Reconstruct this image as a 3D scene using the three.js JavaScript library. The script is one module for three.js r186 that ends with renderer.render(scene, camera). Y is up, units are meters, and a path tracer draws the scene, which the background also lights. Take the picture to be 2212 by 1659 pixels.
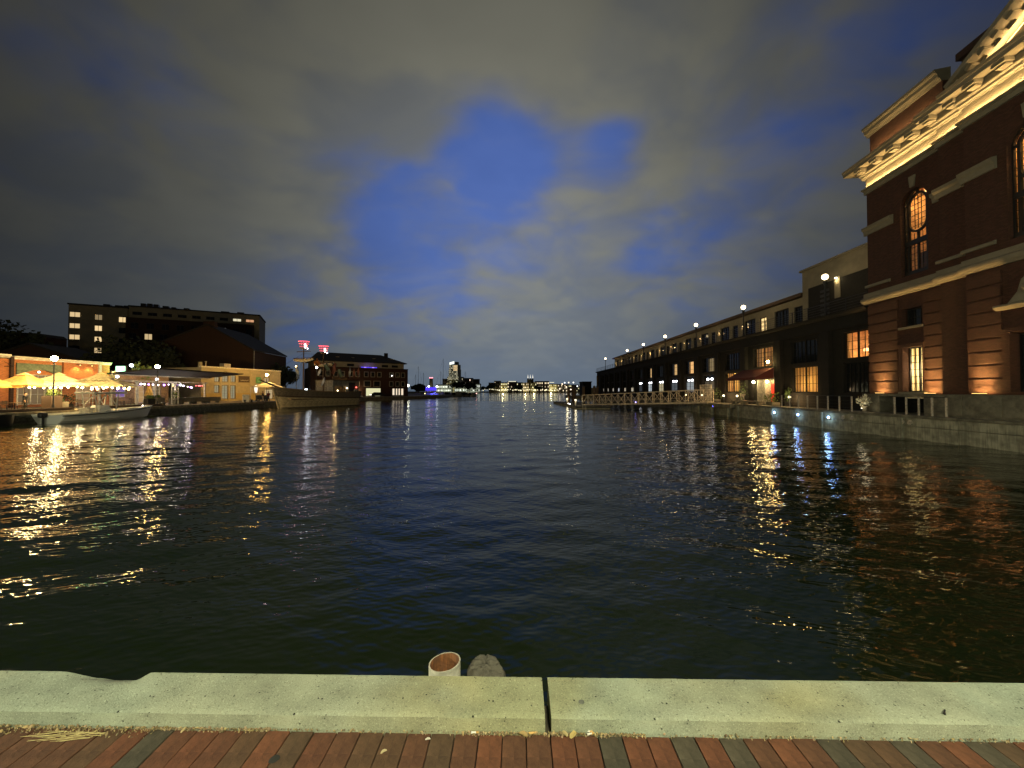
import * as THREE from 'three';
import { mergeGeometries, toCreasedNormals } from 'three/addons/utils/BufferGeometryUtils.js';
import { RoundedBoxGeometry } from 'three/addons/geometries/RoundedBoxGeometry.js';
import { RectAreaLightUniformsLib } from 'three/addons/lights/RectAreaLightUniformsLib.js';
import { MarchingCubes } from 'three/addons/objects/MarchingCubes.js';

// ---------------------------------------------------------------- camera, exposure, sky
const scene = new THREE.Scene();
const camera = new THREE.PerspectiveCamera(90, 4 / 3, 0.05, 4000);
camera.position.set(0, 1.5, 0);
camera.rotation.set(1.06 * Math.PI / 180, 0, 0);
const renderer = new THREE.WebGLRenderer({ antialias: true });
renderer.toneMapping = THREE.LinearToneMapping;
renderer.toneMappingExposure = 1;
renderer.shadowMap.enabled = true;
renderer.outputColorSpace = THREE.SRGBColorSpace;
RectAreaLightUniformsLib.init();

const { lerp, clamp, smoothstep } = THREE.MathUtils;
let seedState = 7;
function rnd() { seedState = (seedState + 0x6d2b79f5) | 0; let t = Math.imul(seedState ^ (seedState >>> 15), 1 | seedState); t = (t + Math.imul(t ^ (t >>> 7), 61 | t)) ^ t; return ((t ^ (t >>> 14)) >>> 0) / 4294967296; }
const rr = (a, b) => a + (b - a) * rnd();
const pick = (a) => a[Math.floor(rnd() * a.length)];
function hash2(x, y) { let h = Math.imul(x, 374761393) + Math.imul(y, 668265263); h = Math.imul(h ^ (h >>> 13), 1274126177); return ((h ^ (h >>> 16)) >>> 0) / 4294967296; }
// value noise; period p (0 = none)
function vnoise(x, y, p = 0, q = p) {
  const ix = Math.floor(x), iy = Math.floor(y), fx = x - ix, fy = y - iy, u = fx * fx * (3 - 2 * fx), v = fy * fy * (3 - 2 * fy);
  const w = (k) => p ? ((k % p) + p) % p : k, z = (k) => q ? ((k % q) + q) % q : k;
  const a = hash2(w(ix), z(iy)), b = hash2(w(ix + 1), z(iy)), c = hash2(w(ix), z(iy + 1)), d = hash2(w(ix + 1), z(iy + 1));
  return lerp(lerp(a, b, u), lerp(c, d, u), v);
}
function fbm(x, y, oct = 5, p = 0, gain = 0.5, q = p) { let s = 0, a = 1, t = 0; for (let i = 0; i < oct; i++) { s += a * vnoise(x + i * 17 * (p ? 0 : 1), y, p, q); t += a; a *= gain; x *= 2; y *= 2; p *= 2; q *= 2; } return s / t; }

// broken cloud over a deep-blue evening sky, town glow ahead plus a lens vignette painted in
{
  const W = 2048, H = 1024, data = new Float32Array(W * H * 4);
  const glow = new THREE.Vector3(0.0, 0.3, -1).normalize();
  const gaps = [[1060, 325, 0.105, 0.95], [1125, 345, 0.08, 0.55], [1040, 400, 0.1, 0.4], [870, 600, 0.13, 1], [950, 600, 0.12, 0.85], [835, 475, 0.075, 0.7], [925, 520, 0.12, 0.35], [840, 385, 0.09, 0.45], [1335, 287, 0.06, 0.6], [1300, 330, 0.07, 0.4], [1450, 545, 0.11, 0.7], [1790, 255, 0.16, 0.4], [2120, 60, 0.28, 0.5], [200, 130, 0.22, 0.35], [620, 730, 0.13, 0.6], [950, 500, 0.28, 0.34], [1180, 430, 0.2, 0.25], [1560, 640, 0.2, 0.3]]
    .map(([px, py, r, w]) => [new THREE.Vector3((px - 1106) / 829.5, (845 - py) / 829.5, -1).normalize(), r, w]);
  for (let k = 0; k < 14; k++) {   // the same kind of gaps all round
    const a = rr(0, Math.PI * 2), e = rr(0.1, 1.3), v = new THREE.Vector3(Math.sin(a) * Math.cos(e), Math.sin(e), Math.cos(a) * Math.cos(e));
    if (v.z > -0.2 && v.y < 0.75) gaps.push([v, rr(0.1, 0.24), rr(0.5, 1)]);
  }
  const d = new THREE.Vector3(), c = [0, 0, 0];
  for (let row = 0; row < H; row++) {
    const up = ((row + 0.5) / H - 0.5) * Math.PI;
    for (let col = 0; col < W; col++) {
      const az = ((col + 0.5) / W - 0.5) * 2 * Math.PI;
      if (up < -0.02) { const o = (row * W + col) * 4; data.set([0.03, 0.045, 0.06, 1], o); continue; }
      const y = Math.max(Math.sin(up), 0), h = Math.sqrt(1 - y * y);
      d.set(Math.cos(az) * h, y, Math.sin(az) * h);
      const k = 1.15 / (y + 0.3), qx = d.x * k * 1.6 + 23.3, qz = d.z * k * 1.6 + 61.7;
      const wx = fbm(qx * 1.3 + 5, qz * 1.3, 3) - 0.5, wz = fbm(qx * 1.3, qz * 1.3 + 31, 3) - 0.5;
      const n = fbm(qx * 1.5 + wx * 1.1, qz * 2.1 + wz * 1.1, 6, 0, 0.46);
      const fine = fbm(qx * 5 + wx * 2, qz * 6 + wz * 2, 4);
      const veil = fbm(qx * 2.6 + wx * 1.6 + 3.7, qz * 3.6 + wz * 1.6 + 8.1, 5, 0, 0.5);
      let open = 1;
      for (const [v, r, w] of gaps) { const t = d.dot(v); if (t > 0.5) { const a2 = 2 * (1 - t) / (r * r); open *= 1 - Math.min(0.97, w * Math.exp(-a2 * 1.15)); } }
      const gap = 1 - open;
      const cover = 1 - 0.9 * smoothstep(gap * 1.08 - ((n - 0.48) * 0.8 + (veil - 0.5) * 1.15 + (fine - 0.5) * 0.45) * (0.3 + Math.min(0.75, gap * 1.4)), 0.06, 1.2);
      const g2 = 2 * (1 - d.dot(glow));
      const B = 1.36 * (0.04 + 0.95 * Math.exp(-g2 / (2 * 0.44 * 0.44)));  // brightest ahead; the darkening to the sides is partly lens vignette
      const low = Math.exp(-y / 0.16);
      const blue = [lerp(0.056, 0.09, low), lerp(0.116, 0.14, low), lerp(0.375, 0.24, low)];
      const thick = smoothstep(n + (fine - 0.5) * 0.3, 0.28, 0.68);
      const cl = [lerp(0.135, 0.182, thick), lerp(0.14, 0.177, thick), lerp(0.138, 0.138, thick)];
      const hz = [0.112, 0.15, 0.205];
      for (let j = 0; j < 3; j++) {
        const cloud = lerp(cl[j], hz[j], Math.exp(-y / 0.24) * 0.9);
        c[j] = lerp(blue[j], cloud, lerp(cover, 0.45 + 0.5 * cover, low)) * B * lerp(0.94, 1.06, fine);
      }
      const o = (row * W + col) * 4;
      data[o] = c[0]; data[o + 1] = c[1]; data[o + 2] = c[2]; data[o + 3] = 1;
    }
  }
  const sky = new THREE.DataTexture(data, W, H, THREE.RGBAFormat, THREE.FloatType);
  sky.mapping = THREE.EquirectangularReflectionMapping; sky.magFilter = THREE.LinearFilter; sky.needsUpdate = true;
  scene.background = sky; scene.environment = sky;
}
// last faint light of the evening through the cloud
const dusk = new THREE.DirectionalLight(new THREE.Color(0.75, 0.85, 1), 0.02);
dusk.position.set(20, 60, -90); dusk.target.position.set(0, 0, -40); dusk.castShadow = true; dusk.shadow.radius = 60;
Object.assign(dusk.shadow.camera, { left: -120, right: 120, top: 120, bottom: -120, far: 400 });
scene.add(dusk, dusk.target);

// ---------------------------------------------------------------- textures and materials
function dataTex(w, h, f, srgb = false) {
  const a = new Uint8Array(w * h * 4);
  for (let y = 0; y < h; y++) for (let x = 0; x < w; x++) {
    const v = f(x, y), o = (y * w + x) * 4;
    if (typeof v === 'number') a[o] = a[o + 1] = a[o + 2] = clamp(v * 255, 0, 255); else { a[o] = clamp(v[0] * 255, 0, 255); a[o + 1] = clamp(v[1] * 255, 0, 255); a[o + 2] = clamp(v[2] * 255, 0, 255); }
    a[o + 3] = 255;
  }
  const t = new THREE.DataTexture(a, w, h, THREE.RGBAFormat);
  t.wrapS = t.wrapT = THREE.RepeatWrapping; t.magFilter = THREE.LinearFilter; t.minFilter = THREE.LinearMipmapLinearFilter; t.needsUpdate = true;
  if (srgb) t.colorSpace = THREE.SRGBColorSpace;
  return t;
}
const sized = (t, sx, sy = sx) => { const c = t.clone(); c.repeat.set(1 / sx, 1 / sy); c.needsUpdate = true; return c; };
const T = {};
T.mottle = dataTex(512, 512, (x, y) => 0.5 + 0.5 * clamp((fbm(x / 64, y / 64, 6, 8, 0.6) - 0.25) * 1.9, 0, 1));
T.stone = dataTex(512, 512, (x, y) => 0.8 + 0.2 * clamp((fbm(x / 64, y / 64, 6, 8, 0.6) - 0.25) * 1.9, 0, 1));
T.streak = dataTex(512, 512, (x, y) => clamp(0.35 + 0.9 * fbm(x / 8, y / 128, 5, 64, 0.5, 4) * fbm(x / 64, y / 64, 4, 8) * 1.9, 0.3, 1));
T.grain = dataTex(512, 512, (x, y) => { const w = fbm(x / 90, y / 12, 4); const g = fbm(x / 260, y / 5 + w * 3, 4); return 0.45 + 0.55 * g; });
const brickTint = (i, j) => 0.62 + 0.38 * hash2(i * 7 + 3, j * 13 + 5);
function brickCell(x, y) { const j = Math.floor(y / 40), xx = (x + (j % 2) * 64) % 768, i = Math.floor(xx / 128); return [i, j, Math.min(xx - i * 128, 128 - xx + i * 128), Math.min(y - j * 40, 40 - y + j * 40)]; }
T.brick = dataTex(768, 720, (x, y) => {
  const [i, j, ex, ey] = brickCell(x, y), m = Math.min(ex, ey) < 3 + 1.5 * vnoise(x / 5, y / 5) ? 1 : 0, n = 0.75 + 0.4 * fbm(x / 14, y / 14, 4), t = brickTint(i, j) * n;
  return m ? [0.62 * n, 0.55 * n, 0.46 * n] : [t, t * (0.86 + 0.14 * hash2(i, j + 60)), t * 0.92];
});
T.brickBump = dataTex(768, 720, (x, y) => { const [, , ex, ey] = brickCell(x, y); return clamp(Math.min(ex, ey) / 5, 0, 1) * 0.75 + 0.25 * fbm(x / 9, y / 9, 3); });
// exposed-aggregate concrete: pale and dark chips in a grey-green paste, with air holes
{
  const N = 1024, chips = Array.from({ length: 4600 }, () => { const b = rnd() < 0.2 ? 1.6 : 1; return [rnd() * N, rnd() * N, rr(1.5, 4.6) * b, rr(1.5, 4) * b, rr(-0.22, 0.22), rnd()]; });
  const val = new Float32Array(N * N).fill(0), bump = new Float32Array(N * N).fill(0);
  for (const [cx, cy, a, b, v, e] of chips) {
    const dark = e > 0.955, th = e * 20, cs = Math.cos(th), sn = Math.sin(th), R = 11;
    for (let dy = -R; dy <= R; dy++) for (let dx = -R; dx <= R; dx++) {
      const u = (dx * cs + dy * sn) / a, w = (-dx * sn + dy * cs) / b; if (u * u + w * w > 1) continue;
      const o = ((Math.floor(cy + dy) + N) % N) * N + (Math.floor(cx + dx) + N) % N;
      val[o] = dark ? -0.45 : v; bump[o] = dark ? -1 : 0.35;
    }
  }
  T.concrete = dataTex(N, N, (x, y) => { const n = 0.66 + 0.3 * (fbm(x / 128, y / 128, 5, 8) - 0.5) + 0.2 * (vnoise(x / 1.7, y / 1.7) - 0.5) + 0.16 * (vnoise(x / 5, y / 5) - 0.5) + 1.25 * val[y * N + x]; return [n, n * 1.0, n * 0.97]; });
  T.concreteBump = dataTex(N, N, (x, y) => 0.5 + 0.3 * bump[y * N + x] + 0.25 * (fbm(x / 6, y / 6, 4) - 0.5));
}
T.bricktop = dataTex(512, 512, (x, y) => { const s = vnoise(x / 3, y / 3); return 0.32 + 0.95 * clamp(fbm(x / 90, y / 90, 7, 0, 0.7) - 0.12, 0, 1) - (s > 0.93 ? 0.25 : 0) + (vnoise(x / 2.2 + 70, y / 2.2) > 0.95 ? 0.2 : 0); });
T.ripple = dataTex(1024, 1024, (() => {
  const w = []; for (let k = 0; k < 90; k++) { const kx = Math.round(rr(-26, 26)), ky = Math.round(rr(10, 62) * (rnd() < 0.5 ? -1 : 1)); w.push([kx, ky, rr(0, 6.28), 7 / Math.hypot(kx, ky)]); }
  return (x, y) => { let s = 0; for (const [kx, ky, p, a] of w) s += a * Math.sin((kx * x + ky * y) * 6.283185 / 1024 + p); return 0.5 + s * 0.085; };
})());
T.rust = dataTex(256, 256, (x, y) => { const n = fbm(x / 8, y / 60, 5), m = fbm(x / 30, y / 30, 4); return [0.24 + 0.5 * n * m * 1.6, 0.13 + 0.2 * n * m * 1.4, 0.06 + 0.06 * n]; });

const col = (c) => Array.isArray(c) ? new THREE.Color().setRGB(...c) : new THREE.Color(c);
function mat(c, rough = 0.85, o = {}) {
  const m = new (o.transmission || o.clearcoat ? THREE.MeshPhysicalMaterial : THREE.MeshStandardMaterial)({ color: col(c), roughness: rough, ...o });
  return m;
}
const mott = (s) => sized(T.mottle, s);
const M = {
  concrete: mat([0.6, 0.645, 0.485], 0.93, { vertexColors: true, map: sized(T.concrete, 0.8), bumpMap: sized(T.concreteBump, 0.8), bumpScale: 0.006 }),
  wallConcrete: mat([0.33, 0.32, 0.245], 0.95, { map: sized(T.streak, 3.1, 2.3), bumpMap: mott(0.9), bumpScale: 0.012 }),
  plinth: mat([0.2, 0.185, 0.14], 0.95, { map: mott(2.3), bumpMap: mott(0.7), bumpScale: 0.008 }),
  brick: mat([0.078, 0.033, 0.019], 0.92, { map: sized(T.brick, 1.2), bumpMap: sized(T.brickBump, 1.2), bumpScale: 0.01 }),
  brickOrange: mat([0.5, 0.2, 0.08], 0.92, { map: sized(T.brick, 1.2), bumpMap: sized(T.brickBump, 1.2), bumpScale: 0.01 }),
  brickDark: mat([0.05, 0.026, 0.018], 0.95, { map: sized(T.brick, 1.2) }),
  stone: mat([0.21, 0.185, 0.135], 0.85, { map: sized(T.stone, 2.1), bumpMap: mott(0.35), bumpScale: 0.002 }),
  stoneBlock: mat([0.16, 0.15, 0.115], 0.95, { map: mott(0.9), bumpMap: mott(0.6), bumpScale: 0.03 }),
  stucco: mat([0.36, 0.31, 0.21], 0.93, { map: sized(T.stone, 2.7) }),
  stuccoGrey: mat([0.24, 0.21, 0.155], 0.93, { map: sized(T.stone, 3.3) }),
  darkPaint: mat([0.012, 0.0105, 0.009], 0.95, { map: mott(1.7) }),
  steel: mat([0.03, 0.03, 0.03], 0.45, { metalness: 0.4 }),
  galv: mat([0.64, 0.57, 0.48], 0.5, { metalness: 0.35, map: mott(0.6) }),
  roof: mat([0.03, 0.026, 0.024], 0.9, { map: mott(2) }),
  white: mat([0.74, 0.7, 0.6], 0.7, { map: mott(1.9) }),
  gelcoat: mat([0.78, 0.78, 0.72], 0.3, { clearcoat: 0.4 }),
  black: mat([0.012, 0.012, 0.012], 0.5),
  wood: mat([0.3, 0.19, 0.1], 0.8, { map: sized(T.grain, 1.4, 0.5) }),
  woodDark: mat([0.1, 0.06, 0.035], 0.85, { map: sized(T.grain, 1.4, 0.5) }),
  hullTan: mat([0.62, 0.48, 0.28], 0.75, { map: mott(1.1), bumpMap: sized(T.grain, 2, 0.25), bumpScale: 0.006 }),
  sail: mat([0.62, 0.52, 0.36], 0.95, { map: mott(0.8) }),
  canvas: mat([0.8, 0.68, 0.36], 0.95, { transmission: 0.35, thickness: 0, map: mott(1.6) }),
  canvasGold: mat([0.85, 0.5, 0.1], 0.95, { transmission: 0.35, thickness: 0, map: mott(1.6) }),
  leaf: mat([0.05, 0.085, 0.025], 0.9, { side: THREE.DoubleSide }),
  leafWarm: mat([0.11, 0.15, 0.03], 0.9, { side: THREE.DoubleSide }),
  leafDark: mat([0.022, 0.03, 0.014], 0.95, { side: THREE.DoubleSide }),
  bark: mat([0.06, 0.045, 0.03], 0.95),
  glassDark: mat([0.012, 0.014, 0.016], 0.06, { metalness: 0 }),
  pane: mat([1, 1, 1], 0.02, { transmission: 1, thickness: 0, ior: 1.45 }),
  roomWall: mat([0.72, 0.5, 0.26], 0.9, { map: mott(2) }),
  roomWhite: mat([0.75, 0.68, 0.5], 0.9),
  curtain: mat([0.85, 0.68, 0.36], 0.95, { transmission: 0.5, thickness: 0, side: THREE.DoubleSide }),
  redPaint: mat([0.62, 0.03, 0.02], 0.5),
  paving: mat([0.36, 0.29, 0.18], 0.9, { map: mott(1.9), bumpMap: mott(0.5), bumpScale: 0.006 }),
  sand: mat([0.09, 0.075, 0.05], 1, { map: mott(0.3) }),
};
const glowCache = {};
function glow(r, g, b, s) { const k = [r, g, b, s].join(); return glowCache[k] ||= new THREE.MeshStandardMaterial({ color: 0x111111, roughness: 0.4, emissive: new THREE.Color().setRGB(r, g, b), emissiveIntensity: s }); }

// ---------------------------------------------------------------- building blocks
const V = (x, y, z) => new THREE.Vector3(x, y, z);
function raw(g) {   // non-indexed, uv in metres across each face
  if (g.index) g = g.toNonIndexed();
  for (const k of Object.keys(g.attributes)) if (!['position', 'normal', 'uv', 'color'].includes(k)) g.deleteAttribute(k);
  if (!g.attributes.normal) g.computeVertexNormals();
  const p = g.attributes.position.array, n = p.length / 9, uv = new Float32Array(n * 6);
  for (let f = 0; f < n; f++) {
    const o = f * 9, ax = p[o + 3] - p[o], ay = p[o + 4] - p[o + 1], az = p[o + 5] - p[o + 2], bx_ = p[o + 6] - p[o], by = p[o + 7] - p[o + 1], bz = p[o + 8] - p[o + 2];
    const nx = Math.abs(ay * bz - az * by), ny = Math.abs(az * bx_ - ax * bz), nz = Math.abs(ax * by - ay * bx_);
    for (let k = 0; k < 3; k++) {
      const x = p[o + k * 3], y = p[o + k * 3 + 1], z = p[o + k * 3 + 2];
      uv[f * 6 + k * 2] = nx >= ny && nx >= nz ? z : x; uv[f * 6 + k * 2 + 1] = ny > nx && ny >= nz ? z : y;
    }
  }
  g.setAttribute('uv', new THREE.BufferAttribute(uv, 2));
  return g;
}
const bx = (x0, x1, y0, y1, z0, z1) => new THREE.BoxGeometry(x1 - x0, y1 - y0, z1 - z0).translate((x0 + x1) / 2, (y0 + y1) / 2, (z0 + z1) / 2);
const rb = (x0, x1, y0, y1, z0, z1, r = 0.02, s = 1) => new RoundedBoxGeometry(x1 - x0, y1 - y0, z1 - z0, s, r).translate((x0 + x1) / 2, (y0 + y1) / 2, (z0 + z1) / 2);
function bar(a, b, r0, r1 = r0, seg = 8) {
  const d = b.clone().sub(a), g = new THREE.CylinderGeometry(r1, r0, d.length(), seg);
  return g.applyQuaternion(new THREE.Quaternion().setFromUnitVectors(V(0, 1, 0), d.clone().normalize())).translate((a.x + b.x) / 2, (a.y + b.y) / 2, (a.z + b.z) / 2);
}
function sbar(a, b, w, h = w) {   // square bar
  const d = b.clone().sub(a), L = d.length(), g = new THREE.BoxGeometry(w, h, L), m = new THREE.Matrix4().lookAt(a, b, Math.abs(d.y) > 0.95 * L ? V(1, 0, 0) : V(0, 1, 0));
  return g.applyMatrix4(m).translate((a.x + b.x) / 2, (a.y + b.y) / 2, (a.z + b.z) / 2);
}
const lathe = (pts, seg = 16) => new THREE.LatheGeometry(pts.map(([r, y]) => new THREE.Vector2(r, y)), seg);
const ball = (r, x, y, z, w = 14, h = 10) => new THREE.SphereGeometry(r, w, h).translate(x, y, z);
function prism(pts, z0, z1, bevel = 0) {
  const g = new THREE.ExtrudeGeometry(new THREE.Shape(pts.map(([x, y]) => new THREE.Vector2(x, y))), { depth: z1 - z0, bevelEnabled: bevel > 0, bevelSize: bevel, bevelThickness: bevel, bevelSegments: 1 });
  return g.translate(0, 0, z0);
}
function swept(profile, x0, x1) { return prism(profile.map(([z, y]) => [-z, y]), 0, x1 - x0).rotateY(Math.PI / 2).translate(x0, 0, 0); }   // profile in (z, y) run along x
const used = {};
function numbered(n) { used[n] = (used[n] ?? -1) + 1; return used[n] ? n + '_' + String(used[n]).padStart(3, '0') : n; }
function join(geos) { const list = [].concat(geos).map(raw); return list.length > 1 ? mergeGeometries(list) : list[0]; }
function part(parent, name, geos, m, extra) {
  const o = new THREE.Mesh(join(geos), m); o.name = name; o.castShadow = o.receiveShadow = true;
  if (extra) Object.assign(o.userData, extra);
  parent.add(o); return o;
}
function group(parent, name) { const o = new THREE.Group(); o.name = name; parent.add(o); return o; }
function thing(name, label, category, [x, y, z] = [0, 0, 0], turn = 0, grp) {
  const o = new THREE.Group(); o.name = numbered(name); o.position.set(x, y, z); o.rotation.y = turn; o.userData = { label, category };
  if (grp) o.userData.group = grp;
  scene.add(o); return o;
}
function solid(name, label, category, geos, m, pos = [0, 0, 0], turn = 0, grp) {
  const o = new THREE.Mesh(join(geos), m); o.name = numbered(name); o.position.set(...pos); o.rotation.y = turn; o.castShadow = o.receiveShadow = true;
  o.userData = { label, category }; if (grp) o.userData.group = grp;
  scene.add(o); return o;
}
function structure(name, geos, m, label) { const o = new THREE.Mesh(join(geos), m); o.name = numbered(name); o.userData = { kind: 'structure', label, category: name.replace(/_/g, ' ') }; o.castShadow = o.receiveShadow = true; scene.add(o); return o; }
function copy(src, pos, turn, label, grp) { const c = src.clone(); c.name = numbered(src.name.replace(/_\d{3}$/, '')); c.position.set(...pos); c.rotation.y = turn; c.userData = { ...src.userData, label }; if (grp) c.userData.group = grp; scene.add(c); return c; }
function lampLight(parent, x, y, z, c, cd, radius = 0.1) { const l = new THREE.PointLight(new THREE.Color().setRGB(...c), cd); l.position.set(x, y, z); l.castShadow = true; l.shadow.radius = radius / 0.02; parent.add(l); return l; }
function stripLight(parent, p, towards, w, h, c, nits) { const l = new THREE.RectAreaLight(new THREE.Color().setRGB(...c), nits, w, h); l.position.copy(p); l.quaternion.setFromRotationMatrix(new THREE.Matrix4().lookAt(V(0, 0, 0), towards, V(0, 0, 1))); parent.add(l); return l; }
const WARM = [1, 0.62, 0.25], AMBER = [1, 0.5, 0.14], SODIUM = [1, 0.74, 0.32], COOL = [0.75, 0.88, 1];

// ================================================================ water
const WATER = -1.4;
{
  const wv = [];
  for (let k = 0; k < 64; k++) {
    const L = 0.26 * Math.pow(12, Math.pow(k / 63, 1.1)), th = rr(-0.62, 0.62) * (L < 1 ? 1.35 : 1) + 0.12, K = 2 * Math.PI / L, s = rnd() < 0.5 ? -1 : 1;
    wv.push([Math.sin(th) * K, Math.cos(th) * K * s, rr(0, 6.28), 0.0118 / K * (0.6 + 0.8 * rnd()), L]);
  }
  const patch = (x0, x1, z0, z1, step) => {
    const nx = Math.round((x1 - x0) / step), nz = Math.round((z1 - z0) / step), P = new Float32Array((nx + 1) * (nz + 1) * 3), N = new Float32Array(P.length), U = new Float32Array((nx + 1) * (nz + 1) * 2), I = [];
    const set = wv.map((w) => [...w.slice(0, 3), w[3] * smoothstep(w[4] / step, 2.5, 6)]).filter((w) => w[3] > 1e-6);
    for (let j = 0, o = 0; j <= nz; j++) for (let i = 0; i <= nx; i++, o++) {
      const x = x0 + (x1 - x0) * i / nx, z = z0 + (z1 - z0) * j / nz;
      let y = 0, dx = 0, dz = 0;
      const calm = 0.55 + 0.75 * fbm(x * 0.16 + 50, z * 0.11 + 20, 3);
      for (const [kx, kz, p, a] of set) { const f = kx * x + kz * z + p, c = Math.cos(f) * a * calm; y += Math.sin(f) * a * calm; dx += kx * c; dz += kz * c; }
      const l = 1 / Math.hypot(dx, 1, dz);
      P.set([x, y, z], o * 3); N.set([-dx * l, l, -dz * l], o * 3); U.set([x, z], o * 2);
      if (i < nx && j < nz) { const a = o, b = o + 1, c = o + nx + 1, d = c + 1; I.push(a, c, b, b, c, d); }
    }
    const g = new THREE.BufferGeometry();
    g.setAttribute('position', new THREE.BufferAttribute(P, 3)); g.setAttribute('normal', new THREE.BufferAttribute(N, 3)); g.setAttribute('uv', new THREE.BufferAttribute(U, 2)); g.setIndex(I);
    return g;
  };
  const flat = (x0, x1, z0, z1) => patch(x0, x1, z0, z1, Math.max(x1 - x0, z1 - z0));
  const g = mergeGeometries([patch(-14, 14, -9, -1.5, 0.05), patch(-44, -14, -9, -1.5, 0.3), patch(14, 30, -9, -1.5, 0.16), patch(-44, 30, -32, -9, 0.12), patch(-44, 30, -110, -32, 0.3),
    patch(-200, 300, -260, -110, 1.2), flat(30, 300, -110, 40), flat(-1500, 1500, -1900, -260)]);
  const water = new THREE.Mesh(g, mat([0.0095, 0.016, 0.0062], 0.045, { bumpMap: sized(T.ripple, 5.2), bumpScale: 0.05 }));
  water.material = new THREE.MeshPhysicalMaterial({ color: water.material.color, roughness: 0.045, ior: 1.333, specularIntensity: 0.75, bumpMap: water.material.bumpMap, bumpScale: 0.012 });
  water.name = 'water'; water.position.y = WATER; water.receiveShadow = true; water.userData = { kind: 'structure', label: 'dark rippled harbour water reflecting the lights', category: 'water' };
  scene.add(water);
  structure('seabed', bx(-1500, 1500, -6.2, -6, -1900, 60), M.sand, 'muddy bed under the harbour water');
}

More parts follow.
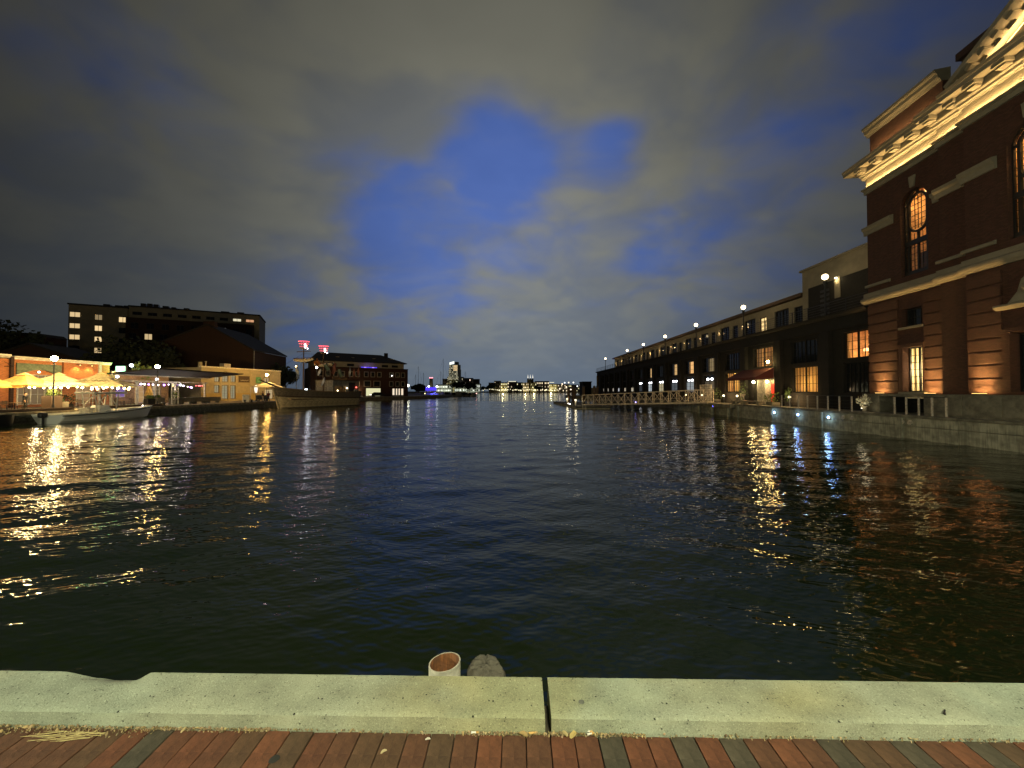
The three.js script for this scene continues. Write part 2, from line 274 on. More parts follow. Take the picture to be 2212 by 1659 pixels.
// ================================================================ near quay: brick paving, kerb, piles
const QT = 0.0165;   // the quay edge runs about one degree off square
const qz = (x, z) => z - x * -QT;   // z of a line square to the bricks at that x
{
  const paving = structure('quay_paving', [bx(-60, 40, -1.2, -0.031, -1.9, 60)].map((g) => g.rotateY(-QT)), M.sand, 'brick paved quay in the foreground');
  // soldier course against the kerb, one mesh for each brick; further courses behind
  const reds = [[0.22, 0.082, 0.04], [0.195, 0.078, 0.04], [0.25, 0.096, 0.046], [0.18, 0.08, 0.042]], browns = [[0.165, 0.088, 0.046], [0.15, 0.088, 0.048]], greys = [[0.125, 0.104, 0.07], [0.108, 0.092, 0.062]];
  const tones = (list) => list.map((c) => mat(c, 0.92, { map: sized(T.bricktop, 0.33), bumpMap: sized(T.bricktop, 0.2), bumpScale: 0.004 }));
  const K = { r: tones(reds), b: tones(browns), g: tones(greys) };
  const shapes = [0, 1, 2].map(() => raw(new RoundedBoxGeometry(0.1, 0.06, 0.208, 1, 0.0035)));
  const pitch = 0.1037, row = 'rrbrrbrrbrrrbr' + 'rrrbrgrrrbrbrrbbrbrrr' + 'rrrgrrgrgrrrgbbgrrgbrrgrrbgrrgrbrrb';   // left to right
  const n0 = -35;
  for (let c = 0; c < 3; c++) for (let i = 0; i < row.length; i++) {
    const k = c ? pick('rrrbbg'.split('')) : row[i], b = new THREE.Mesh(shapes[i % 3], pick(K[k]));
    b.name = 'brick'; b.position.set((n0 + i + 0.5) * pitch + 0.034, -0.03 + rr(-0.002, 0.002), -1.602 + c * 0.213); b.rotation.set(rr(-0.006, 0.006), rr(-0.008, 0.008), rr(-0.012, 0.012));
    b.position.applyAxisAngle(V(0, 1, 0), -QT); b.rotation.y -= QT; b.castShadow = b.receiveShadow = true;
    paving.add(b);
  }
  const rest = [];
  for (let c = 0; c < 20; c++) for (let i = 0; i < 60; i++) rest.push(rb(-0.0495, 0.0495, -0.06, 0, -0.1035, 0.1035, 0.004).translate((i - 30 + 0.5) * pitch + 0.034, rr(-0.002, 0.002), -0.963 + c * 0.213));
  const more = part(paving, 'brick_courses', rest.map((g) => g.rotateY(-QT)), K.r[1], { kind: 'stuff' });

  // kerb: two long precast lengths with a gap; the left one has a broken far edge
  const section = (x0, x1, notch) => {
    const g = new THREE.BoxGeometry(x1 - x0, 0.4, 0.239, Math.round((x1 - x0) / 0.018), 14, 14).translate((x0 + x1) / 2, -0.2, 0), p = g.attributes.position;
    for (let i = 0; i < p.count; i++) {
      let x = p.getX(i), y = p.getY(i), z = p.getZ(i);
      const nearEdge = Math.max(0, z - 0.1) / 0.0225, top = Math.max(0, y + 0.0286) / 0.0286;
      if (top > 0) y -= 0.007 * nearEdge * nearEdge * top;                       // worn arris
      const wob = fbm(x * 9 + 3, z * 9 + y * 9, 4) - 0.5, chip = Math.max(0, fbm(x * 6 + 40, 7, 3) - 0.58);
      if (z < -0.12) { z += chip * 0.03 + wob * 0.004; if (top > 0.9) y -= chip * 0.012; }
      if (z > 0.12) z += wob * 0.007;
      y += wob * 0.002 * top;
      if (notch) { const e = x - notch, cut = smoothstep(e, -0.34, -0.06) * (1 - smoothstep(e, 0.085, 0.15)), far = smoothstep(-z, 0.035, 0.115); y -= cut * far * (0.024 + 0.03 * wob) * (y > -0.2 ? 1 : 0); if (z < -0.1 && y > -0.15) z += cut * 0.022; }
      p.setXYZ(i, x, y, z);
    }
    const C = new Float32Array(p.count * 3);
    for (let i = 0; i < p.count; i++) {   // damp green and rusty brown stains
      const x = p.getX(i), z = p.getZ(i), y = p.getY(i), v = 0.8 + 0.34 * fbm(x * 1.7 + 9, z * 5 + y * 3, 5, 0, 0.6), br = smoothstep(fbm(x * 1.1 + 31, z * 1.5 + 4, 4), 0.5, 0.72), gr = smoothstep(fbm(x * 2.1 + 70, y * 6 + z * 2, 4), 0.45, 0.7);
      C.set([v * (1 - 0.06 * gr), v * (1 - 0.1 * br), v * (1 - 0.3 * br + 0.04 * gr)], i * 3);
    }
    g.setAttribute('color', new THREE.BufferAttribute(C, 3));
    g.computeVertexNormals();
    return g;
  };
  const kerb = (x0, x1, notch, label) => solid('kerb_stone', label, 'kerb', section(x0, x1, notch), M.concrete, [0, 0.062, -1.84], -QT, 'kerb along the quay edge');
  kerb(-4.6, 0.148, -1.99, 'long concrete kerb length left of the gap with a broken bite in its far edge');
  kerb(0.176, 4.8, 0, 'long concrete kerb length right of the dark gap');
  kerb(4.83, 9.4, 0, 'concrete kerb length further right along the quay edge');
  kerb(-9.3, -4.62, 0, 'concrete kerb length further left along the quay edge');
  solid('quay_wall', 'dark concrete wall dropping from the kerb to the water', 'wall', bx(-60, 40, -6, -0.337, -1.93, -1.4), M.wallConcrete, [0, 0, 0], -QT);

  // pipe pile: white outside, rusted inside, cut slightly askew
  {
    const t = thing('pipe_pile', 'white painted steel pipe with a rusty inside standing behind the kerb', 'pipe', [-0.372, 0, -2.15]);
    const R = 0.0865, r = 0.0795, cut = (x, z) => 0.004 + z * 0.06 + x * 0.1;
    const tube = (rad, inward) => { const g = new THREE.CylinderGeometry(rad, rad, 3, 48, 24, true).translate(0, -1.5, 0), p = g.attributes.position; for (let i = 0; i < p.count; i++) p.setY(i, p.getY(i) + cut(p.getX(i), p.getZ(i)) * Math.max(0, 1 + p.getY(i) / 0.3)); if (inward) { g.index.array.reverse(); g.computeVertexNormals(); } return g; };
    part(t, 'pipe_wall', tube(R), mat([0.72, 0.7, 0.58], 0.6, { map: sized(T.mottle, 0.35), bumpMap: mott(0.1), bumpScale: 0.002 }));
    part(t, 'pipe_bore', tube(r, true), mat([0.5, 0.47, 0.45], 0.9, { map: sized(T.rust, 0.16, 0.4), bumpMap: sized(T.mottle, 0.07), bumpScale: 0.003, side: THREE.DoubleSide }), { label: 'rusty brown inside of the pipe' });
    const ring = new THREE.RingGeometry(r, R, 48).rotateX(-Math.PI / 2), p = ring.attributes.position; for (let i = 0; i < p.count; i++) p.setY(i, cut(p.getX(i), p.getZ(i)));
    part(t, 'pipe_rim', ring, mat([0.55, 0.5, 0.4], 0.7));
  }
  // timber pile with a split, weathered head
  {
    const t = thing('timber_pile', 'grey weathered timber pile head with splits beside the white pipe', 'pile', [-0.148, 0, -2.22]);
    const seg = 72, rings = 20, P = [], I = [];
    const rim = (a) => 0.107 * (1 + 0.035 * Math.cos(a * 6 + 0.4) + 0.12 * (fbm(Math.cos(a) * 2 + 9, Math.sin(a) * 2, 3) - 0.5));
    const cracks = Array.from({ length: 8 }, (_, k) => [k * 0.785 + rr(-0.3, 0.3), rr(0.01, 0.03), rr(0.02, 0.35)]);
    for (let j = 0; j <= rings; j++) for (let i = 0; i < seg; i++) {
      const a = i / seg * Math.PI * 2, f = j / rings, R = rim(a) * f;
      let dep = 0; for (const [ca, w, r0] of cracks) { const da = Math.abs(Math.atan2(Math.sin(a - ca), Math.cos(a - ca))) * R; if (f > r0) dep = Math.max(dep, Math.exp(-da * da / (w * w * 0.09)) * (1 - 0.75 * smoothstep(f, 0.75, 0.95))); }
      const y = -0.078 + 0.01 * (1 - f * f) - 0.014 * dep * smoothstep(f, 0.05, 0.4) + 0.02 * (fbm(Math.cos(a) * R * 55 + 5, Math.sin(a) * R * 70, 4) - 0.5) - 0.03 * smoothstep(f, 0.8, 1) + 0.025 * Math.sin(a + 0.8) * -f;
      P.push(Math.cos(a) * R, y, Math.sin(a) * R);
    }
    for (let j = 0; j < 12; j++) for (let i = 0; i < seg; i++) { const a = i / seg * 6.2832, R = rim(a) * (1.0 + 0.03 * (fbm(a * 8, j * 0.4, 3) - 0.5)); P.push(Math.cos(a) * R, -0.112 - j * 0.24 - 0.015 * Math.random() * 0, Math.sin(a) * R); }
    const rows = rings + 1 + 12;
    for (let j = 0; j < rows - 1; j++) for (let i = 0; i < seg; i++) { const a = j * seg + i, b = j * seg + (i + 1) % seg, c = a + seg, d = b + seg; I.push(a, b, c, b, d, c); }
    let g = new THREE.BufferGeometry(); g.setAttribute('position', new THREE.Float32BufferAttribute(P, 3)); g.setIndex(I); g.computeVertexNormals();
    part(t, 'pile_shaft', g, mat([0.2, 0.185, 0.145], 0.95, { map: sized(T.grain, 0.16, 0.07), bumpMap: sized(T.mottle, 0.05), bumpScale: 0.006, side: THREE.DoubleSide }));
  }
  // grit, straw, butts and leaves against the kerb
  const bits = new THREE.InstancedMesh(new THREE.IcosahedronGeometry(0.5, 0), mat([0.5, 0.44, 0.3], 0.95), 2600), m4 = new THREE.Matrix4(), q = new THREE.Quaternion(), e = new THREE.Euler(), cc = new THREE.Color();
  for (let i = 0; i < 2600; i++) {
    const x = i < 1300 ? rr(-3, -1.1) : i < 1900 ? rr(-0.25, 0.55) : rr(-3, 3), z = -1.716 + Math.abs(rr(-1, 1) * rr(0, 1)) * (x < -1.6 ? 0.055 : 0.022) + 0.004, s = rr(0.002, 0.007) * (rnd() < 0.08 ? 1.8 : 1);
    e.set(rr(0, 6), rr(0, 6), rr(0, 6)); q.setFromEuler(e);
    m4.compose(V(x, 0.002 + s * 0.3, z).applyAxisAngle(V(0, 1, 0), -QT), q, V(s * rr(0.8, 2.6), s * 0.7, s)); bits.setMatrixAt(i, m4);
    const v = rr(0.25, 1.1); bits.setColorAt(i, cc.setRGB(v, v * rr(0.8, 0.95), v * rr(0.55, 0.8)));
  }
  bits.name = 'kerb_grit'; bits.userData = { kind: 'stuff', label: 'grit and dry crumbs lying along the foot of the kerb', category: 'grit' }; scene.add(bits);
  const straw = []; for (let i = 0; i < 30; i++) { const x = -1.86 + rr(-0.13, 0.1), z = -1.70 + rr(-0.008, 0.026), a = rr(2.5, 2.95) + rr(-0.25, 0.25), L = rr(0.05, 0.15); straw.push(bar(V(x, rr(0.004, 0.016), z), V(x + Math.cos(a) * L, rr(0.006, 0.02), z + Math.sin(a) * L * 0.35), 0.0012, 0.0007, 4)); }
  const st = solid('straw_tuft', 'tuft of dry yellow straw lying against the kerb foot', 'straw', straw, mat([0.62, 0.52, 0.24], 0.95)); st.userData.kind = 'stuff';
  const butt = (x, z, a, paper, label) => { const t = thing('cigarette_butt', label, 'cigarette butt', [x, 0.005, z], a, 'butts by the kerb gap'); part(t, 'paper', bar(V(-0.013, 0, 0), V(0.008, 0, 0), 0.0042), mat(paper, 0.9)); part(t, 'filter', bar(V(0.0082, 0, 0), V(0.02, 0, 0), 0.0043), mat([0.6, 0.36, 0.12], 0.9)); };
  butt(-0.166, -1.710, 0.05, [0.85, 0.85, 0.8], 'white cigarette butt below the white pipe'); butt(0.086, -1.708, 0.1, [0.8, 0.5, 0.18], 'orange cigarette butt left of the kerb gap'); butt(0.335, -1.718, -0.25, [0.8, 0.78, 0.7], 'pale cigarette butt right of the kerb gap, upper of two'); butt(0.34, -1.703, 0.2, [0.8, 0.78, 0.7], 'pale cigarette butt right of the kerb gap, lower of two');
  const leafShape = (s) => { const g = new THREE.CircleGeometry(s, 9).rotateX(-Math.PI / 2), p = g.attributes.position; for (let i = 0; i < p.count; i++) { const x = p.getX(i), z = p.getZ(i); p.setXYZ(i, x * 1.3, 0.006 + 0.35 * Math.abs(z) + 6 * z * z + 0.1 * x, z * (0.5 + 0.4 * hash2(i, 3))); } g.computeVertexNormals(); return g; };
  for (const [x, z, s, c, label] of [[-0.53, -1.615, 0.011, [0.6, 0.5, 0.28], 'small pale curled leaf on the bricks left of the pipe'], [-0.36, -1.672, 0.009, [0.65, 0.6, 0.5], 'tiny whitish leaf scrap near the kerb left of the pipe'], [0.265, -1.692, 0.017, [0.55, 0.42, 0.16], 'dry tan leaf lying at the kerb gap'], [0.05, -1.694, 0.016, [0.4, 0.28, 0.12], 'brown curled leaf among the grit left of the gap'], [0.23, -1.698, 0.014, [0.5, 0.4, 0.2], 'folded dry leaf just right of the kerb gap']])
    solid('dry_leaf', label, 'leaf', leafShape(s), mat(c, 0.95, { side: THREE.DoubleSide }), [x, 0.003, z], rr(0, 6));
  const blob = (s) => { const g = new THREE.SphereGeometry(s, 14, 8), p = g.attributes.position; for (let i = 0; i < p.count; i++) { const x = p.getX(i), z = p.getZ(i), w = 1 + 0.35 * (fbm(x * 90 + 4, z * 90, 3) - 0.5); p.setXYZ(i, x * w, p.getY(i) * 0.12, z * w); } g.computeVertexNormals(); return g; };
  solid('gum_spot', 'flattened dark chewing gum spot on the brown bricks', 'gum', blob(0.02), mat([0.03, 0.03, 0.025], 0.8), [-0.968, 0.002, -1.592], 0);
  solid('dark_twig', 'short dark twig lying on the right kerb length', 'twig', bar(V(-0.016, 0, 0.006), V(0.016, 0, -0.006), 0.005, 0.003, 6), M.black, [1.93, 0.069, -1.74], 0.3);
  solid('gum_spot', 'grey stain of old gum on the kerb right of the gap', 'gum', blob(0.014), mat([0.16, 0.17, 0.14], 0.9), [0.32, 0.066, -1.8], 0);
}

// ================================================================ street lamps on the near quay, behind the camera: their light falls on kerb, right wall and boat
function globeLamp(name, label, grp, pos, h, r, colour, cd, glowS, extra = {}) {
  const t = thing(name, label, 'street lamp', pos, 0, grp);
  part(t, 'post', [lathe([[0, 0], [0.17, 0], [0.17, 0.12], [0.11, 0.2], [0.09, 0.5], [0.055, 0.62], [0.045, h - 0.5], [0.08, h - 0.42], [0.05, h - 0.36], [0.07, h - 0.2 - r * 0.6], [0, h - 0.2 - r * 0.6]], 12)], M.steel);
  if (extra.arm) part(t, 'crossbar', bar(V(-0.28, h - 0.62, 0), V(0.28, h - 0.62, 0), 0.02), M.steel);
  const gl = part(t, 'lamp_globe', lathe([[0, -r * 0.95], [r * 0.55, -r * 0.8], [r * 0.95, -r * 0.1], [r, r * 0.25], [r * 0.75, r * 0.72], [r * 0.3, r], [0, r * 1.02]], 16).translate(0, h, 0), glow(...colour, glowS));
  part(t, 'finial', [lathe([[0, 0], [r * 0.5, 0], [r * 0.28, 0.06], [0.02, 0.12], [0, 0.2]], 10).translate(0, h + r * 0.98, 0)], M.steel);
  if (r < 0.23) lampLight(t, 0, h, 0, colour, cd, r * 0.6); else lampLight(t, 0, h, 0, colour, cd, 0.18);
  return t;
}
for (const [x, z, cd, w] of [[0.7, 2.6, 135, 'straight behind the camera'], [18, 4, 270, 'toward the brick head house'], [-17, 4, 560, 'toward the motor boat'], [-31, 3, 560, 'at the corner by the left quay']])
  globeLamp('street_lamp', 'tall globe street lamp on the near brick quay ' + w, 'street lamps along the near quay', [x, 0, z], 4.9, 0.22, [1, 0.97, 0.64], cd, 12);

// ================================================================ windows, rooms
function curtainGeo(x0, x1, y0, y1, z, amp = 0.05, wl = 0.16) {
  const n = Math.max(8, Math.round((x1 - x0) / 0.03)), g = new THREE.PlaneGeometry(x1 - x0, y1 - y0, n, 1).translate((x0 + x1) / 2, (y0 + y1) / 2, z), p = g.attributes.position;
  for (let i = 0; i < p.count; i++) { const x = p.getX(i); p.setZ(i, z + amp * Math.sin(x * 6.283 / wl + 1.3 * Math.sin(x * 5))); }
  g.computeVertexNormals(); return g;
}
// glazed opening with frame and glazing bars; a lit one has a real room with a lamp behind it
function glazing(parent, name, x0, x1, y0, y1, z, { cols = 2, rows = 3, split = 1, bars = 0.03, frame = 0.07, fm = M.steel, lit, room, curtain, depth = 1.6, cd = 6, colour = WARM, wallM = M.roomWall, sill, lampAt, label } = {}) {
  const w = group(parent, name); if (label) w.userData.label = label;
  const F = [bx(x0, x0 + frame, y0, y1, z - 0.06, z + 0.04), bx(x1 - frame, x1, y0, y1, z - 0.06, z + 0.04), bx(x0 + frame, x1 - frame, y0, y0 + frame, z - 0.06, z + 0.04), bx(x0 + frame, x1 - frame, y1 - frame, y1, z - 0.06, z + 0.04)];
  for (let k = 1; k < split; k++) { const x = lerp(x0, x1, k / split); F.push(bx(x - frame * 0.7, x + frame * 0.7, y0 + frame, y1 - frame, z - 0.058, z + 0.038)); }
  part(w, 'frame', F, fm);
  const B = [];
  for (let k = 1; k < cols; k++) { const x = lerp(x0 + frame, x1 - frame, k / cols); B.push(bx(x - bars / 2, x + bars / 2, y0 + frame, y1 - frame, z - 0.03, z + 0.02)); }
  for (let k = 1; k < rows; k++) { const y = lerp(y0 + frame, y1 - frame, k / rows); B.push(bx(x0 + frame, x1 - frame, y - bars / 2, y + bars / 2, z - 0.032, z + 0.018)); }
  if (B.length) part(w, 'glazing_bars', B, fm);
  if (lit) part(w, 'lit_window_pane', bx(x0 + frame * 0.6, x1 - frame * 0.6, y0 + frame * 0.6, y1 - frame * 0.6, z - 0.05, z - 0.04), glow(...colour, lit));
  else if (room) {
    part(w, 'window_glass', bx(x0 + frame * 0.6, x1 - frame * 0.6, y0 + frame * 0.6, y1 - frame * 0.6, z - 0.012, z - 0.006), M.pane);
    const zb = z - 0.06 - depth, e = 0.35, X0 = x0 - e, X1 = x1 + e, Y0 = y0 - e, Y1 = y1 + e;
    part(w, 'room', [bx(X0 - 0.1, X1 + 0.1, Y0 - 0.1, Y1 + 0.1, zb - 0.1, zb), bx(X0 - 0.1, X0, Y0, Y1, zb, z - 0.07), bx(X1, X1 + 0.1, Y0, Y1, zb, z - 0.07), bx(X0 - 0.1, X1 + 0.1, Y0 - 0.1, Y0, zb, z - 0.07), bx(X0 - 0.1, X1 + 0.1, Y1, Y1 + 0.1, zb, z - 0.07)], wallM);
    const [lx, ly, lz] = lampAt ?? [lerp(x0, x1, 0.5), y1 - 0.25, z - depth * 0.55];
    const g = part(w, 'lamp_shade', lathe([[0.12, 0], [0.2, 0], [0.14, 0.24], [0.1, 0.24]], 12).translate(lx, ly - 0.12, lz), glow(...colour, 4));
    lampLight(w, lx, ly, lz, colour, cd, 0.09);
    for (const [c0, c1] of curtain ?? []) part(w, 'curtain', curtainGeo(lerp(x0, x1, c0), lerp(x0, x1, c1), y0, y1, z - 0.2), M.curtain);
  } else part(w, 'window_glass', bx(x0 + frame * 0.6, x1 - frame * 0.6, y0 + frame * 0.6, y1 - frame * 0.6, z - 0.05, z - 0.03), M.glassDark);
  if (sill) part(w, 'sill', bx(x0 - 0.12, x1 + 0.12, y0 - 0.14, y0 - 0.003, z - 0.1, z + 0.3), sill);
  return w;
}
// solid wall in the x-y plane with rectangular openings
function wallWith(x0, x1, y0, y1, z0, z1, holes) {
  const xs = [...new Set([x0, x1, ...holes.flatMap((h) => [h[0], h[1]])])].sort((a, b) => a - b), out = [];
  for (let i = 0; i + 1 < xs.length; i++) {
    const a = xs[i], b = xs[i + 1], cut = holes.filter((h) => h[0] < b - 1e-4 && h[1] > a + 1e-4).sort((p, q) => p[2] - q[2]);
    let y = y0;
    for (const h of cut) { if (h[2] > y + 1e-4) out.push(bx(a, b, y, h[2], z0, z1)); y = h[3]; }
    if (y < y1 - 1e-4) out.push(bx(a, b, y, y1, z0, z1));
  }
  return out;
}

// ================================================================ head house: brick and stone, seen at the right edge
{
  const t = thing('head_house', 'tall dark brick pier head house with a floodlit stone cornice and arched windows', 'building', [27.03, 0, -29.0], -(Math.PI / 2 + 5 * Math.PI / 180));
  const L = 28.4, C = L / 2, D = -14, W2 = 10.36;
  const steps = [[0, 5.65, 0], [5.65, 7.4, 0.3], [7.4, L - 7.4, 0.6], [L - 7.4, L - 5.65, 0.3], [L - 5.65, L, 0]];
  const mir = (a, b) => [[a, b], [L - b, L - a]];
  const bays = [[2.74, 4.6, 0], [W2 - 0.94, W2 + 0.94, 0.6], [L - W2 - 0.94, L - W2 + 0.94, 0.6], [L - 4.6, L - 2.74, 0]];   // tall arched windows
  // walls
  const arch = (x0, x1, y0, ySpring, n = 20) => { const r = (x1 - x0) / 2, c = (x0 + x1) / 2, p = [[x0, y0], [x1, y0]]; for (let k = 0; k <= n; k++) { const a = Math.PI * k / n; p.push([c + r * Math.cos(a), ySpring + r * Math.sin(a)]); } return p; };
  const wall = [];
  for (const [a, b, z] of steps) {
    const low = [], inside = (x0, x1) => x0 > a - 0.01 && x1 < b + 0.01;
    for (const [x0, x1] of [[2.78, 4.19], [L - 4.19, L - 2.78]]) if (inside(x0, x1)) { low.push([x0, x1, 1.45, 4.45]); low.push([x0 - 0.08, x1 - 0.08, 5.85, 7.07]); }
    for (const m of [W2, L - W2]) if (inside(m - 0.9, m + 0.9)) low.push([m - 0.9, m + 0.9, 1.45, 4.45]);
    wall.push(...wallWith(a, b, 1.3, 8.06, z - 0.45, z, low));
    const sh = new THREE.Shape([[a, 8.9], [b, 8.9], [b, 16.45], [a, 16.45]].map(([x, y]) => new THREE.Vector2(x, y)));
    for (const [x0, x1] of bays) if (inside(x0, x1)) sh.holes.push(new THREE.Path(arch(x0, x1, 9.3, 15.0 - (x1 - x0) / 2).map(([x, y]) => new THREE.Vector2(x, y))));
    wall.push(new THREE.ExtrudeGeometry(sh, { depth: 0.45, bevelEnabled: false }).translate(0, 0, z - 0.45));
  }
  part(t, 'brick_wall', wall, M.brick);
  for (const g of [bx(0, 0.4, 1.3, 16.45, D, -0.46), bx(L - 0.4, L, 1.3, 16.45, D, -0.46), bx(0, L, 0, 21, D - 0.4, D)]) part(t, 'side_wall', g, M.brick);
  part(t, 'roof_deck', [bx(0.41, L - 0.41, 18.5, 18.8, D, -0.3)], M.roof);
  // plinth with the dark archway to the water
  part(t, 'plinth', [bx(-0.1, 1.4, -0.5, 1.3, -0.5, 0.48), bx(5.3, L + 0.1, -0.5, 1.3, -0.5, 1.06), bx(1.4, 5.3, 1.14, 1.3, -0.5, 0.46), bx(1.4, 5.3, -0.5, 1.14, -2.6, -2.5)], M.plinth);
  for (const g of [bx(1.4, 1.45, -0.3, 1.14, -2.5, -0.5), bx(5.25, 5.3, -0.3, 1.14, -2.5, -0.5)]) part(t, 'archway_recess', g, M.black);
  for (const x of [6.6, 8.5, 10.4, 12.3, 14.2, 16.1]) part(t, 'plinth_panel', rb(x - 0.9, x + 0.88, 0.12, 1.18, 1.0, 1.085, 0.02), M.plinth);
  // rusticated brick piers, one block for each band
  const piers = [[0.03, 2.45, 0], [4.3, 5.6, 0], [7.46, 9.1, 0.6], [11.7, 13.4, 0.6], ...[[0.03, 2.45, 0], [4.3, 5.6, 0], [7.46, 9.1, 0.6], [11.7, 13.4, 0.6]].map(([a, b, z]) => [L - b, L - a, z])];
  const cuts = [1.42, 2.2, 2.91, 3.62, 4.33, 5.04, 5.75, 6.46, 7.17, 7.9];
  for (const [a, b, z] of piers) for (let k = 0; k + 1 < cuts.length; k++) part(t, 'brick_band', rb(a, b, cuts[k] + 0.05, cuts[k + 1] - 0.05, z - 0.02, z + 0.085, 0.014), M.brick);
  // stone courses
  for (const [a, b, z] of steps) {
    const e = z * 0.012;   // keeps meeting faces out of one plane
    part(t, 'string_course', [swept([[z - 0.1, 8.07], [z + 0.14, 8.07], [z + 0.2, 8.16], [z + 0.3, 8.24], [z + 0.34, 8.34], [z + 0.34, 8.46], [z + 0.12, 8.56], [z + 0.1, 8.88], [z - 0.1, 8.88]].map(([p, q]) => [p, q + e]), a - (z ? 0.15 : 0.3), b + (b > C ? 0.15 : 0))], M.stone);
    part(t, 'architrave', swept([[z - 0.1, 16.46], [z + 0.1, 16.46], [z + 0.12, 16.7], [z + 0.3, 16.74], [z + 0.32, 16.84], [z - 0.1, 16.84]].map(([p, q]) => [p, q + e]), a - (z ? 0.1 : 0.14), b), M.stone);
    part(t, 'frieze', bx(a - (z ? 0.002 : 0), b, 16.842, 17.62, z - 0.4, z + 0.05), M.stone);
    part(t, 'bed_moulding', swept([[z - 0.3, 17.62], [z + 0.08, 17.62], [z + 0.13, 17.7], [z + 0.22, 17.74], [z + 0.24, 17.86], [z + 0.36, 17.92], [z + 0.38, 18.0], [z - 0.3, 18.0]].map(([p, q]) => [p, q + e]), a - (z ? 0.1 : 0.25), b), M.stone);
    part(t, 'corona', swept([[z - 0.3, 18.3], [z + 0.92, 18.3], [z + 0.94, 18.52], [z + 1.0, 18.56], [z + 1.04, 18.72], [z - 0.1, 19.02], [z - 0.3, 19.02]].map(([p, q]) => [p, q + e]), a - (z ? 0.4 : 1.0), b + (b > L - 0.1 ? 1 : 0)), M.stone);
    part(t, 'soffit', bx(a - (z ? 0.3 : 0.25), b, 18.002 + e, 18.298 + e, z - 0.3, z + 0.34), M.stone);
  }
  for (let x = 0.25, k = 0; x < L; x += 1.38, k++) { const z = (steps.find(([a, b]) => x >= a && x < b) ?? steps[0])[2]; part(t, 'modillion', [rb(x - 0.3, x + 0.3, 18.09, 18.297, z + 0.345, z + 0.86, 0.02), rb(x - 0.24, x + 0.24, 17.98, 18.1, z + 0.345, z + 0.74, 0.03)], M.stone); }
  // attic
  for (const g of [bx(0.25, 5.6, 19.0, 20.75, -0.55, -0.1), bx(L - 5.6, L - 0.25, 19, 20.75, -0.55, -0.1), bx(0.25, 0.7, 19, 20.75, D, -0.56)]) part(t, 'attic_wall', g, M.brick);
  for (const g of [swept([[-0.6, 20.76], [-0.05, 20.76], [0.02, 20.9], [0.16, 21.0], [0.18, 21.2], [0.32, 21.3], [0.34, 21.46], [-0.6, 21.6]], 0.05, 5.58), swept([[-0.6, 20.76], [-0.05, 20.76], [0.16, 21], [0.34, 21.46], [-0.6, 21.6]], L - 5.58, L - 0.05)]) part(t, 'attic_cornice', g, M.stone);
  part(t, 'attic_block', [bx(5.61, L - 5.61, 19.0, 21.9, -3.2, -1.2), bx(5.5, L - 5.5, 21.91, 22.35, -3.2, -0.95)], M.brickDark);
  part(t, 'attic_base', [bx(0.3, 3.6, 19.03, 19.22, -0.05, 0.22)], M.stone);
  // pediment over the middle
  { const z = 0.6, y0 = 18.95, ya = 22.2, foot = 7.6;
    part(t, 'pediment_wall', prism([[foot + 0.4, y0 + 0.02], [L - foot - 0.4, y0 + 0.02], [C, ya - 0.2]], z - 0.5, z - 0.02), M.stone);
    for (const s of [-1, 1]) { const a = V(C + s * (C - foot), y0 - 0.35, 0), b = V(C, ya, 0), dx = b.clone().sub(a).normalize(), up = V(-dx.y, dx.x, 0); if (up.y < 0) up.negate();
      const beam = (h0, h1, z0, z1) => prism([a.clone().addScaledVector(up, h0), b.clone().addScaledVector(up, h0), b.clone().addScaledVector(up, h1), a.clone().addScaledVector(up, h1)].map((v) => [v.x, v.y]), z0, z1);
      part(t, 'raking_cornice', [beam(0, 0.22, z - 0.1, z + 0.3), beam(0.2, 0.45, z - 0.1, z + 0.98)], M.stone);
      for (let k = 0.35; k < 7.2; k += 0.72) { const p = a.clone().addScaledVector(dx, k).addScaledVector(up, 0.09); const g = new RoundedBoxGeometry(0.34, 0.2, 0.5, 1, 0.02).rotateZ(Math.atan2(dx.y, dx.x)).translate(p.x, p.y, z + 0.56); part(t, 'modillion', g, M.stone); }
      const mid = a.clone().lerp(b, 0.5); const gl = new THREE.BoxGeometry(6.4, 0.03, 0.03).rotateZ(Math.atan2(dx.y, dx.x)).translate(mid.x, mid.y - 0.32, z + 0.12); part(t, 'led_light_strip', gl, glow(1, 0.62, 0.22, 5));
      const l = new THREE.RectAreaLight(new THREE.Color().setRGB(1, 0.62, 0.24), 180, 6.4, 0.04); l.position.set(mid.x, mid.y - 0.28, z + 0.14); l.quaternion.setFromRotationMatrix(new THREE.Matrix4().lookAt(V(0, 0, 0), V(up.x, up.y, 0.15), V(0, 0, 1))); t.add(l);
    } }
  // light strips hidden on the ledges
  const strip = (x0, x1, y, z, dir, nits, gs) => { const n = Math.ceil((x1 - x0) / 2.4); for (let k = 0; k < n; k++) { const a = lerp(x0, x1, k / n), b = lerp(x0, x1, (k + 1) / n); part(t, 'led_light_strip', bx(a + 0.01, b - 0.01, y, y + 0.025, z - 0.012, z + 0.012), glow(1, 0.66, 0.24, gs)); stripLight(t, V((a + b) / 2, y + 0.03, z), dir, b - a, 0.03, [1, 0.64, 0.24], nits); } };
  for (const [a, b, z] of steps) strip(a + 0.02, b - 0.02, 16.86, z + 0.17, V(0, 1, -0.12), 400, 8);
  strip(0.4, 5.2, 19.24, 0.28, V(0, 1, -0.2), 160, 2);
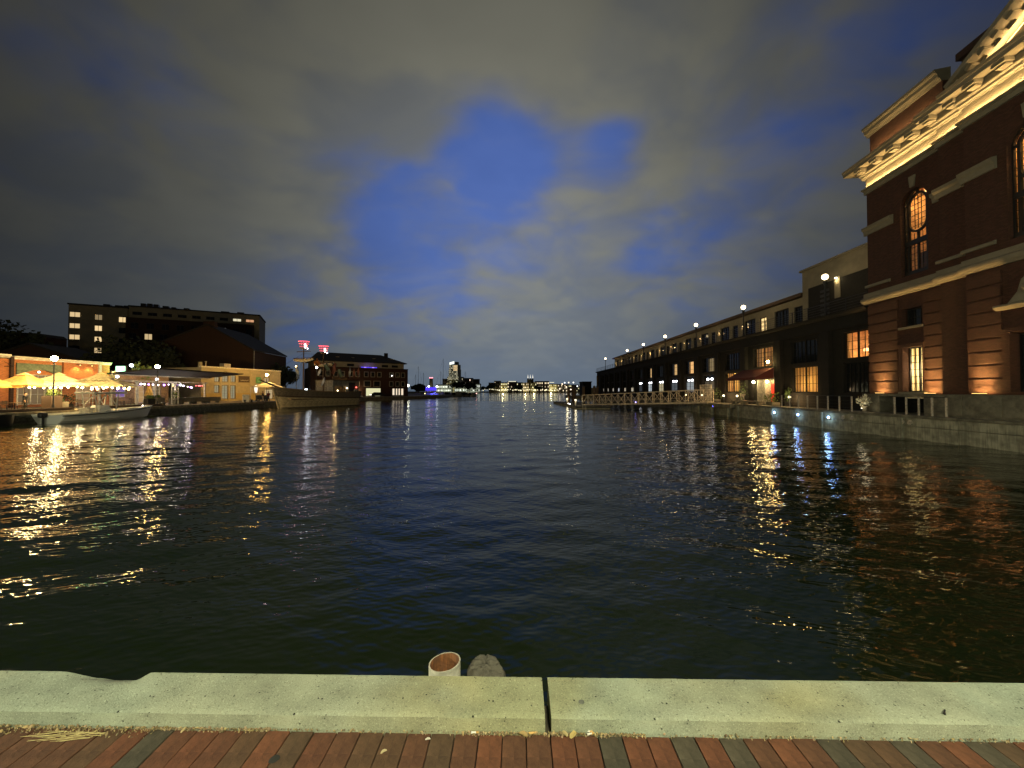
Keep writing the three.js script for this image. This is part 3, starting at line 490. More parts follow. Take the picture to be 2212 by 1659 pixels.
  // belt course broken by the arched windows
  for (const [a, b, z] of [[-0.2, 2.2, 0], [5.02, 5.65, 0], [5.5, 7.4, 0.3], [7.25, 9.0, 0.6], [11.75, L - 11.75, 0.6], [L - 9, L - 7.25, 0.6], [L - 7.4, L - 5.5, 0.3], [L - 5.65, L - 5.02, 0], [L - 2.2, L + 0.2, 0]])
    part(t, 'belt_course', swept([[z - 0.05, 13.32], [z + 0.1, 13.32], [z + 0.14, 13.62], [z + 0.26, 13.72], [z + 0.28, 13.9], [z - 0.05, 13.98]], a, b), M.stone);
  for (const [a, b, z] of [[-0.15, 1.9, 0], [5.5, 7.4, 0.3], [7.25, 8.9, 0.6], [L - 8.9, L - 7.25, 0.6]]) part(t, 'sill_course', swept([[z - 0.05, 9.3], [z + 0.12, 9.3], [z + 0.14, 9.46], [z + 0.05, 9.52], [z - 0.05, 9.52]], a, b), M.stone);
  // tall arched windows with an oval in the head
  for (const [x0, x1, z] of bays) {
    const w = group(t, 'arched_window'), c = (x0 + x1) / 2, R = (x1 - x0) / 2, sp = 15.0 - R, zf = z - 0.3, F = [];
    const ringArc = (r0, r1, cx, cy, a0, a1, z0, z1, n = 24) => { const p = []; for (let k = 0; k <= n; k++) { const a = lerp(a0, a1, k / n); p.push([cx + r1 * Math.cos(a), cy + r1 * Math.sin(a)]); } for (let k = n; k >= 0; k--) { const a = lerp(a0, a1, k / n); p.push([cx + r0 * Math.cos(a), cy + r0 * Math.sin(a)]); } return prism(p, z0, z1); };
    const ri = R * 0.62;
    F.push(ringArc(R - 0.07, R + 0.02, c, sp, 0, Math.PI, zf - 0.06, zf + 0.06), bx(x0 - 0.02, x0 + 0.07, 9.3, sp, zf - 0.06, zf + 0.06), bx(x1 - 0.07, x1 + 0.02, 9.3, sp, zf - 0.06, zf + 0.06));
    F.push(ringArc(ri, ri + 0.13, c, sp - 0.02, 0, Math.PI, zf - 0.07, zf + 0.07), ringArc(ri, ri + 0.13, c, sp - 1.25, Math.PI, 2 * Math.PI, zf - 0.07, zf + 0.07), bx(c - ri - 0.13, c - ri, sp - 1.25, sp - 0.02, zf - 0.07, zf + 0.07), bx(c + ri, c + ri + 0.13, sp - 1.25, sp - 0.02, zf - 0.07, zf + 0.07));
    F.push(bx(c - ri - 0.13, c - ri, 9.3, sp - 1.25, zf - 0.065, zf + 0.065), bx(c + ri, c + ri + 0.13, 9.3, sp - 1.25, zf - 0.065, zf + 0.065));
    F.push(bx(x0 + 0.07, x1 - 0.07, 11.35, 11.66, zf - 0.08, zf + 0.1), bx(x0 + 0.07, x1 - 0.07, 9.3, 9.6, zf - 0.08, zf + 0.08), bx(c - 0.05, c + 0.05, 9.6, 12.1, zf - 0.06, zf + 0.06));
    for (const s of [-1, 1]) F.push(bx(c + s * (R + ri + 0.1) / 2 - 0.15, c + s * (R + ri + 0.1) / 2 + 0.15, sp - 0.06, sp + 0.06, zf - 0.06, zf + 0.06));
    F.push(bx(c - 0.06, c + 0.06, sp + ri + 0.1, sp + R - 0.05, zf - 0.06, zf + 0.06));
    part(w, 'frame', F, M.black);
    const B = [];
    for (const s of [-0.33, 0, 0.33]) B.push(bx(c + s * ri * 1.2 - 0.011, c + s * ri * 1.2 + 0.011, sp - 1.25 - ri * 0.8, sp + ri * 0.85, zf - 0.02, zf + 0.02));
    for (let y = sp - 1.5; y < sp + 0.5; y += 0.36) B.push(bx(c - ri, c + ri, y - 0.011, y + 0.011, zf - 0.022, zf + 0.018));
    for (let y = 9.9; y < 12; y += 0.42) B.push(bx(x0 + 0.07, x1 - 0.07, y - 0.011, y + 0.011, zf - 0.022, zf + 0.018));
    for (const s of [-1, 1]) { B.push(bx(c + s * ri * 0.5 - 0.011, c + s * ri * 0.5 + 0.011, 9.6, 12.1, zf - 0.02, zf + 0.02)); for (let y = 12.1; y < 14; y += 0.42) B.push(bx(c + s * (ri + 0.13) - (s < 0 ? R - ri - 0.2 : 0), c + s * (ri + 0.13) + (s > 0 ? R - ri - 0.2 : 0), y - 0.011, y + 0.011, zf - 0.022, zf + 0.018)); }
    for (let a = 0.35; a < 3; a += 0.42) { const p = V(c + Math.cos(a) * (ri + 0.12), sp + Math.sin(a) * (ri + 0.12), zf), q = V(c + Math.cos(a) * (R - 0.06), sp + Math.sin(a) * (R - 0.06), zf); B.push(bar(p, q, 0.012, 0.012, 5)); }
    part(w, 'glazing_bars', B, M.black);
    part(w, 'window_glass', prism(arch(x0, x1, 9.3, sp), zf - 0.012, zf - 0.004), M.pane);
    const X0 = x0 - 0.5, X1 = x1 + 0.5, zb = zf - 2.2;
    part(w, 'room', [bx(X0, X1, 8.95, 16.2, zb - 0.1, zb), bx(X0 - 0.1, X0, 8.95, 16.2, zb, z - 0.47), bx(X1, X1 + 0.1, 8.95, 16.2, zb, z - 0.47), bx(X0, X1, 8.85, 8.95, zb, z - 0.47), bx(X0, X1, 16.2, 16.3, zb, z - 0.47)], M.roomWall);
    part(w, 'room_screen', [bx(X0, c + 0.1, 9.0, 11.1, zf - 1.3, zf - 1.2), bx(c + 0.5, X1, 9, 12.6, zf - 1.3, zf - 1.2)], M.woodDark);
    part(w, 'lamp_shade', lathe([[0.1, 0], [0.24, 0.02], [0.24, 0.26], [0.1, 0.28]], 14).translate(c - 0.25, 15.55, zf - 1.1), glow(...AMBER, 5));
    lampLight(w, c - 0.25, 15.65, zf - 1.1, [1, 0.52, 0.17], 70, 0.1);
    part(t, 'keystone', prism([[c - 0.13, 15.12], [c + 0.13, 15.12], [c + 0.21, 15.85], [c - 0.21, 15.85]], z - 0.05, z + 0.1), M.stone);
  }
  // lower windows
  for (const [x0, x1] of [[2.78, 4.19], [L - 4.19, L - 2.78]]) {
    part(t, 'window_surround', [bx(x0 - 0.28, x0 - 0.003, 1.45, 4.5, -0.05, 0.1), bx(x1 + 0.003, x1 + 0.1, 1.45, 4.5, -0.05, 0.1), bx(x0 - 0.32, x1 + 0.14, 4.452, 4.68, -0.05, 0.14)], M.brick);
    glazing(t, 'window', x0, x1, 1.45, 4.45, -0.4, { cols: 4, rows: 6, split: 2, room: true, colour: [1, 0.78, 0.42], wallM: M.roomWhite, cd: 16, depth: 1.2, lampAt: [x1 - 0.5, 3.0, -1.1], curtain: [[0.02, 0.16]] });
    part(t, 'sill', bx(x0 - 0.25, x1 + 0.25, 1.28, 1.448, -0.1, 0.18), M.stone);
    glazing(t, 'window', x0 - 0.08, x1 - 0.08, 5.85, 7.07, -0.4, { cols: 3, rows: 2, sill: null });
    part(t, 'sill', bx(x0 - 0.22, x1 + 0.05, 5.7, 5.848, -0.1, 0.14), M.stone);
  }
  for (const C of [W2, L - W2]) {
  glazing(t, 'doorway_window', C - 0.9, C + 0.9, 1.45, 4.45, 0.2, { cols: 4, rows: 5, split: 2 });
  part(t, 'window_surround', [bx(C - 1.25, C - 0.903, 1.45, 4.5, 0.55, 0.7), bx(C + 0.903, C + 1.25, 1.45, 4.5, 0.55, 0.7), bx(C - 1.3, C + 1.3, 4.502, 4.72, 0.55, 0.74)], M.brick);
  part(t, 'door_hood', [swept([[0.55, 5.7], [0.8, 5.7], [0.95, 5.86], [0.95, 5.95], [0.55, 6.0]], C - 1.4, C + 1.4)], M.stone);
  part(t, 'crest', [prism([[C - 0.9, 6.02], [C + 0.9, 6.02], [C + 0.5, 6.5], [C + 0.32, 7.1], [C, 7.35], [C - 0.32, 7.1], [C - 0.5, 6.5]], 0.58, 0.72, 0.03), ball(0.3, C, 6.65, 0.7)], M.stone);
  }
  // uplights grazing the piers
  for (const [x, z] of [[1.25, 0], [4.9, 0], [8.25, 0.6], [12.5, 0.6], [L - 12.5, 0.6], [L - 8.25, 0.6], [L - 4.9, 0], [L - 1.25, 0]]) {
    const u = group(t, 'uplight'); const zz = z + 0.33;
    part(u, 'fitting', bx(x - 0.36, x + 0.36, 1.302, 1.36, zz - 0.07, zz + 0.07), M.steel);
    part(u, 'lamp_lens', bx(x - 0.33, x + 0.33, 1.361, 1.375, zz - 0.045, zz + 0.045), glow(1, 0.55, 0.16, 5));
    stripLight(u, V(x, 1.39, zz), V(0, 1, -0.25), 0.66, 0.09, [1, 0.6, 0.2], 230);
    for (const dx of [-0.27, 0, 0.27]) { const l = new THREE.SpotLight(new THREE.Color().setRGB(1, 0.58, 0.18), 55, 0, 0.52, 1); l.position.set(x + dx, 1.39, zz); l.target.position.set(x + dx * 1.5, 5, zz - 0.12); l.castShadow = true; l.shadow.radius = 3; u.add(l, l.target); }
  }
}

// ================================================================ right-hand promenade and sea wall
const rightEdge = [[24.2, 2.5], [24.2, 30], [25.5, 46], [26.3, 62], [27.4, 132.5]];   // x, metres ahead
{
  const sh = [...rightEdge, [70, 132.5], [70, 2.5]].map(([x, d]) => new THREE.Vector2(x + (x < 40 ? 0.3 : 0), d));
  structure('promenade', new THREE.ExtrudeGeometry(new THREE.Shape(sh), { depth: 4.5, bevelEnabled: false }).rotateX(-Math.PI / 2).translate(0, -4.52, 0), M.plinth, 'concrete promenade in front of the head house and pier shed');
  const t = thing('sea_wall', 'stained grey concrete sea wall below the head house and promenade', 'wall');
  let run = 0;
  for (let i = 0; i < 3; i++) {
    const [xa, da] = rightEdge[i], [xb, db] = rightEdge[i + 1], len = Math.hypot(xb - xa, db - da), n = Math.round(len / 3.1), turn = Math.atan2(db - da, xb - xa);
    for (let k = 0; k < n; k++) {
      const f = (k + 0.5) / n, x = lerp(xa, xb, f), d = lerp(da, db, f), w = len / n, lay = (g) => g.rotateY(turn + Math.PI).translate(x, 0, -d);
      part(t, 'wall_panel', lay(rb(-w / 2 + 0.012, w / 2 - 0.012, -0.62, -0.13, -0.32, 0.02 + rr(0, 0.012), 0.015)), M.wallConcrete);
      part(t, 'wall_panel', lay(rb(-w / 2 + 0.012, w / 2 - 0.012, -3, -0.64, -0.32, 0.01 + rr(0, 0.012), 0.015)), M.wallConcrete);
      part(t, 'coping', lay(rb(-w / 2 + 0.006, w / 2 - 0.006, -0.12, 0.03, -0.5, 0.09, 0.02)), M.plinth);
      if ((run + k) % 2 === 0) part(t, 'fender_pile', lay(bx(-w / 2 - 0.13, -w / 2 + 0.13, -3, -0.14, 0.025, 0.16)), M.wallConcrete);
    }
    run += n;
  }
  // blue-white courtesy lights and two unlit round fittings on the wall face
  const onWall = (px) => { const k = (px - 2016) / 1512; for (let i = 0; i < 3; i++) { const [xa, da] = rightEdge[i], [xb, db] = rightEdge[i + 1], f = (xa - k * da) / (k * (db - da) - (xb - xa)); if (f >= 0 && f <= 1) return [lerp(xa, xb, f), lerp(da, db, f), Math.atan2(db - da, xb - xa)]; } };
  let idx = 0;
  for (const px of [3053, 3146, 3266]) {
    const [x, d, turn] = onWall(px), w = thing('wall_light', ['blue white wall light furthest along the sea wall', 'blue white wall light in the middle of the three on the sea wall', 'blue white wall light nearest the archway on the sea wall'][idx++], 'wall light', [x, -0.5, -d], turn + Math.PI, 'blue white lights on the sea wall');
    part(w, 'bezel', new THREE.CylinderGeometry(0.13, 0.15, 0.1, 18).rotateX(Math.PI / 2).translate(0, 0, 0.06), M.galv);
    part(w, 'lamp_lens', new THREE.CylinderGeometry(0.085, 0.085, 0.03, 16).rotateX(Math.PI / 2).translate(0, 0, 0.125), glow(0.16, 0.32, 1, 40));
    lampLight(w, 0, 0, 0.3, [0.45, 0.75, 1], 0.9, 0.06);
  }
  for (const [px, n] of [[3322, 'left'], [3357, 'right'], [3553, 'lower left'], [3585, 'lower right']]) { const [x, d, turn] = onWall(px); const w = thing('mooring_ring', 'unlit round pale mooring fitting, ' + n + ' of the four on the sea wall', 'mooring fitting', [x, -0.38, -d], turn + Math.PI, 'round fittings on the sea wall'); part(w, 'plate', new THREE.CylinderGeometry(0.13, 0.13, 0.05, 16).rotateX(Math.PI / 2).translate(0, 0, 0.06), M.galv); part(w, 'ring', new THREE.TorusGeometry(0.1, 0.02, 6, 18).translate(0, -0.06, 0.11), M.galv); }
  // guard rail on the promenade edge
  const rail = (px0, px1, n, label) => {
    const [xa, da, turn] = onWall(px0), [xb, db] = onWall(px1), len = Math.hypot(xb - xa, db - da), r = thing('guard_rail', label, 'railing', [xa + 0.35, 0.02, -da], turn + (da > db ? Math.PI : 0), 'railings on the promenade edge');
    for (let k = 0; k <= n; k++) part(r, 'rail_post', rb(len * k / n - 0.04, len * k / n + 0.04, 0, 1.1, -0.04, 0.04, 0.01), M.galv);
    part(r, 'top_rail', bx(0, len, 1.1, 1.14, -0.03, 0.03), M.steel);
    for (const y of [0.3, 0.55, 0.8]) part(r, 'wire', bar(V(0, y, 0), V(len, y, 0), 0.006, 0.006, 5), M.steel);
  };
  rail(3063, 3345, 7, 'thin steel wire railing in front of the yellow curtained window'); rail(3500, 3700, 4, 'thin steel wire railing in front of the dark archway');
}

// ================================================================ pier shed: long two-storey wing with roof terrace
{
  const al = 0.9 * Math.PI / 180, S0 = 131, tt = 27, t = thing('pier_shed', 'long dark two storey pier building with lit windows and a roof terrace', 'building', [tt * Math.cos(al) + S0 * Math.sin(al), 0, -(S0 * Math.cos(al) - tt * Math.sin(al))], -(Math.PI / 2 + al));
  const L = 101.4, P0 = 5.6, B = 6.1, N = 16, holes = [], facade = group(t, 'facade_windows');
  t.remove(facade);
  const bayX = (n) => [P0 + B * n + 1.45, P0 + B * (n + 1) - 1.25];
  // [upper, lower] for each bay from the far end
  const lit = {
    15: [{ room: true, colour: [1, 0.5, 0.2], cd: 9, curtain: [[0.0, 0.12], [0.86, 1]], lampAt: [99.3, 4.9, -1.4], split: 2, cols: 4, rows: 3 }, {}],
    14: [{}, { room: true, colour: [1, 0.6, 0.2], cd: 9, curtain: [[0.02, 0.47], [0.53, 0.98]], split: 2, cols: 8, rows: 3, depth: 2.2, lampAt: [93.9, 2.2, -1.1] }],
    13: [{ room: true, colour: [1, 0.66, 0.24], cd: 13, curtain: [[0, 0.3]], split: 2, cols: 6, rows: 4, lampAt: [89.2, 4.7, -0.9] }, null],
    12: [{}, { room: true, colour: [1, 0.68, 0.22], cd: 11, curtain: [[0.0, 0.22], [0.4, 1]], split: 2, cols: 6, rows: 2 }],
    11: [{ lit: 0.24, colour: [1, 0.72, 0.34] }, { lit: 0.1, colour: [1, 0.8, 0.5] }],
    10: [{ lit: 1.1, colour: [1, 0.55, 0.2] }, { lit: 0.35, colour: [0.85, 0.95, 1] }], 9: [{ lit: 0.8, colour: [1, 0.62, 0.25] }, { lit: 0.12, colour: [0.8, 0.92, 1] }],
    8: [{}, { lit: 0.5, colour: [1, 0.86, 0.5] }], 7: [{ lit: 1.0, colour: [1, 0.62, 0.25] }, { lit: 0.6, colour: [0.85, 0.95, 1] }], 6: [{}, { lit: 0.06, colour: [0.8, 0.9, 1] }],
    5: [{}, { lit: 0.7, colour: [1, 0.9, 0.65] }], 4: [{}, { lit: 0.6, colour: [1, 0.86, 0.6] }], 3: [{}, { lit: 0.8, colour: [0.9, 0.95, 1] }], 2: [{}, { lit: 0.6, colour: [1, 0.9, 0.7] }], 1: [{}, { lit: 0.5, colour: [1, 0.9, 0.7] }], 0: [{}, { lit: 0.4, colour: [1, 0.9, 0.7] }],
  };
  for (let n = 0; n < N; n++) {
    const [x0, x1b] = bayX(n), x1 = Math.min(x1b, L - 0.35);
    const [u, l] = lit[n];
    holes.push([x0, x1, 4.15, 6.35]);
    const up = glazing(t, 'window', x0, x1, 4.15, 6.35, -0.35, { split: 2, cols: 6, rows: 3, frame: 0.09, fm: M.darkPaint, ...(u.lit ? {} : u) });
    if (u.lit) part(up, 'lit_window_pane', bx(lerp(x0, x1, 0.42), x1 - 0.1, 4.3, 6.1, -0.38, -0.37), glow(...u.colour, u.lit));
    if (l) {
      const lo = glazing(t, 'window', x0, x1, 1.35, 3.85, -0.35, { split: 2, cols: 6, rows: 3, frame: 0.09, fm: M.darkPaint, ...(l.lit ? {} : l) });
      holes.push([x0, x1, 1.35, 3.85]);
      if (l.lit) { part(lo, 'lit_window_pane', bx(x0 + 0.3, x1 - 0.2, 1.45, n > 5 ? 2.9 : 2.3, -0.38, -0.37), glow(...l.colour, l.lit)); if (n > 5 && n < 12) for (const f of [0.35, 0.7]) part(lo, 'lamp_bulb', ball(0.16, lerp(x0, x1, f), 3.2, -0.3, 8, 6), glow(0.95, 0.97, 1, 12)); }
    } else holes.push([86.4, 90.2, 0.1, 2.75]);
  }
  part(t, 'shed_wall', wallWith(0, L, -0.3, 6.7, -0.75, -0.1, holes), M.darkPaint);
  for (let n = 0; n <= N; n++) { const x = P0 + B * n; if (x < L) part(t, 'pilaster', rb(x - 0.48, x + 0.48, 0, 6.68, -0.12, 0.3, 0.02), M.darkPaint); }
  part(t, 'pilaster', rb(0, 0.9, 0, 6.68, -0.12, 0.3, 0.02), mat([0.12, 0.08, 0.035], 0.9));
  part(t, 'eave_band', [bx(-0.3, L, 6.7, 7.72, -0.8, 0.12), swept([[-0.8, 7.72], [0.3, 7.72], [0.55, 7.86], [0.6, 8.0], [-0.8, 8.0]], -0.6, L)], M.darkPaint);
  part(t, 'end_wall', bx(0, 0.4, -0.3, 7.7, -18, -0.76), M.brickDark);
  part(t, 'terrace_deck', bx(-0.3, L, 7.75, 7.98, -18, -0.81), M.roof);
  // terrace railing
  for (let n = 0; n * 2.03 < L; n++) part(t, 'rail_post', bx(n * 2.03, n * 2.03 + 0.06, 8.0, 9.05, 0.34, 0.4), M.steel);
  for (const y of [8.2, 8.42, 8.64, 8.86, 9.06]) part(t, 'rail', bx(0, L, y, y + (y > 9 ? 0.05 : 0.025), 0.345, 0.395), M.steel);
  // penthouse storey set back on the terrace
  const zp = -3.5, doors = [];
  const pw = [];
  for (let n = 0; n < 13; n++) { const x = 11.2 + n * 6.1; pw.push([x + 0.6, x + 3.0, 8.05, 10.9], [x + 3.8, x + 5.2, 8.05, 10.7]); }
  part(t, 'penthouse_wall', wallWith(9.5, 90.2, 7.99, 11.55, zp - 0.4, zp, pw), M.stuccoGrey);
  part(t, 'penthouse_roof', [bx(9.2, 90.19, 11.55, 11.9, -15, zp + 0.7)], M.woodDark);
  pw.forEach(([a, b, c, d], i) => {
    const n = Math.floor(i / 2), wide = i % 2 === 0;
    if (n === 12 && !wide) glazing(t, 'window', a, b, c, d, zp - 0.2, { split: 1, cols: 3, rows: 5, frame: 0.1, fm: M.darkPaint });
    else if (n === 11 && !wide) glazing(t, 'window', a, b, c, d, zp - 0.2, { split: 1, cols: 2, rows: 5, frame: 0.1, bars: 0.05, fm: M.darkPaint, lit: 1.3, colour: [1, 0.68, 0.28], label: 'brightly lit terrace door' });
    else glazing(t, 'window', a, b, c, d, zp - 0.2, { split: wide ? 2 : 1, cols: wide ? 4 : 2, rows: wide ? 1 : 4, frame: 0.1, fm: M.darkPaint });
    if (wide && n < 12) { const s = group(t, 'wall_sconce'); part(s, 'fitting', rb(a - 0.32, a - 0.2, 10.3, 10.62, zp + 0.003, zp + 0.12, 0.02), M.steel); part(s, 'lamp_lens', bx(a - 0.31, a - 0.21, 10.26, 10.295, zp + 0.02, zp + 0.11), glow(1, 0.7, 0.3, 5)); lampLight(s, a - 0.26, 10.15, zp + 0.22, WARM, n < 8 ? 2.2 : 0.5, 0.05); }
  });
  // taller block next to the head house
  part(t, 'stair_block', [bx(90.2, L + 1, 7.99, 14.0, -12, zp + 0.5), bx(90.0, L + 1, 14.0, 14.2, -12, zp + 0.7)], M.stuccoGrey);
  const dk = group(t, 'terrace_screen'); part(dk, 'panel', [bx(91.3, L + 1, 8.0, 12.0, zp + 0.5, zp + 0.72)], M.darkPaint);
  for (let k = 0; k < 6; k++) part(dk, 'louvre', bx(92.9, 94.0, 8.9 + k * 0.45, 9.1 + k * 0.45, zp + 0.72, zp + 0.78), M.steel);
  const sc = group(t, 'wall_sconce'); part(sc, 'back_panel', bx(94.6, 95.25, 10.2, 12.1, zp + 0.72, zp + 0.76), M.stuccoGrey); part(sc, 'lamp_lens', bx(94.8, 94.95, 12.0, 12.12, zp + 0.761, zp + 0.9), glow(1, 0.85, 0.5, 6)); lampLight(sc, 94.9, 11.85, zp + 0.95, [1, 0.75, 0.35], 1.6, 0.05);
  // entrance: dark red canopy over two doors
  const en = group(t, 'entrance'), e0 = 84.95, e1 = 90.5;
  part(en, 'canopy', prism([[0, 3.95], [0, 2.85], [-1.9, 2.7], [-1.9, 2.95]].map(([z, y]) => [-z, y]), 0, e1 - e0).rotateY(-Math.PI / 2).translate(e1, 0, 0.3), mat([0.09, 0.018, 0.014], 0.9));
  part(en, 'lobby_wall', [bx(86.4, 90.2, 0.05, 2.8, -0.7, -0.6), bx(87.35, 88.75, 0.05, 2.76, -0.6, 0.1)], mat([0.4, 0.37, 0.3], 0.9, { map: mott(1.2) }));
  const d1 = part(en, 'door', rb(86.55, 87.3, 0.05, 2.3, -0.55, -0.48, 0.01), mat([0.35, 0.35, 0.34], 0.6)); part(en, 'door', rb(88.85, 89.8, 0.05, 2.3, -0.55, -0.48, 0.01), M.redPaint, { label: 'red door under the canopy' });
  for (const x of [86.95, 89.35]) { part(en, 'lamp_globe', ball(0.13, x, 2.52, 0.25, 10, 8), glow(1, 0.7, 0.25, 120)); lampLight(en, x, 2.45, 0.3, [1, 0.8, 0.42], 6.5, 0.1); }
  part(en, 'door_lamp', ball(0.14, 89.9, 4.6, 0.5, 8, 6), glow(1, 0.66, 0.2, 120));

  // terrace lamps, every second bay
  const lampX = [P0 + B * 1.15, P0 + B * 5, P0 + B * 7, P0 + B * 9, P0 + B * 11, P0 + B * 13, P0 + B * 15];
  const words = ['furthest from the head house', 'second from the far end', 'third from the far end', 'fourth from the far end', 'third from the head house', 'second from the head house', 'nearest the head house'];
  t.updateMatrixWorld(true);
  lampX.forEach((x, i) => {
    const p = t.localToWorld(V(x, 8.0, 0.1)), g = thing('terrace_lamp', 'round globe lamp on a black post at the terrace edge, ' + words[i], 'lamp', [p.x, p.y, p.z], 0, 'globe lamps on the terrace edge');
    part(g, 'post', [lathe([[0, 0], [0.16, 0], [0.12, 0.3], [0.075, 0.45], [0.07, 2.7], [0.14, 2.95], [0.16, 3.1], [0, 3.1]], 10)], M.steel);
    part(g, 'lamp_globe', ball(0.248, 0, 3.5, 0, 16, 12), glow(1, 0.78, 0.42, 9));
    lampLight(g, 0, 3.5, 0, [1, 0.74, 0.36], 5, 0.2);
  });
}
// plants, planters and street things by the entrance
function leafBall(parent, name, cx, cy, cz, rx, ry, rz, n, s, m, hollow = 0.35) {
  const g = [], base = new THREE.PlaneGeometry(1, 1, 1, 2); { const p = base.attributes.position; for (let i = 0; i < p.count; i++) { const y = p.getY(i); p.setX(i, p.getX(i) * (1 - Math.abs(y) * 1.3)); p.setZ(i, 0.18 * (0.25 - y * y)); } }
  for (let i = 0; i < n; i++) {
    const v = V(rr(-1, 1), rr(-1, 1), rr(-1, 1)); if (v.length() > 1) { i--; continue; } if (v.length() < hollow && rnd() < 0.7) { i--; continue; }
    const lump = 0.72 + 0.5 * fbm(v.x * 2.4 + 11, v.y * 2.4 + v.z * 1.7, 3), k = s * rr(0.6, 1.3);
    const q = base.clone().scale(k * 0.75, k, k).rotateX(rr(-1.4, 1.4)).rotateY(rr(0, 6.28)).rotateZ(rr(-0.8, 0.8)).translate(cx + v.x * rx * lump, cy + v.y * ry * lump, cz + v.z * rz * lump);
    g.push(q);
  }
  return part(parent, name, g, m);
}
function planter(name, label, pos, w, h, d, leafR, leafH, m, lm, turn = 0, grp) {
  const t = thing(name, label, 'planter', pos, turn, grp);
  part(t, 'box', [rb(-w / 2, w / 2, 0, h, -d / 2, d / 2, 0.02)], m); part(t, 'soil', bx(-w / 2 + 0.04, w / 2 - 0.04, h, h + 0.02, -d / 2 + 0.04, d / 2 - 0.04), M.sand);
  leafBall(t, 'foliage', 0, h + leafH * 0.45, 0, leafR, leafH * 0.6, leafR * 0.8, 160, 0.16, lm, 0.1); return t;
}
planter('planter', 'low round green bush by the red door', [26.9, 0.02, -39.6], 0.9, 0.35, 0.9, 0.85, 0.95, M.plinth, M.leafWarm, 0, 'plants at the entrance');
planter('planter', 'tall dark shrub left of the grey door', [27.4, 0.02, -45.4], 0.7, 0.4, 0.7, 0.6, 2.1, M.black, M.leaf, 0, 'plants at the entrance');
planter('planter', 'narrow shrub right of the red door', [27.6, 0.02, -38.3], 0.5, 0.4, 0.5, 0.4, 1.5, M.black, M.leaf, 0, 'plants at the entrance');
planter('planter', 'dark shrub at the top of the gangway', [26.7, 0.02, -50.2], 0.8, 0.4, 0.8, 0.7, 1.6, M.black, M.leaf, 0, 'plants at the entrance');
for (const [x, d, l, w] of [[25.9, 44, 2.2, 'left'], [25.6, 41, 3.0, 'right']]) { const t = thing('stone_bench', 'low pale stone bench, ' + w + ' one of two on the promenade edge', 'bench', [x, 0.02, -d], Math.PI / 2 + 0.05, 'stone benches on the promenade'); part(t, 'seat', rb(-l / 2, l / 2, 0.3, 0.45, -0.25, 0.25, 0.04), M.stone); for (const s of [-1, 1]) part(t, 'leg', rb(s * l * 0.35 - 0.15, s * l * 0.35 + 0.15, 0, 0.299, -0.2, 0.2, 0.02), M.stone); }
{ // small lit flowering plant by the archway
  const t = thing('lit_flower_pot', 'white flowering plant lit up beside the archway corner', 'plant', [25.95, 0.02, -28.3]);
  part(t, 'pot', lathe([[0, 0], [0.16, 0], [0.22, 0.4], [0.19, 0.4], [0, 0.36]], 14), M.stone);
  leafBall(t, 'flowers', 0, 0.8, 0, 0.42, 0.42, 0.42, 140, 0.16, mat([0.75, 0.72, 0.58], 0.9, { side: THREE.DoubleSide }), 0.1);
  const s = thing('garden_spotlight', 'small ground spotlight aimed at the white flowering plant', 'spotlight', [25.35, 0.02, -27.9]);
  part(s, 'housing', bar(V(0, 0.05, 0), V(0.08, 0.2, -0.06), 0.05), M.steel); part(s, 'lamp_lens', ball(0.04, 0.09, 0.22, -0.07, 8, 6), glow(1, 0.9, 0.6, 6)); lampLight(s, 0.14, 0.3, -0.1, [1, 0.85, 0.55], 0.5, 0.12);
}
// small ground lights along the promenade
[[2700, 1566, 'gate side'], [2764, 1566, 'furthest'], [2849, 1551, 'second'], [2902, 1553, 'third'], [3108, 1554, 'nearest']].forEach(([px, py, w]) => { const k = (px - 2016) / 1512, d = 26.5 / (k - 0.01), x = k * d; const t = thing('bollard_light', 'low bollard light on the promenade, ' + w + ' along from the gangway', 'bollard light', [x, 0.02, -d], 0, 'bollard lights on the promenade'); part(t, 'post', lathe([[0, 0], [0.09, 0], [0.07, 0.1], [0.07, 0.8], [0, 0.8]], 10), M.steel); part(t, 'lamp_globe', ball(0.11, 0, 0.9, 0, 10, 8), glow(1, 0.86, 0.55, 6)); lampLight(t, 0, 0.9, 0, WARM, 14, 0.08); });

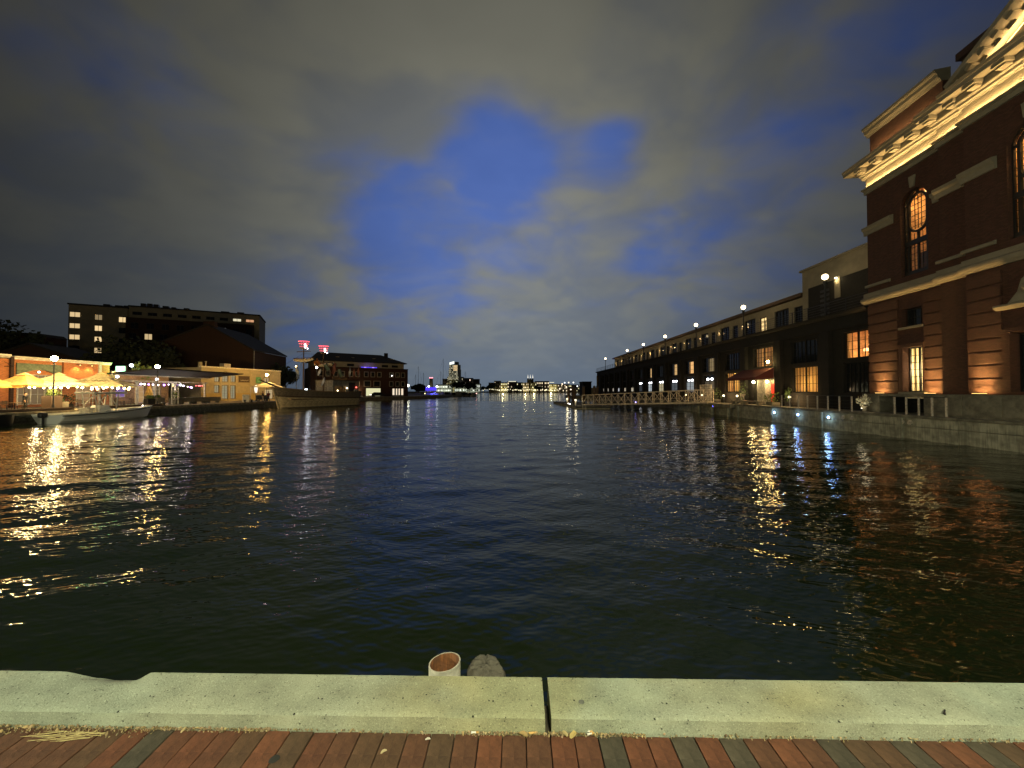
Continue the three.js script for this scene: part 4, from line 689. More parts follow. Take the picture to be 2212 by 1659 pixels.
// ================================================================ gangway and floating dock
{
  const A = V(12.6, -0.95, -66), Bp = V(25.1, -0.05, -48.6), L = A.distanceTo(Bp), t = thing('gangway', 'pale aluminium truss gangway sloping from the promenade to the floating dock', 'gangway', [A.x, A.y, A.z], Math.atan2(-(Bp.z - A.z), Bp.x - A.x));
  const run = Math.hypot(Bp.x - A.x, Bp.z - A.z), rise = Bp.y - A.y, Y = (x) => rise * x / run, n = 17, H = 1.75;
  for (const z of [-0.75, 0.75]) {
    part(t, 'top_chord', sbar(V(0, H, z), V(run, H + rise, z), 0.11, 0.11), M.galv); part(t, 'bottom_chord', sbar(V(0, 0.12, z), V(run, 0.12 + rise, z), 0.11, 0.18), M.galv); part(t, 'mid_rail', sbar(V(0, 0.75, z), V(run, 0.75 + rise, z), 0.04), M.galv);
    for (let k = 0; k <= n; k++) { const x = run * k / n; part(t, 'upright', sbar(V(x, 0.2 + Y(x), z), V(x, H - 0.05 + Y(x), z), 0.085), M.galv); if (k < n) { const x2 = run * (k + 1) / n, dn = k % 2; part(t, 'diagonal', sbar(V(x, (dn ? H - 0.06 : 0.2) + Y(x), z), V(x2, (dn ? 0.2 : H - 0.06) + Y(x2), z), 0.07), M.galv); } }
  }
  part(t, 'deck', prism([[0, 0], [run, rise], [run, rise + 0.06], [0, 0.06]], -0.69, 0.69), M.galv);
  // landing with gate at the upper end
  const p = thing('gangway_landing', 'concrete landing platform with a grey mesh gate at the top of the gangway', 'platform', [25.2, 0, -48.6], 0.0);
  part(p, 'slab', rb(-0.6, 1.6, -0.45, 0.0, -3.4, 5.2, 0.04), M.plinth);
  for (const [x, z] of [[-0.3, 4.4], [-0.3, 0.8], [-0.3, -2.6]]) part(p, 'support_pile', bar(V(x, -5, z), V(x, -0.46, z), 0.22, 0.22, 12), M.wallConcrete);
  part(p, 'gate_frame', [bx(-0.45, -0.4, 0.01, 2.35, -2.0, -1.95), bx(-0.45, -0.4, 0.01, 2.35, 0.9, 0.95), bx(-0.45, -0.4, 2.3, 2.35, -1.95, 0.9), bx(0.9, 0.95, 0.01, 2.35, -2, -1.95), bx(-0.4, 0.9, 2.3, 2.35, -2, -1.95)], M.galv);
  const mesh = []; for (let z = -1.9; z < 0.9; z += 0.16) mesh.push(bx(-0.435, -0.415, 0.05, 2.3, z, z + 0.02)); for (let y = 0.2; y < 2.3; y += 0.3) mesh.push(bx(-0.44, -0.42, y, y + 0.02, -1.95, 0.9)); part(p, 'gate_mesh', mesh, M.galv);
  const b = thing('blue_marker_light', 'small blue light under the landing end of the gangway', 'marker light', [24.7, -0.35, -47.2], 0, 'small blue lights by the gangway'); part(b, 'housing', bx(-0.06, 0.06, -0.06, 0.06, 0.03, 0.1), M.steel); part(b, 'lamp_lens', ball(0.07, -0.05, 0, 0.1), glow(0.12, 0.12, 1, 14));
  const b2 = thing('blue_marker_light', 'small blue light at the middle of the gangway truss', 'marker light', [18.4, -0.15, -57.2], 0, 'small blue lights by the gangway'); part(b2, 'housing', bx(-0.06, 0.06, -0.06, 0.06, -0.06, 0.06), M.steel); part(b2, 'lamp_lens', ball(0.08, -0.02, 0, 0.09), glow(0.35, 0.3, 1, 8));

  const dkk = thing('floating_dock', 'low floating dock at the foot of the gangway', 'dock', [0, 0, 0]);
  for (let k = 0; k < 6; k++) part(dkk, 'pontoon', rb(10.4 - k * 0.1, 15.9 - k * 0.1, -1.75, -1.02, -67 - k * 5, -62.05 - k * 5, 0.05), M.wallConcrete);
  for (let k = 0; k < 15; k++) part(dkk, 'deck_board', rb(10.3 - k * 0.04, 16 - k * 0.04, -1.02, -0.97, -63.9 - k * 2, -62.0 - k * 2, 0.01), M.plinth);
  part(dkk, 'rubbing_strake', [bx(10.25, 16.05, -1.2, -1.05, -62.0, -61.9)], M.black);
  const lad = thing('dock_ladder', 'white boarding ladder hooked on the near end of the floating dock', 'ladder', [11.6, -1.6, -61.8]); for (const s of [-0.28, 0.28]) part(lad, 'rail', bx(s - 0.03, s + 0.03, 0, 1.25, -0.03, 0.03), M.white); for (const y of [0.2, 0.5, 0.8]) part(lad, 'rung', bx(-0.25, 0.25, y, y + 0.05, -0.03, 0.03), M.white);
  const frm = thing('dock_hoop_rail', 'white tube hand rail around the gangway foot on the dock', 'railing', [13.4, -0.97, -63]); for (const x of [0, 1.4, 2.8]) part(frm, 'upright', bar(V(x, 0, 0), V(x, 1.05, 0), 0.035), M.white); for (const y of [0.5, 1.05]) part(frm, 'rail', bar(V(0, y, 0), V(2.8, y, 0), 0.035), M.white);
  [[10.9, -76, 'far'], [10.9, -66, 'near']].forEach(([x, z, w]) => { const g = thing('dock_pedestal', 'white capped power pedestal with a light on the ' + w + ' part of the floating dock', 'pedestal', [x, -0.97, z], 0, 'pedestals on the floating dock'); part(g, 'body', rb(-0.12, 0.12, 0, 0.85, -0.12, 0.12, 0.03), M.white); part(g, 'lamp_lens', lathe([[0, 0], [0.16, 0], [0.2, 0.14], [0, 0.16]], 12).translate(0, 0.852, 0), glow(1, 0.9, 0.6, 2.2)); part(g, 'cap', lathe([[0, 0.18], [0.24, 0.163], [0.2, 0.26], [0, 0.32]], 12).translate(0, 0.85, 0), M.white); lampLight(g, 0, 0.95, 0.3, [1, 0.86, 0.55], 1.5, 0.2); });
  [[11.0, -71.5, 'middle'], [10.9, -68.8, 'nearer']].forEach(([x, z, w]) => { const g = thing('dock_edge_light', 'tiny white edge light on the ' + w + ' dock edge', 'edge light', [x - 0.5, -0.97, z], 0, 'edge lights on the floating dock'); part(g, 'base', lathe([[0, 0], [0.1, 0], [0.08, 0.1], [0, 0.1]], 10), M.steel); part(g, 'lamp_lens', ball(0.09, 0, 0.15, 0, 8, 6), glow(1, 0.95, 0.85, 8)); });
  [[2239, 76, 1528], [2256, 84, 1520], [2262, 72, 1530], [2298, 74, 1524], [2340, 70, 1524], [2352, 80, 1522]].forEach(([px, d, py], i) => { const x = (px - 2016) / 1512 * d, top = 1.5 - (py - 1540) / 1512 * d, g = thing('mooring_pile', 'dark round mooring pile rising beside the floating dock, number ' + ['one', 'two', 'three', 'four', 'five', 'six'][i] + ' from the open water side', 'pile', [x, -5, -d], 0, 'mooring piles by the floating dock'); part(g, 'shaft', bar(V(0, 0, 0), V(0, top + 5, 0), 0.28, 0.25, 14), M.woodDark); part(g, 'cap', lathe([[0.28, 0], [0.29, 0.06], [0, 0.3]], 14).translate(0, top + 5.002, 0), M.black); });
}

// ================================================================ left bank: ground, stone quay
const GL = -0.36;
const at = (px, py, d) => V((px - 2016) / 1512 * d, 1.5 - (py - 1540) / 1512 * d, -d);   // a point d metres ahead
{
  const pts = [[-42.9, -30], [-42.9, 66], [-38.2, 80], [-38.2, 96], [-46, 112], [-36, 138.5], [-30, 152], [-30, 205], [-70, 215], [-400, 240], [-400, -30]];
  structure('left_bank', new THREE.ExtrudeGeometry(new THREE.Shape(pts.map(([x, d]) => new THREE.Vector2(x, d))), { depth: 5, bevelEnabled: false }).rotateX(-Math.PI / 2).translate(0, GL - 5, 0), M.paving, 'paved left bank with restaurants and houses');
  const t = thing('stone_quay_wall', 'dark stone block quay wall below the restaurant terrace', 'wall', [0, 0, 0]);
  for (let c = 0; c < 3; c++) { let d = 14 + rr(0, 1); while (d < 66) { const l = rr(0.9, 2.2), y1 = GL - 0.28 - c * 0.55, e = Math.min(d + l, 66); if (e - d > 0.15) part(t, 'stone_block', rb(-43.2, -42.6 + rr(0, 0.1), c === 2 ? -3.5 : y1 - 0.53, y1, -e + 0.012, -d - 0.012, 0.04), M.stoneBlock); d += l; } }
  for (let d = 14; d < 66; d += 2.6) part(t, 'coping_stone', rb(-43.6, -42.45, GL - 0.27, GL + 0.035, -Math.min(d + 2.59, 66), -d, 0.03), M.paving);
  // sloping beyond the bend
  const a = V(-42.6, 0, -66), b = V(-38, 0, -80), L = a.distanceTo(b);
  for (let k = 0; k < 8; k++) { const p = a.clone().lerp(b, (k + 0.5) / 8); part(t, 'stone_block', rb(-L / 16 + 0.012, L / 16 - 0.012, -3.5, GL + 0.03, -0.6, 0.1, 0.04).rotateY(Math.atan2(14, 4.6)).translate(p.x, 0, p.z), M.stoneBlock); }
  // timber edge rails on the quay
  for (const [d0, d1, w] of [[31, 37.5, 'behind the motor boat stern'], [38, 47, 'behind the motor boat bow']]) solid('timber_curb', 'heavy timber curb on the quay edge ' + w, 'curb', rb(-42.95, -42.65, GL + 0.04, GL + 0.3, -d1, -d0, 0.03), M.woodDark);
}

// ================================================================ restaurants
function restaurantWall() {
  const t = thing('brick_restaurant', 'orange brick restaurant front with white parapet lit by wall spotlights', 'building', [-56, GL, 0], Math.PI / 2);
  const holes = [[43.5, 47.6, 0.3, 3.8], [38.5, 41.2, 0.4, 3.2], [49.4, 51.2, 0.1, 2.6]];
  part(t, 'brick_wall', wallWith(28, 53.4, 0, 5.45, -0.4, 0, holes), M.brickOrange);
  part(t, 'side_wall', bx(53.0, 53.4, 0, 5.45, -14, -0.41), M.brickOrange);
  part(t, 'flat_roof', bx(28, 53.0, 5.2, 5.44, -14, -0.42), M.roof);
  part(t, 'parapet_cornice', [swept([[-0.45, 5.45], [0.08, 5.45], [0.14, 5.62], [0.26, 5.7], [0.26, 5.82], [-0.45, 5.86]], 43, 53.5), swept([[-0.45, 5.55], [0.1, 5.55], [0.3, 5.8], [0.3, 5.95], [-0.45, 6.0]], 28, 42.7)], M.white);
  part(t, 'pilaster', [bx(42.72, 43.0, 0, 5.7, 0.002, 0.22)], M.brickDark); part(t, 'pilaster', [bx(47.75, 48.05, 0, 5.43, 0.002, 0.2)], M.brickOrange); part(t, 'pilaster', bx(51.9, 52.2, 0, 5.43, 0.002, 0.2), M.white);
  // green fascia with an arched lower edge
  { const s = [[43.3, 5.05], [47.6, 5.05], [47.6, 3.75]]; for (let k = 0; k <= 14; k++) { const f = k / 14; s.push([47.3 - f * 3.7, 3.75 + 0.62 * Math.sin(Math.PI * f)]); } s.push([43.3, 3.75]); part(t, 'arched_fascia', prism(s, 0.003, 0.14), mat([0.16, 0.2, 0.13], 0.8, { map: mott(1.4) })); }
  glazing(t, 'shop_window', 43.5, 47.6, 0.3, 3.8, -0.25, { split: 3, cols: 6, rows: 3, fm: M.white, lit: 0.16, colour: [1, 0.66, 0.3] });
  glazing(t, 'shop_window', 38.5, 41.2, 0.4, 3.2, -0.25, { split: 2, cols: 4, rows: 3, fm: M.white, lit: 0.12, colour: [1, 0.66, 0.3] });
  glazing(t, 'door', 49.4, 51.2, 0.1, 2.6, -0.25, { split: 2, cols: 2, rows: 3, fm: M.white, lit: 0.3, colour: [1, 0.6, 0.25] });
  part(t, 'window_trim', [bx(43.38, 43.49, 0.2, 3.74, 0.003, 0.1), bx(47.61, 47.72, 0.2, 3.74, 0.003, 0.1), bx(49.28, 49.39, 0, 2.7, 0.003, 0.1), bx(51.21, 51.32, 0, 2.7, 0.003, 0.1), bx(49.28, 51.32, 2.702, 2.85, 0.003, 0.12)], M.white);
  part(t, 'sign_bracket', [sbar(V(42.3, 4.6, 0.02), V(42.3, 4.6, 1.1), 0.05), sbar(V(42.3, 5.1, 0.02), V(42.3, 4.62, 1.05), 0.04), sbar(V(42.3, 4.3, 1.0), V(42.3, 4.6, 1.0), 0.03)], M.black);
  for (const d of [49.3, 50.7]) { const g = group(t, 'gooseneck_light'); part(g, 'arm', [bar(V(d, 5.3, 0), V(d, 5.38, 0.45), 0.02), lathe([[0.03, 0.12], [0.07, 0.1], [0.16, 0], [0.15, -0.01]], 12).translate(d, 5.24, 0.5)], M.black); part(g, 'lamp_bulb', ball(0.06, d, 5.2, 0.5, 8, 6), glow(1, 0.6, 0.2, 4)); const s = new THREE.SpotLight(new THREE.Color().setRGB(1, 0.52, 0.16), 22, 0, 1.0, 0.55); s.position.set(d, 5.16, 0.5); s.target.position.set(d, 3.4, -0.02); s.castShadow = true; s.shadow.radius = 3; g.add(s, s.target); }
  const wl = group(t, 'wall_light'); part(wl, 'lamp_globe', ball(0.11, 45.2, 4.1, 0.3, 8, 6), glow(1, 0.85, 0.6, 9)); part(wl, 'stem', bar(V(45.2, 4.1, 0), V(45.2, 4.1, 0.2), 0.03), M.black);
  const hv = thing('rooftop_unit', 'pale boxy unit on the roof of the brick restaurant', 'roof unit', [-57.5, GL + 5.44, -40.8], 0); part(hv, 'housing', rb(-0.8, 0.8, 0, 1.35, -0.9, 0.9, 0.05), M.white); part(hv, 'fan_cowl', lathe([[0.45, 0], [0.5, 0.15], [0.4, 0.2], [0, 0.2]], 14).translate(0, 1.352, 0), M.steel);
  const lg = thing('green_sign_box', 'glowing white green sign box at the corner of the brick restaurant', 'sign', [-55.2, GL + 5.0, -54.2], 0);
  part(lg, 'sign_case', [bx(-0.72, 0.72, -0.42, 0.42, -0.16, 0.1)], M.black); part(lg, 'lit_sign_face', bx(-0.66, 0.66, -0.37, 0.37, 0.101, 0.12), glow(0.45, 1, 0.62, 3.2)); part(lg, 'bracket', bx(-0.9, -0.72, -0.1, 0.1, -0.05, 0.05), M.black);
  lampLight(lg, 0, 0, 0.75, [0.3, 1, 0.25], 9, 0.3);
  const fl = thing('flood_light', 'white flood light globe above the porch roof beside the green sign', 'flood light', [at(516, 1438, 57).x, GL + 4.6, -57]); part(fl, 'pole', bar(V(0, -0.6, 0), V(0, 0.9, 0), 0.05), M.black); part(fl, 'lamp_globe', ball(0.235, 0, 1.08, 0, 12, 8), glow(0.85, 0.92, 1, 9)); lampLight(fl, 0, 1.08, 0, [0.85, 0.92, 1], 7, 0.15);
}
restaurantWall();
{ // open porch in front
  const t = thing('porch', 'white posted restaurant porch with a long flat roof and string lights', 'porch', [-50, GL, 0], Math.PI / 2), x0 = 47.9, x1 = 62.6;
  part(t, 'roof', [prism([[0.25, 3.95], [0.25, 4.12], [-6, 4.75], [-6, 4.6]].map(([z, y]) => [-z, y]), 0, x1 - x0 + 0.6).rotateY(-Math.PI / 2).translate(x1 + 0.3, 0, 0)], M.darkPaint);
  part(t, 'fascia', [rb(x0 - 0.3, x1 + 0.3, 3.86, 4.34, 0.26, 0.36, 0.02), rb(x0 - 0.3, x1 + 0.3, 3.1, 3.28, -0.1, 0.1, 0.02)], M.white);
  for (const x of [47.9, 51.2, 53.6, 57.0, 62.5]) part(t, 'post', [rb(x - 0.1, x + 0.1, 0, 3.1, -0.1, 0.1, 0.02), rb(x - 0.16, x + 0.16, 2.95, 3.09, -0.16, 0.16, 0.03)], M.white);
  const back = wallWith(53.5, x1, 0, 4.5, -6.3, -6, [[54.3, 55.8, 1.0, 2.7], [57, 58.6, 0.1, 2.6], [59.8, 61.3, 1.0, 2.7]]); part(t, 'back_wall', back, mat([0.3, 0.2, 0.12], 0.9, { map: mott(1.5) }));
  glazing(t, 'window', 54.3, 55.8, 1.0, 2.7, -6.2, { lit: 0.35, colour: [0.5, 0.3, 1], fm: M.white }); glazing(t, 'door', 57, 58.6, 0.1, 2.6, -6.2, { lit: 0.4, colour: [1, 0.6, 0.25], fm: M.white }); glazing(t, 'window', 59.8, 61.3, 1.0, 2.7, -6.2, { lit: 0.2, colour: [1, 0.7, 0.35], fm: M.white });
  for (const [x, y, z, c, s] of [[49.2, 3.72, -0.6, COOL, 9], [54.6, 3.55, -0.5, COOL, 9], [58.6, 2.8, -0.6, COOL, 5]]) { const g = group(t, 'porch_light'); part(g, 'lamp_globe', ball(0.17, x, y, z, 10, 8), glow(0.9, 0.95, 1, s)); part(g, 'stem', bar(V(x, y + 0.16, z), V(x, 4.2, z), 0.012), M.black); lampLight(g, x, y - 0.01, z, [0.95, 0.92, 0.85], 8, 0.1); }
  lampLight(t, 55, 2.6, -3.5, [0.5, 0.25, 1], 5, 0.1); part(t, 'purple_lamp_bulb', ball(0.1, 55, 2.6, -3.5, 8, 6), glow(0.4, 0.15, 1, 9));
  lampLight(t, 60, 2.7, -3, WARM, 12, 0.1); part(t, 'lamp_bulb', ball(0.1, 60, 2.7, -3, 8, 6), glow(1, 0.6, 0.2, 9));
}
// string lights
function stringLights(label, pts, n, colours, r = 0.085, cd = 0) {
  const t = thing('string_lights', label, 'string lights', [0, 0, 0], 0, 'string lights over the terrace'), curve = new THREE.CatmullRomCurve3(pts);
  part(t, 'cable', new THREE.TubeGeometry(curve, 40, 0.012, 4), M.black);
  for (let i = 0; i < n; i++) { const p = curve.getPoint((i + 0.3 + rr(0, 0.4)) / n), c = colours[i % colours.length]; part(t, 'lamp_bulb', ball(r * rr(0.75, 1.2), p.x, p.y - 0.12, p.z, 8, 6), glow(...c)); if (cd && i % 3 === 1) lampLight(t, p.x, p.y - 0.4, p.z, [c[0], c[1], c[2]], cd, 0.1); }
}
const BULB = [[1, 0.7, 0.3, 48], [1, 0.76, 0.38, 56]];
stringLights('warm string lights under the square umbrellas nearest the motor boat', [at(95, 1520, 38), at(170, 1523, 38.5), at(230, 1522, 39), at(300, 1519, 40), at(370, 1528, 41), at(440, 1521, 42), at(520, 1529, 43)], 15, BULB, 0.09, 9);
stringLights('warm string lights drooping between the umbrella and the first porch post', [at(356, 1524, 45), at(400, 1517, 45.5), at(460, 1526, 46), at(520, 1522, 46)], 8, BULB, 0.09);
stringLights('purple and white string lights along the porch', [at(545, 1508, 47), at(585, 1510, 50), at(640, 1513, 53), at(690, 1510, 56), at(740, 1520, 58), at(760, 1524, 59)], 13, [[0.85, 0.75, 1, 9], [1, 0.85, 0.65, 10], [0.45, 0.2, 1, 14]], 0.09, 4);
stringLights('red string lights at the far end of the porch', [at(765, 1516, 60), at(785, 1516, 61), at(800, 1516, 61.5)], 4, [[1, 0.15, 0.15, 6]], 0.08);
{ const t = thing('rainbow_neon_sign', 'small rainbow neon sign glowing under the pale umbrella', 'neon sign', at(186, 1527, 50).toArray()); part(t, 'backing', bx(-0.45, 0.5, -0.2, 0.2, -0.08, -0.03), M.black); [[1, 0.1, 0.05], [1, 0.5, 0.05], [1, 0.9, 0.1], [0.1, 0.8, 1], [0.1, 0.15, 1]].forEach((c, i) => part(t, 'neon_tube', new THREE.TorusGeometry(0.06 + i * 0.001, 0.035, 6, 12).scale(1, 1.2 + 0.3 * i, 1).translate(-0.35 + i * 0.18, 0, 0), glow(...c, 3))); }

function umbrella(label, pos, size, apex, brim, m, turn, script) {
  const t = thing('patio_umbrella', label, 'umbrella', pos, turn, 'square umbrellas on the restaurant terrace'), h = size / 2, top = 0.32;
  const g = [], quad = (a, b, c, d) => { const q = new THREE.BufferGeometry(); q.setAttribute('position', new THREE.Float32BufferAttribute([...a, ...b, ...c, ...a, ...c, ...d], 3)); q.computeVertexNormals(); return q; };
  const pan = (k) => { const cs = [1, 0, -1, 0][k], sn = [0, 1, 0, -1][k], p = (r, o, y) => [cs * r - sn * o, y, sn * r + cs * o], n = 6; for (let i = 0; i < n; i++) for (let j = 0; j < 3; j++) { const f = (j) => j / 3, R = (j) => lerp(top, h, f(j)), Y = (j, o) => lerp(apex, brim, f(j)) - 0.1 * Math.sin(f(j) * Math.PI) - 0.08 * (1 - Math.pow(o * 2 - 1, 2)) * f(j); const o0 = i / n, o1 = (i + 1) / n; g.push(quad(p(R(j), (o0 * 2 - 1) * R(j), Y(j, o0)), p(R(j), (o1 * 2 - 1) * R(j), Y(j, o1)), p(R(j + 1), (o1 * 2 - 1) * R(j + 1), Y(j + 1, o1)), p(R(j + 1), (o0 * 2 - 1) * R(j + 1), Y(j + 1, o0)))); } for (let i = 0; i < n; i++) { const o0 = i / n, o1 = (i + 1) / n, y = (o) => brim - 0.08 * (1 - Math.pow(o * 2 - 1, 2)), v = (i) => 0.14 + 0.04 * (i % 2); g.push(quad(p(h, (o0 * 2 - 1) * h, y(o0)), p(h, (o1 * 2 - 1) * h, y(o1)), p(h, (o1 * 2 - 1) * h, y(o1) - v(i + 1)), p(h, (o0 * 2 - 1) * h, y(o0) - v(i)))); } };
  for (let k = 0; k < 4; k++) pan(k);
  part(t, 'canopy', g, m); part(t, 'vent_cap', [new THREE.ConeGeometry(0.62, 0.3, 4, 1, true).rotateY(Math.PI / 4).translate(0, apex + 0.18, 0)], m);
  part(t, 'pole', bar(V(0, 0, 0), V(0, apex + 0.3, 0), 0.035), M.woodDark); part(t, 'base', lathe([[0, 0], [0.4, 0], [0.38, 0.1], [0.06, 0.14], [0, 0.14]], 14), M.steel);
  for (const [sx, sz] of [[1, 1], [1, -1], [-1, 1], [-1, -1]]) part(t, 'rib', bar(V(0, apex - 0.02, 0), V(sx * h * 0.98, brim - 0.03, sz * h * 0.98), 0.014, 0.01, 5), M.woodDark);
  if (script) for (const k of [0, 1]) { const L = []; let px = null; for (let i = 0; i < 22; i++) { const f = i / 21, o = lerp(-0.5, 0.55, f) * h, r = 0.62 + 0.07 * Math.sin(i * 1.9) * (1 - f * 0.3), R = h * r * 1.0, y = lerp(apex, brim, (R - top) / (h - top)) - 0.02, v = k ? V(-o, y, R) : V(R, y, o); if (px) L.push(bar(px, v, 0.03, 0.03, 4)); px = v; } part(t, 'script_print', L, mat([0.25, 0.22, 0.12], 0.9)); }
  return t;
}
umbrella('golden yellow square umbrella at the left end of the terrace', [at(96, 0, 38.5).x, GL, -38.5], 3.5, 3.42, 2.5, M.canvasGold, 0.2);
umbrella('golden umbrella cut off by the left edge of the picture', [at(-70, 0, 36).x, GL, -36], 3.5, 3.3, 2.4, M.canvasGold, 0.1);
umbrella('large pale umbrella with dark script behind the lamp post', [at(232, 0, 41).x, GL, -41], 5.0, 3.55, 2.55, M.canvas, 0.55, true);
umbrella('large pale umbrella with script in front of the lit brick wall', [at(398, 0, 44.5).x, GL, -44.5], 5.2, 3.75, 2.55, M.canvas, 0.5, true);
{ const t = thing('folded_umbrella', 'folded golden umbrella standing on the porch edge', 'umbrella', [at(587, 0, 52).x, GL, -52]); part(t, 'canopy', lathe([[0.03, 3.1], [0.2, 2.7], [0.3, 2.0], [0.5, 1.25], [0.36, 1.2], [0.05, 1.3]], 10), M.canvasGold); part(t, 'pole', bar(V(0, 0, 0), V(0, 3.2, 0), 0.035), M.woodDark); }

// tables, chairs and planters of the terrace
function table(pos, label) { const t = thing('patio_table', label, 'table', pos, 0, 'terrace tables'); part(t, 'table_top', rb(-0.45, 0.45, 0.7, 0.75, -0.45, 0.45, 0.02), M.wood); part(t, 'leg', bar(V(0, 0, 0), V(0, 0.7, 0), 0.04), M.steel); part(t, 'base', lathe([[0, 0], [0.3, 0], [0.05, 0.06], [0, 0.06]], 12), M.steel); return t; }
function chair() { const t = thing('patio_chair', 'dark slatted chair at a terrace table', 'chair', [0, 0, 0], 0, 'chairs at the terrace tables'); part(t, 'seat', rb(-0.22, 0.22, 0.42, 0.46, -0.22, 0.22, 0.01), M.woodDark); for (const y of [0.6, 0.72, 0.84]) part(t, 'back_slat', bx(-0.2, 0.2, y, y + 0.07, -0.24, -0.21), M.woodDark); for (const [x, z] of [[-0.2, -0.22], [0.2, -0.22], [-0.2, 0.2], [0.2, 0.2]]) part(t, 'leg', bar(V(x, 0, z), V(x, z < 0 ? 0.95 : 0.42, z), 0.018, 0.018, 6), M.steel); return t; }
let ch = null;
[[-46.6, 34.5], [-48.4, 37.4], [-47.2, 41.2], [-49, 44], [-46.8, 46.4], [-51.6, 51], [-52.4, 56.5], [-52, 60]].forEach(([x, d], i) => {
  table([x, GL, -d], ['square table under the cut off golden umbrella', 'square table under the golden umbrella', 'square table under the pale umbrella by the lamp post', 'square table under the umbrella by the lit brick wall', 'square table on the open terrace before the porch', 'square table behind the first porch post', 'square table in the middle of the porch', 'square table at the far end of the porch'][i]);
  const where = ['the table under the cut off golden umbrella', 'the table under the golden umbrella', 'the table by the big lamp post', 'the table by the lit brick wall', 'the open terrace table', 'the table behind the first porch post', 'the middle porch table', 'the far end porch table'][i];
  for (const [dx, dz, a] of [[0.75, 0, -Math.PI / 2], [-0.75, 0, Math.PI / 2]]) { const lab = 'dark slatted chair on the ' + (dx > 0 ? 'water' : 'wall') + ' side of ' + where; if (!ch) { ch = chair(); ch.userData.label = lab; ch.position.set(x + dx, GL, -d + dz); ch.rotation.y = a; } else copy(ch, [x + dx, GL, -d + dz], a, lab); }
});
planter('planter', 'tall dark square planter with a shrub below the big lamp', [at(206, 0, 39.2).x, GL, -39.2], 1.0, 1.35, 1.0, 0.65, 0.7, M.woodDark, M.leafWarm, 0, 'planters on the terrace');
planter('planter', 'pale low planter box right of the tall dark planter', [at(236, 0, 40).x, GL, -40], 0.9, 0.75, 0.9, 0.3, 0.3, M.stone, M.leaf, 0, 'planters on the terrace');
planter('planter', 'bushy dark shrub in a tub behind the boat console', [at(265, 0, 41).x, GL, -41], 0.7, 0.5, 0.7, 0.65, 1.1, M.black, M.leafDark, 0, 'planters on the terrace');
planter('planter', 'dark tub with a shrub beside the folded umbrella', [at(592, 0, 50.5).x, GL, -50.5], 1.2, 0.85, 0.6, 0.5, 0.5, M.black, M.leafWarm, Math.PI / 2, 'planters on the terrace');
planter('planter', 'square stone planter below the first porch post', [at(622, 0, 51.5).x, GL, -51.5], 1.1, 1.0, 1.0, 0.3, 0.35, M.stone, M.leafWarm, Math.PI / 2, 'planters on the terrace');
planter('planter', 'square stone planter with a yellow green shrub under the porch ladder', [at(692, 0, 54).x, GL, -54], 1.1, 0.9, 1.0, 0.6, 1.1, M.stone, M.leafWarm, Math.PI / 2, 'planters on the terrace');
for (const [px, d, w] of [[735, 56, 'left'], [785, 58.5, 'middle'], [838, 61, 'right']]) { const p = at(px, 0, d), t = thing('stone_trough', 'long rough stone trough, ' + w + ' of the row before the porch end', 'trough', [p.x, GL, -d], Math.PI / 2 - 0.1, 'stone troughs before the porch'); part(t, 'trough', rb(-1.2, 1.2, 0.3, 0.95, -0.3, 0.3, 0.06), M.stone); for (const s of [-0.8, 0.8]) part(t, 'foot', rb(s - 0.2, s + 0.2, 0, 0.3, -0.22, 0.22, 0.03), M.stoneBlock); }
{ const p = at(690, 0, 53.2), t = thing('plant_ladder', 'white ladder frame standing on the porch edge', 'ladder', [p.x, GL, -53.2], Math.PI / 2); for (const s of [-0.5, 0.5]) part(t, 'rail', bx(s - 0.05, s + 0.05, 0, 2.9, -0.05, 0.05), M.white); for (const y of [0.7, 1.2, 1.75, 2.3, 2.75]) part(t, 'rung', bx(-0.45, 0.45, y, y + 0.08, -0.04, 0.04), M.white); }
{ const p = at(972, 0, 63), t = thing('sandwich_board', 'white sandwich board standing on the quay', 'sign board', [-44.2, GL, -63.8], Math.PI / 2 - 0.9); for (const s of [-1, 1]) part(t, 'board', rb(-0.45, 0.45, 0.05, 1.3, -0.02, 0.02, 0.02).rotateX(s * 0.18).translate(0, 0, -s * 0.22 + s * 0.45 - s * 0.02), M.white); part(t, 'text_mark', [bx(-0.25, 0.25, 1.0, 1.04, 0.33, 0.34), bx(-0.14, 0.14, 0.5, 0.62, 0.42, 0.43)].map((g) => g.translate(0, 0, -0.12)), M.wood); }
for (const [px, d, w] of [[862, 62, 'left'], [877, 62.6, 'right']]) { const p = at(px, 0, d), t = thing('bollard', 'small dark mooring bollard, ' + w + ' of the pair on the quay', 'bollard', [-43.1, GL + 0.03, -d - (w === 'right' ? 1 : 0)], 0, 'bollards on the stone quay'); part(t, 'post', lathe([[0, 0], [0.14, 0], [0.1, 0.1], [0.12, 0.3], [0.2, 0.36], [0.18, 0.44], [0, 0.46]], 12), M.black); }
{ const t = thing('bollard', 'dark mooring cleat on the quay by the boat bow', 'bollard', [-43.1, GL + 0.03, -47.6], 0, 'bollards on the stone quay'); part(t, 'post', lathe([[0, 0], [0.2, 0], [0.13, 0.12], [0.15, 0.3], [0.26, 0.36], [0.22, 0.46], [0, 0.48]], 12), M.black); }

